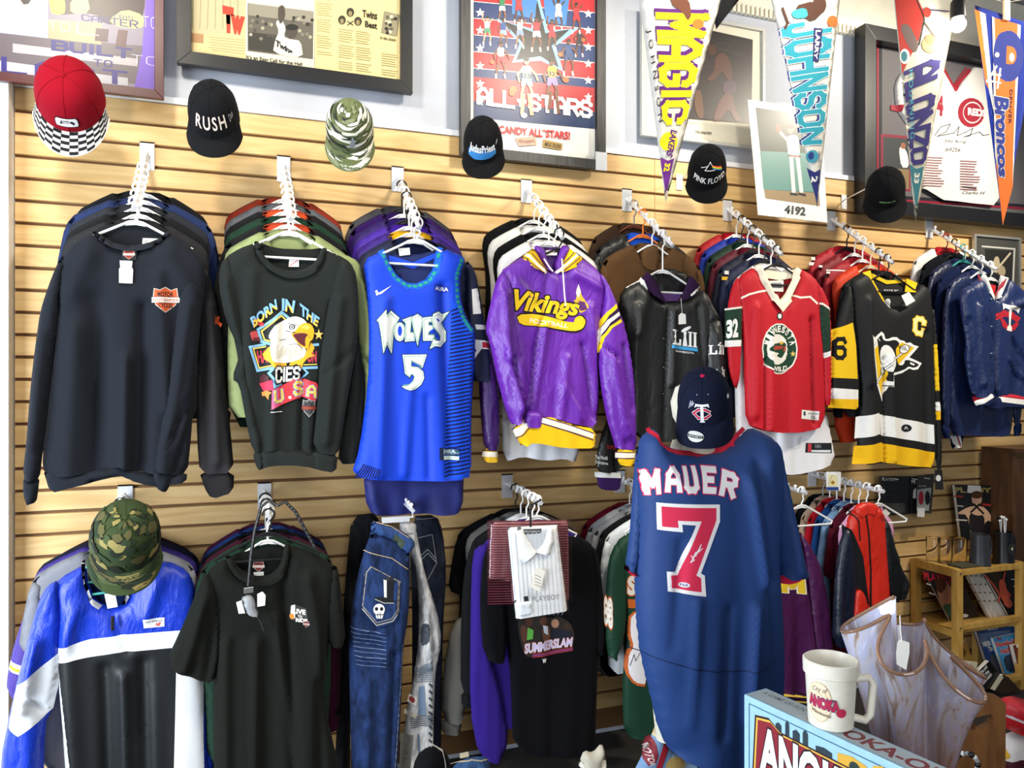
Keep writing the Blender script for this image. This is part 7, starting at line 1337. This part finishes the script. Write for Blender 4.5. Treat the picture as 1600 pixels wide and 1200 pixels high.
book('book', 'thick black history book with white title lying tilted', 'book', [(1514,1053),(1538,1030),(1554,1052),(1532,1074)], -.27, .03, '#121214', lambda p: (p.text('The Rise and', [(1524,1056),(1540,1038),(1543,1043),(1527,1061)], '#e8e6e0', .03), p.text('Fall of the', [(1528,1062),(1543,1045),(1546,1050),(1531,1067)], '#e8e6e0', .03), p.text('Third Reich', [(1531,1068),(1547,1050),(1550,1055),(1534,1073)], '#e8e6e0', .03)))
book('book', 'open paperback with cream pages beside the black history book', 'book', [(1546,1076),(1562,1052),(1570,1056),(1590,1078),(1560,1082)], -.30, .02, '#3a2a22', lambda p: (p.poly([(1547,1076),(1561,1054),(1568,1058),(1554,1079)], '#d8cfb0'),))
book('magazine', 'cream magazine with red numerals poking out by the vase', 'magazine', [(1487,1044),(1506,1032),(1525,1034),(1520,1054),(1490,1058)], -.28, .01, '#d8cdb0', lambda p: p.text('194 ALL', [(1489,1046),(1522,1038),(1523,1045),(1491,1053)], '#b8322c', .05))
# on the top board
GG = glass(); zt_ = Zs+.003
def tumbler(px, py, label, Y=-.15):
    q = P(px, py, Y); q.z = zt_; r = thing('drinking_glass', label, 'glass', q, 'clear glasses on the pine shelf')
    MB().lathe([(.026,0),(.030,.004),(.034,.135),(.0335,.136),(.0315,.134),(.0275,.014),(.0,.013)], q, 24, False).build('vessel', GG, r, True); MB().lathe([(0,.0005),(.0255,.0005),(.0272,.0128),(0,.0128)], q, 24, False).build('thick_base', GG, r, True)
tumbler(1458, 866, 'tall clear drinking glass, leftmost of the three', -.11); tumbler(1477, 868, 'tall clear drinking glass, middle of the three', -.14); tumbler(1500, 870, 'tall clear drinking glass beside the grey mug', -.17); tumbler(1592, 866, 'clear drinking glass at the right edge', -.13)
def tankard(px, py, Y, hexc, label, emblem):
    q = P(px, py, Y); q.z = zt_; r = thing('tankard', label, 'mug', q, 'dark mugs on the pine shelf'); m = mat('tankard_'+hexc, hexc, .4)
    MB().lathe([(.0,.001),(.052,.001),(.050,.01),(.043,.09),(.042,.165),(.038,.165),(.038,.02),(0,.018)], q, 28, False).build('vessel', m, r, True)
    MB().tube([(q.x+.038, q.y, q.z+.14), (q.x+.066, q.y, q.z+.145), (q.x+.076, q.y, q.z+.11), (q.x+.072, q.y, q.z+.06), (q.x+.044, q.y, q.z+.045)], .007, 10).build('handle', m, r, True)
    def S(P2, off): return np.array([(q.x+(.0465+off)*math.sin(s_/.045), q.y-(.0465+off)*math.cos(s_/.045), q.z+t_) for s_, t_ in np.asarray(P2)])
    p = Print(S, px=False, res=.006); emblem(p); p.build('emblem', r); return r, q
tankard(1531, 872, -.235, '#33363b', 'plain charcoal tankard in front of the magazine', lambda p: p.polys([seg((.012,.10),(.036,.10),.002), seg((.036,.10),(.036,.12),.002), seg((.036,.12),(.012,.12),.002)], '#4c4f55'))
tr, tq = tankard(1568, 868, -.225, '#121419', 'black tankard with round emblem holding white swizzle sticks', lambda p: (p.ell(-.004, .085, .016, .022, '#6a6a60'), p.ell(-.004, .085, .0145, .020, '#15171c'), p.ell(-.002, .086, .006, .009, '#cfc9a8')))
rn = random.Random(2)
for k in range(6):
    c = 'white' if k < 4 else 'black'; a = Vector((tq.x+rn.uniform(-.015, .02), tq.y+rn.uniform(-.015, .015), tq.z+.03)); b = Vector((tq.x-.03+.016*k if c == 'white' else tq.x-.04+.01*(k-4), tq.y, tq.z+.235+rn.uniform(-.015, .01)))
    s_ = thing('swizzle_stick', ['white swizzle stick leftmost in the black tankard', 'white swizzle stick second in the black tankard', 'white swizzle stick third in the black tankard', 'white swizzle stick rightmost in the black tankard', 'black stirrer left in the black tankard', 'black stirrer right in the black tankard'][k], 'stirrer', a, 'stirrers in the tankard')
    MB().tube([a, b], .0028, 6).build('stick', HCOL[c], s_); MB().ball(b, .008, 8).build('tip', HCOL[c], s_, True)
q = P(1508, 876, -.24); cs = thing('coaster_stack', 'stack of flat dark olive coasters on the shelf edge', 'coaster', (q.x, q.y, zt_), 'coasters')
for k in range(4): MB().box((q.x-.06, q.y-.03, zt_+k*.006), (q.x+.075, q.y+.05, zt_+.005+k*.006)).build('coaster', mat('olive_cork', '#4a4632', .8), cs)
# magazine on the wall
def m3(p): p.text('PL   OY', [(1490,761),(1549,762),(1550,770),(1492,770)], '#a89a58', .05, space=1.0); p.poly([(1512,758),(1532,759),(1533,771),(1511,770)], '#e9e6de'); p.ell(1526, 780, 8, 10, '#d8ac8c'); p.ell(1526, 773, 9, 6, '#5a3a22'); p.poly([(1493,803),(1512,792),(1526,790),(1540,793),(1556,818),(1540,812),(1534,836),(1516,836),(1512,804)], '#dcb292', 1); p.poly([(1514,800),(1526,806),(1538,804),(1538,834),(1514,834)], '#2a2428', 1); p.line([(1517,800),(1530,788)], 3, '#17171a'); p.line([(1536,802),(1522,788)], 3, '#17171a'); p.line([(1492,775),(1503,776)], 3, '#a8342e'); p.line([(1494,790),(1504,791)], 2, '#cfcabd'); p.line([(1494,812),(1510,813)], 2, '#cfcabd'); p.line([(1536,788),(1552,790)], 3, '#b0342e')
r = book('magazine', 'magazine with a woman in a dark top on the cover, on the slat wall', 'magazine', [(1486,757),(1548,758),(1562,846),(1496,842)], -.05, .025, '#1c1c1e', m3); q = P(1520, 754, 0)
MB().box((q.x-.02, -.05, q.z-.03), (q.x+.02, -.001, q.z-.025)).box((q.x-.02, -.004, q.z-.03), (q.x+.02, -.001, q.z+.03)).build('holder_clip', glass('clear_film', .08, alpha=.05), r)
# blister packs hanging on the wall
def pack(label, q, Y, hexc, draw):
    r = thing('hanging_pack', label, 'package', P(*q[3], Y), 'packages hung on the slat wall'); MB().prism(Q(q, Y), Y-.012, Y).build('card', mat('pack_'+hexc, hexc, .4), r); p = Print(flat(Y-.012), step=.00003); draw(p); p.build('pack_print', r, printmat('poster_ink', .35))
    c = P((q[0][0]+q[1][0])/2, q[0][1]+4, Y-.013); MB().tube([(c.x, c.y-.03, c.z), (c.x, -.002, c.z)], .0025, 6).build('hook', STEEL, r)
pack('wide black boxed pack with grey photograph on the wall', [(1373,744),(1419,744),(1417,803),(1372,806)], -.05, '#17171a', lambda p: (p.text('PLAYBOY', [(1378,746),(1402,747),(1402,752),(1378,751)], '#b8b4a4', .02), p.poly([(1378,786),(1414,786),(1414,801),(1378,803)], '#4a4a46'), p.line([(1376,762),(1416,761)], 2, '#2c2c30'), p.line([(1376,774),(1416,773)], 2, '#2c2c30')))
pack('dark blister pack with red and black key chains', [(1432,743),(1457,740),(1452,802),(1431,800)], -.07, '#34332e', lambda p: (p.poly([(1433,765),(1455,762),(1451,798),(1432,797)], '#a8a8a4'), p.ell(1439, 778, 4, 11, '#a82430'), p.ell(1449, 778, 4, 11, '#17171a'), p.text('Key Chains', [(1435,758),(1447,758),(1447,761),(1435,761)], '#c9c6bc'), p.poly([(1433,793),(1445,794),(1444,808),(1433,807)], '#e9e7e2')))
pack('narrow black pack beside the key chain pack', [(1420,744),(1431,744),(1430,802),(1419,802)], -.055, '#121214', lambda p: (p.text('PJ', [(1424,750),(1430,756)], '#d9d9d9', .04), p.poly([(1427,766),(1431,762),(1431,779),(1426,778)], '#e0dedb')))
pack('white boxed pack with gold picture on the lower display arm', [(1291,737),(1311,737),(1310,766),(1291,766)], -.36, '#e9e8e4', lambda p: (p.poly([(1294,742),(1308,742),(1308,760),(1294,760)], '#e9dfae'), p.ell(1301, 754, 3, 3, '#a8802c'), p.poly([(1291,761),(1310,761),(1310,766),(1291,766)], '#2a4a8c')))
# wooden cabinet at the right edge
Yc = -.20; a = P(1583, 700, Yc); a.x = max(a.x, X2+.03); r = thing('wooden_cabinet', 'tall dark brown wooden cabinet side at the right edge', 'cabinet', (a.x+.2, -.1, 0))
OAK = wood('dark_oak', '#3c2412', '#5c3a1e', (5, 5, 1)); zc_ = P(1583, 708, Yc).z
MB().box((a.x, Yc, 0), (a.x+.025, -.02, zc_)).build('side_panel', OAK, r, bevel=.002); MB().box((a.x+.025, Yc+.002, .06), (a.x+.7, Yc+.02, zc_-.03)).build('door', OAK, r, bevel=.003); MB().box((a.x, Yc-.012, zc_-.002), (a.x+.72, -.02, zc_+.022)).build('top_board', OAK, r, bevel=.003)
# ================================================================== counter in the foreground
def Wp(px, py, d): return Vector((d*(_fw[0]+(px-CX)/F*_rt[0]), -D+d*(_fw[1]+(px-CX)/F*_rt[1]), H+d*(CY-py)/F))
def rel(xc, d): return Vector((xc*_rt[0]+d*_fw[0], xc*_rt[1]+d*_fw[1], 0))
zbox = H-.551; A = rel(.408, 1.35)+Vector((0, -D, 0)); u_ = (rel(.5, -.867)).normalized(); v_ = rel(.867, .5).normalized()
BH = .27; ZC = zbox-BH; ang = math.atan2(u_.y, u_.x)
ct = thing('display_counter', 'dark wooden counter carrying the game box and glass vase', 'counter', (A.x+.3, A.y, 0))
cc = A+u_*.22+v_*.30
cm = MB(); cq = [A+u_*(-.10)-v_*.08, A+u_*.75-v_*.08, A+u_*.75+v_*.5, A+u_*(-.10)+v_*.5]
cm.add([(q.x, q.y, z) for z in (ZC-.03, ZC) for q in cq], [(0,3,2,1),(4,5,6,7),(0,1,5,4),(1,2,6,5),(2,3,7,6),(3,0,4,7)]).build('counter_top', wood('walnut', '#2c1a10', '#45291a'), ct)
for q in cq: c = q+(cc-q)*.12; MB().box((c.x-.025, c.y-.025, 0), (c.x+.025, c.y+.025, ZC-.03)).build('leg', wood('walnut', '#2c1a10', '#45291a'), ct)
# game box standing on its long edge
r = thing('board_game_box', 'light blue town board game box standing upright with red and white title', 'game box', (A.x, A.y, ZC), rot=(0, 0, ang)); L_, T_ = .46, .055
MB().box((0, 0, 0), (L_, T_, BH)).build('carton', mat('box_blue', '#9cc6dc', .45), r, local=True, bevel=.0015)
def SF(P2, off): P2 = np.asarray(P2); return np.stack([P2[:, 0], np.full(len(P2), -off), P2[:, 1]], 1)
def ST(P2, off): P2 = np.asarray(P2); return np.stack([P2[:, 0], P2[:, 1], np.full(len(P2), BH+off)], 1)
p = Print(SF, px=False, res=None, step=.00003, base=.0006)
for (a0, b0), (a1, b1) in (((.012,.258),(.45,.258)), ((.012,.012),(.012,.258)), ((.012,.012),(.45,.012))): p.line([(a0,b0),(a1,b1)], .0016, '#35607c')
for x, w_, h_ in ((.07,.012,.02),(.09,.008,.032),(.105,.014,.022),(.125,.01,.03),(.15,.03,.014),(.19,.05,.022),(.25,.03,.03),(.30,.05,.018)): p.poly([(x,.232),(x+w_,.232),(x+w_,.232+h_*.7),(x+w_/2,.232+h_*.9),(x,.232+h_*.7)], '#2c3a44' if x < .18 else '#d8a83c')
for x in (.22, .27, .32, .36): p.ell(x, .236, .010, .010, '#2a3a34', n=10)
ban = [(.026,.145),(.032,.238),(.06,.243),(.085,.230),(.44,.226),(.44,.09),(.30,.095),(.10,.12),(.08,.13)]
p.poly([(.25+(a_-.25)*1.03, .18+(b_-.18)*1.10) for a_, b_ in ban], '#3a1418'); p.poly([(.25+(a_-.25)*1.015, .18+(b_-.18)*1.05) for a_, b_ in ban], '#e0b84a'); p.poly(ban, '#8a2430')
p.text('ANOKA-OPOLY', [(.036,.232),(.43,.216),(.43,.142),(.036,.152)], '#eef2f4', .045, out='#2a1216', ob=.035); p.poly([(.10,.105),(.22,.098),(.22,.13),(.10,.138)], '#7fb4d0'); p.text('A GAME ABOUT TOWN', [(.105,.128),(.215,.121),(.215,.108),(.105,.113)], '#e9eef0', .01); p.poly([(.215,.14),(.232,.195),(.245,.15),(.262,.165),(.245,.12)], '#e8b83c', 1); p.build('front_print', r, printmat('box_print', .4), local=True)
p = Print(ST, px=False, res=None, step=.00003, base=.0006); p.poly([(.004,.004),(L_-.004,.004),(L_-.004,T_-.004),(.004,T_-.004)], '#a8b6bc'); p.text('ANOKA-OPOLY', [(.12,.044),(.42,.044),(.42,.012),(.12,.012)], '#7a3038', .03); p.text('A GAME OF FUN', [(.012,.042),(.10,.042),(.10,.03),(.012,.03)], '#5a6a72', .01); p.build('edge_print', r, printmat('box_print', .4), local=True)
# mug on the box
mc_ = A+u_*.155+v_*.029; mz = zbox+.0008; r = thing('coffee_mug', 'cream thermal mug with town emblem and string tag, standing on the game box', 'mug', (mc_.x, mc_.y, mz))
CRM = mat('cream_plastic_mug', '#e6e0d0', .35); base_ = (mc_.x, mc_.y, mz)
MB().lathe([(.030,0),(.034,.003),(.0385,.082),(.0418,.084),(.0425,.104),(.040,.106),(.037,.098),(.031,.012),(0,.010)], base_, 36, False).build('vessel', CRM, r, True); MB().lathe([(0,.0006),(.030,.0006),(.030,.006),(0,.006)], base_, 24, False).build('bottom', CRM, r, True)
th0 = math.radians(-60); dx, dy = math.cos(th0+math.radians(0)), math.sin(th0)
hd_ = (rel(1, -.15)).normalized()
MB().tube([Vector(base_)+hd_*.036+Vector((0, 0, .076)), Vector(base_)+hd_*.058+Vector((0, 0, .078)), Vector(base_)+hd_*.064+Vector((0, 0, .068)), Vector(base_)+hd_*.060+Vector((0, 0, .02)), Vector(base_)+hd_*.052+Vector((0, 0, .010)), Vector(base_)+hd_*.033+Vector((0, 0, .014))], .0065, 10).build('handle', CRM, r, True)
tocam = Vector((0, -D, 0))-Vector((mc_.x, mc_.y, 0)); a_c = math.atan2(tocam.y, tocam.x)
def SM(P2, off): return np.array([(mc_.x+(.034+.0045*t_/.082+off)*math.cos(a_c+s_/.037), mc_.y+(.034+.0045*t_/.082+off)*math.sin(a_c+s_/.037), mz+t_) for s_, t_ in np.asarray(P2)])
p = Print(SM, px=False, res=.006); p.ell(-.018, .046, .020, .032, '#d9bd94'); p.ell(-.018, .046, .0185, .0305, '#ead9bb'); p.text('City of', [(-.028,.070),(-.004,.070),(-.004,.060),(-.028,.060)], '#3a2f2a', .0, shear=.3); p.text('ANOKA', [(-.036,.056),(.012,.052),(.014,.034),(-.036,.038)], '#b8284a', .06, out='#3a3468', ob=.05); p.ell(.016, .033, .008, .007, '#b8284a'); p.text('Minnesota', [(-.030,.034),(.0,.030),(.0,.024),(-.030,.028)], '#3a2f2a', .0); p.build('emblem', r)
MB().tube([Vector(base_)+hd_*.060+Vector((0, 0, .05)), Vector(base_)+hd_*.064+Vector((.0, 0, .03)), Vector(base_)+hd_*.056+Vector((0, 0, .006))], .0009, 5).build('tag_string', BPL, r)
# swirled glass vase with ruffled rim
vc = rel(.738, 1.40)+Vector((0, -D, 0)); VH = .385; r = thing('ruffled_vase', 'milky lavender and brown swirled glass vase with deeply ruffled amber rim', 'vase', (vc.x, vc.y, ZC))
m, n_, l_, b_ = _new('swirled_milk_glass'); tc = n_.new('ShaderNodeTexCoord'); mp = n_.new('ShaderNodeMapping'); mp.inputs['Scale'].default_value = (9, 9, 2.0); no = n_.new('ShaderNodeTexNoise'); no.inputs['Scale'].default_value = 2.2; no.inputs['Detail'].default_value = 3; no.inputs['Distortion'].default_value = 3.5
l_.new(tc.outputs['Object'], mp.inputs[0]); l_.new(mp.outputs[0], no.inputs['Vector']); rp = n_.new('ShaderNodeValToRGB'); el = rp.color_ramp.elements; el[0].position = .30; el[0].color = (*lin('#9c8274'), 1); el[1].position = .72; el[1].color = (*lin('#f2eef4'), 1); e_ = el.new(.45); e_.color = (*lin('#d2c8cc'), 1); e_ = el.new(.56); e_.color = (*lin('#c6c4e0'), 1)
sx = n_.new('ShaderNodeSeparateXYZ'); l_.new(tc.outputs['Object'], sx.inputs[0]); mr = n_.new('ShaderNodeMapRange'); mr.inputs[1].default_value = .10; mr.inputs[2].default_value = .30; l_.new(sx.outputs['Z'], mr.inputs[0])
mx = n_.new('ShaderNodeMix'); mx.data_type = 'RGBA'; mx.inputs['A'].default_value = (*lin('#7a4a34'), 1); l_.new(mr.outputs[0], mx.inputs['Factor']); l_.new(rp.outputs[0], mx.inputs['B']); l_.new(no.outputs['Fac'], rp.inputs[0]); l_.new(mx.outputs['Result'], b_.inputs['Base Color'])
b_.inputs['Roughness'].default_value = .06; b_.inputs['Transmission Weight'].default_value = .08; b_.inputs['Coat Weight'].default_value = .6; b_.inputs['Subsurface Weight'].default_value = .15
def vs(u, v, off=0):
    th = u*2*math.pi; k = max(0, (v-.12)/.88); wv = math.cos(5*th+.9)+.25*math.cos(2*th+1.0)
    R_ = .048+.024*v+.014*k*k+.036*k**.95*wv+off; z = VH*v-.030*wv*k*k-.085*k*k*(.5+.5*math.cos(th+math.radians(60)))
    tw = .16*k*math.sin(5*th+.9)
    return (vc.x+R_*math.cos(th+tw), vc.y+R_*math.sin(th+tw), ZC+.002+z)
MB().grid(lambda u, v: vs(u, v), 150, 44, True).grid(lambda u, v: vs(-u, v, -.005), 150, 44, True).build('vessel', m, r, True)
MB().tube([vs(i/150, 1, -.0025) for i in range(150)], .0034, 8, closed=True).build('rim', mat('amber_glass', '#9a7258', .08, coat=1, var=.25, scale=20), r, True); MB().lathe([(0,0),(.05,0),(.046,.006),(0,.006)], (vc.x, vc.y, ZC), 30, False).build('foot', m, r, True)
tg = rel(.615, 1.225)+Vector((0, -D, 0)); zt2 = Wp(1411, 1000, 1.225).z
p = Print(lambda P2, off: np.array([Wp(a_, b_, 1.225) for a_, b_ in np.asarray(P2)]), px=False, res=None); p.poly([(1402,1004),(1406,999),(1421,1004),(1421,1020),(1416,1047),(1401,1038),(1400,1020)], '#eeece4'); p.build('price_tag', r, printmat('card', .7))
MB().tube([Wp(1409,1002,1.224), Wp(1407,985,1.23), Wp(1406,962,1.25)], .001, 5).build('tag_string', fab('#e8e6df'), r)
# wooden rack with heart cut-out, bracelet, cap and cloth at the right
dR = 1.62; kx = lambda pts: [tuple(Wp(a_, b_, dR)) for a_, b_ in pts]
r = thing('wooden_rack', 'brown wooden rack end with a heart shaped cut-out, right of the vase', 'rack', (Wp(1530,1200,dR).x, Wp(1530,1200,dR).y, ZC))
outl = [(1488,1290),(1488,1108),(1500,1092),(1522,1082),(1562,1090),(1572,1100),(1570,1290)]
ht = [(1514,1140),(1512,1130),(1520,1122),(1530,1120),(1538,1118),(1548,1116),(1554,1124),(1548,1134),(1536,1141),(1530,1136),(1524,1142)]
key = outl[:1]+outl+[]; pl = outl[:3]+[outl[3]]; poly_ = outl[:4]+[(1530,1120)]+ht[ht.index((1530,1120))+1:]+ht[:ht.index((1530,1120))]+[(1530.3,1120),(1522.3,1082)]+outl[4:]
V, T = fill([[(a_, -b_) for a_, b_ in poly_]], None); fr = [Wp(a_, -b_, dR) for a_, b_ in V]; nv = Vector((_fw[0], _fw[1], 0))*.02; n0 = len(fr); cnt = {}
for t_ in T:
    for i in range(3): cnt[(t_[i], t_[(i+1) % 3])] = 1
MB().add(fr+[q+nv for q in fr], list(T)+[(a_+n0, c_+n0, b2+n0) for a_, b2, c_ in T]+[(b2, a_, a_+n0, b2+n0) for (a_, b2) in cnt if (b2, a_) not in cnt]).build('end_panel', wood('rack_wood', '#6a4422', '#8a5c30', (9, 9, 2)), r)
e1 = Wp(1490, 1104, dR); MB().add([e1, e1+Vector((.02, .0, 0)), e1+Vector((.02, .25, .0)), e1+Vector((0, .25, 0)), e1-Vector((0, 0, .02)), e1+Vector((.02, 0, -.02)), e1+Vector((.02, .25, -.02)), e1+Vector((0, .25, -.02))], [(0,1,2,3),(4,7,6,5),(0,4,5,1),(1,5,6,2),(2,6,7,3),(3,7,4,0)]).build('side_rail', wood('rack_wood', '#6a4422', '#8a5c30', (9, 9, 2)), r)
r = thing('bead_bracelet', 'bracelet of black, white and silver beads on the rack', 'bracelet', Wp(1510,1212,dR-.05), 'jewellery by the vase')
for k in range(18):
    a_ = 2*math.pi*k/18; MB().ball(Wp(1508+20*math.cos(a_), 1195+18*math.sin(a_), dR-.045+.015*math.sin(a_*2)), .0052 if k % 3 else .0062, 10).build('bead', mat('bead_'+'abc'[k % 3], ['#17171a', '#e4e2de', '#8f9094'][k % 3], .25), r, True)
def pile(name, label, cat, pts, d, hexc, kind='knit', t=.03, seed=1, draw=None):
    Yp = Wp(pts[0][0], pts[0][1], d).y; r = thing(name, label, cat, P(*max(pts, key=lambda v: v[1]), Yp), 'folded items by the vase and table'); e = Ex(r, Yp)
    S = e.pc('folded_cloth', pts, hexc, kind, t=t, r=.03, amp=.006, nf=4, seed=seed)
    if draw: p = Print(S); draw(p); p.build('cloth_print', r)
pile('folded_shirt', 'white and maroon folded shirt with yellow edge, bottom right corner', 'shirt', [(1560,1150),(1590,1140),(1640,1150),(1640,1290),(1555,1290),(1556,1200)], 1.75, '#e2dcd8', seed=2, draw=lambda p: (p.poly([(1566,1168),(1578,1160),(1582,1190),(1568,1196)], '#d8a92c', 1), p.poly([(1570,1196),(1600,1185),(1640,1190),(1640,1288),(1565,1288)], '#4a1622', 1)))
pile('red_cloth', 'glossy red cloth with white stitching at the right edge', 'cloth', [(1566,1096),(1576,1086),(1600,1092),(1640,1108),(1640,1160),(1600,1146),(1572,1140)], 1.72, '#c8202c', 'satin', t=.05, seed=3, draw=lambda p: p.line([(1574,1138),(1600,1130),(1638,1140)], 4, '#e6dedc'))
pile('folded_shirt', 'yellow and white folded shirt between the vase and wooden rack', 'shirt', [(1466,1150),(1492,1140),(1492,1290),(1450,1290)], 1.70, '#e8e2d8', seed=5, draw=lambda p: p.poly([(1474,1160),(1490,1150),(1490,1176),(1474,1172)], '#d8a92c'))
# low dark table with folded clothes at the bottom
tz = .16; r = thing('low_platform', 'low black platform along the floor under the lower clothes', 'platform', (1.0, -.85, 0)); MB().box((-.2, -1.15, tz-.04), (1.7, -.62, tz)).build('top_board', mat('black_laminate', '#0f0f11', .5), r, bevel=.003)
for x in (-.12, 1.6):
    for y in (-1.08, -.7): MB().box((x-.02, y-.02, 0), (x+.02, y+.02, tz-.04)).build('leg', mat('black_laminate', '#0f0f11', .5), r)
def pilep(name, label, cat, pts, Yp, hexc, kind='knit', t=.03, seed=1, draw=None):
    r = thing(name, label, cat, P(*max(pts, key=lambda v: v[1]), Yp), 'folded items on the low platform'); e = Ex(r, Yp); S = e.pc('folded_cloth', pts, hexc, kind, t=t, r=.03, amp=.006, nf=4, seed=seed)
    if draw: p = Print(S); draw(p); p.build('cloth_print', r)
def hdp(p):
    p.poly([(1012,1160),(1026,1152),(1028,1190),(1010,1200)], '#8a2a34', 1); p.text('MOTOR', [(1019,1166),(1024,1196),(1016,1198),(1010,1170)], '#d8c8c4', .02); p.poly([(1040,1150),(1048,1154),(1032,1200),(1024,1200)], '#c02838'); p.poly([(1030,1142),(1040,1146),(1038,1160),(1026,1154)], '#e6d2a0'); p.text('E', [(1031,1146),(1037,1148),(1036,1156),(1030,1154)], '#b02a34', .05)
    p.poly([(1046,1178),(1068,1168),(1100,1172),(1120,1190),(1112,1206),(1046,1206)], '#a9c6de', 1); p.poly([(1038,1192),(1048,1180),(1064,1182),(1070,1194),(1058,1206),(1040,1206)], '#d8b46c', 1); p.ell(1071, 1180, 5, 4, '#2a2c30')
pilep('folded_bandana', 'pale blue eagle printed cloth below the navy baseball jersey', 'cloth', [(985,1215),(1004,1178),(1022,1138),(1034,1142),(1060,1168),(1100,1180),(1125,1188),(1125,1230),(985,1230)], -1.2, '#7d9cc0', seed=8, draw=hdp)
pilep('folded_jeans', 'folded denim jeans with small leather label on the low platform', 'jeans', [(700,1212),(712,1192),(735,1182),(765,1182),(768,1225),(700,1225)], -.95, '#2a4468', 'denim', seed=4, draw=lambda p: (p.poly([(722,1184),(736,1181),(737,1189),(723,1192)], '#cfc0a0'), p.line([(708,1200),(740,1192),(766,1192)], 1, '#b8a888')))
pilep('black_sweatshirt', 'folded black sweatshirt with white cord on the low platform', 'sweatshirt', [(640,1225),(650,1180),(670,1165),(700,1172),(706,1225)], -.92, '#101013', seed=6, draw=lambda p: p.line([(676,1168),(694,1178),(697,1200)], 2, '#b8b4aa'))
r = thing('sneaker', 'white canvas shoe at the foot of the clothes', 'shoe', P(922, 1200, -.8)); e = Ex(r, -.8); e.pc('upper', [(905,1190),(912,1172),(926,1176),(940,1160),(946,1178),(938,1192),(920,1198)], '#cfc9b8', t=.03, r=.03, amp=.002, nf=1); e.pc('sole', [(904,1188),(920,1195),(940,1190),(946,1180),(947,1190),(938,1200),(918,1204),(904,1198)], '#e6e2d8', dy=-.006, t=.03, r=.02, amp=0, nf=0)
# concho belt hanging over the black tee
YBt = LA[1].at(1.0).y-.06; r = thing('concho_belt', 'black studded belt with silver buckle hanging on the dark tee', 'belt', P(395, 970, YBt))
for pts in ([(433,790),(420,782),(408,792),(398,830),(392,870),(388,915)], [(433,790),(446,784),(462,800),(478,830),(492,856)]):
    MB().tube([P(a_, b_, YBt) for a_, b_ in pts], .0055, 8).build('strap', mat('belt_leather', '#17161a', .5), r, True)
    for i in range(len(pts)-1):
        for k in (0.1, .35, .6, .85): MB().ball(P(pts[i][0]+(pts[i+1][0]-pts[i][0])*k, pts[i][1]+(pts[i+1][1]-pts[i][1])*k, YBt-.006), .0026, 6).build('stud', mat('silver', '#c9c9c6', .25, .9), r, True)
MB().prism(Q([(381,918),(396,916),(396,925),(381,927)], YBt), YBt-.008, YBt).build('keeper', mat('silver', '#c9c9c6', .25, .9), r, bevel=.001)
e = Ex(r, YBt); S = e.pc('buckle', [(376,934),(390,928),(398,936),(402,950),(404,962),(392,962),(380,952)], '#8f9296', 'leather', dy=-.004, t=.012, r=.01, amp=.002, nf=3); r['label'] = 'black studded belt with silver buckle hanging on the dark tee'
MB().tube([P(399, 960, YBt), P(408, 972, YBt), P(412, 985, YBt)], .004, 8).build('tail', mat('belt_leather', '#17161a', .5), r, True)
p = Print(flat(YBt-.012)); p.poly([(402,928),(410,924),(415,930),(414,946),(402,948)], '#ece9e0'); p.build('price_tag', r, printmat('card', .7)); p = Print(flat(YBt-.012)); p.poly([(369,941),(377,938),(383,958),(373,959)], '#ece9e0'); p.build('price_tag', r, printmat('card', .7))
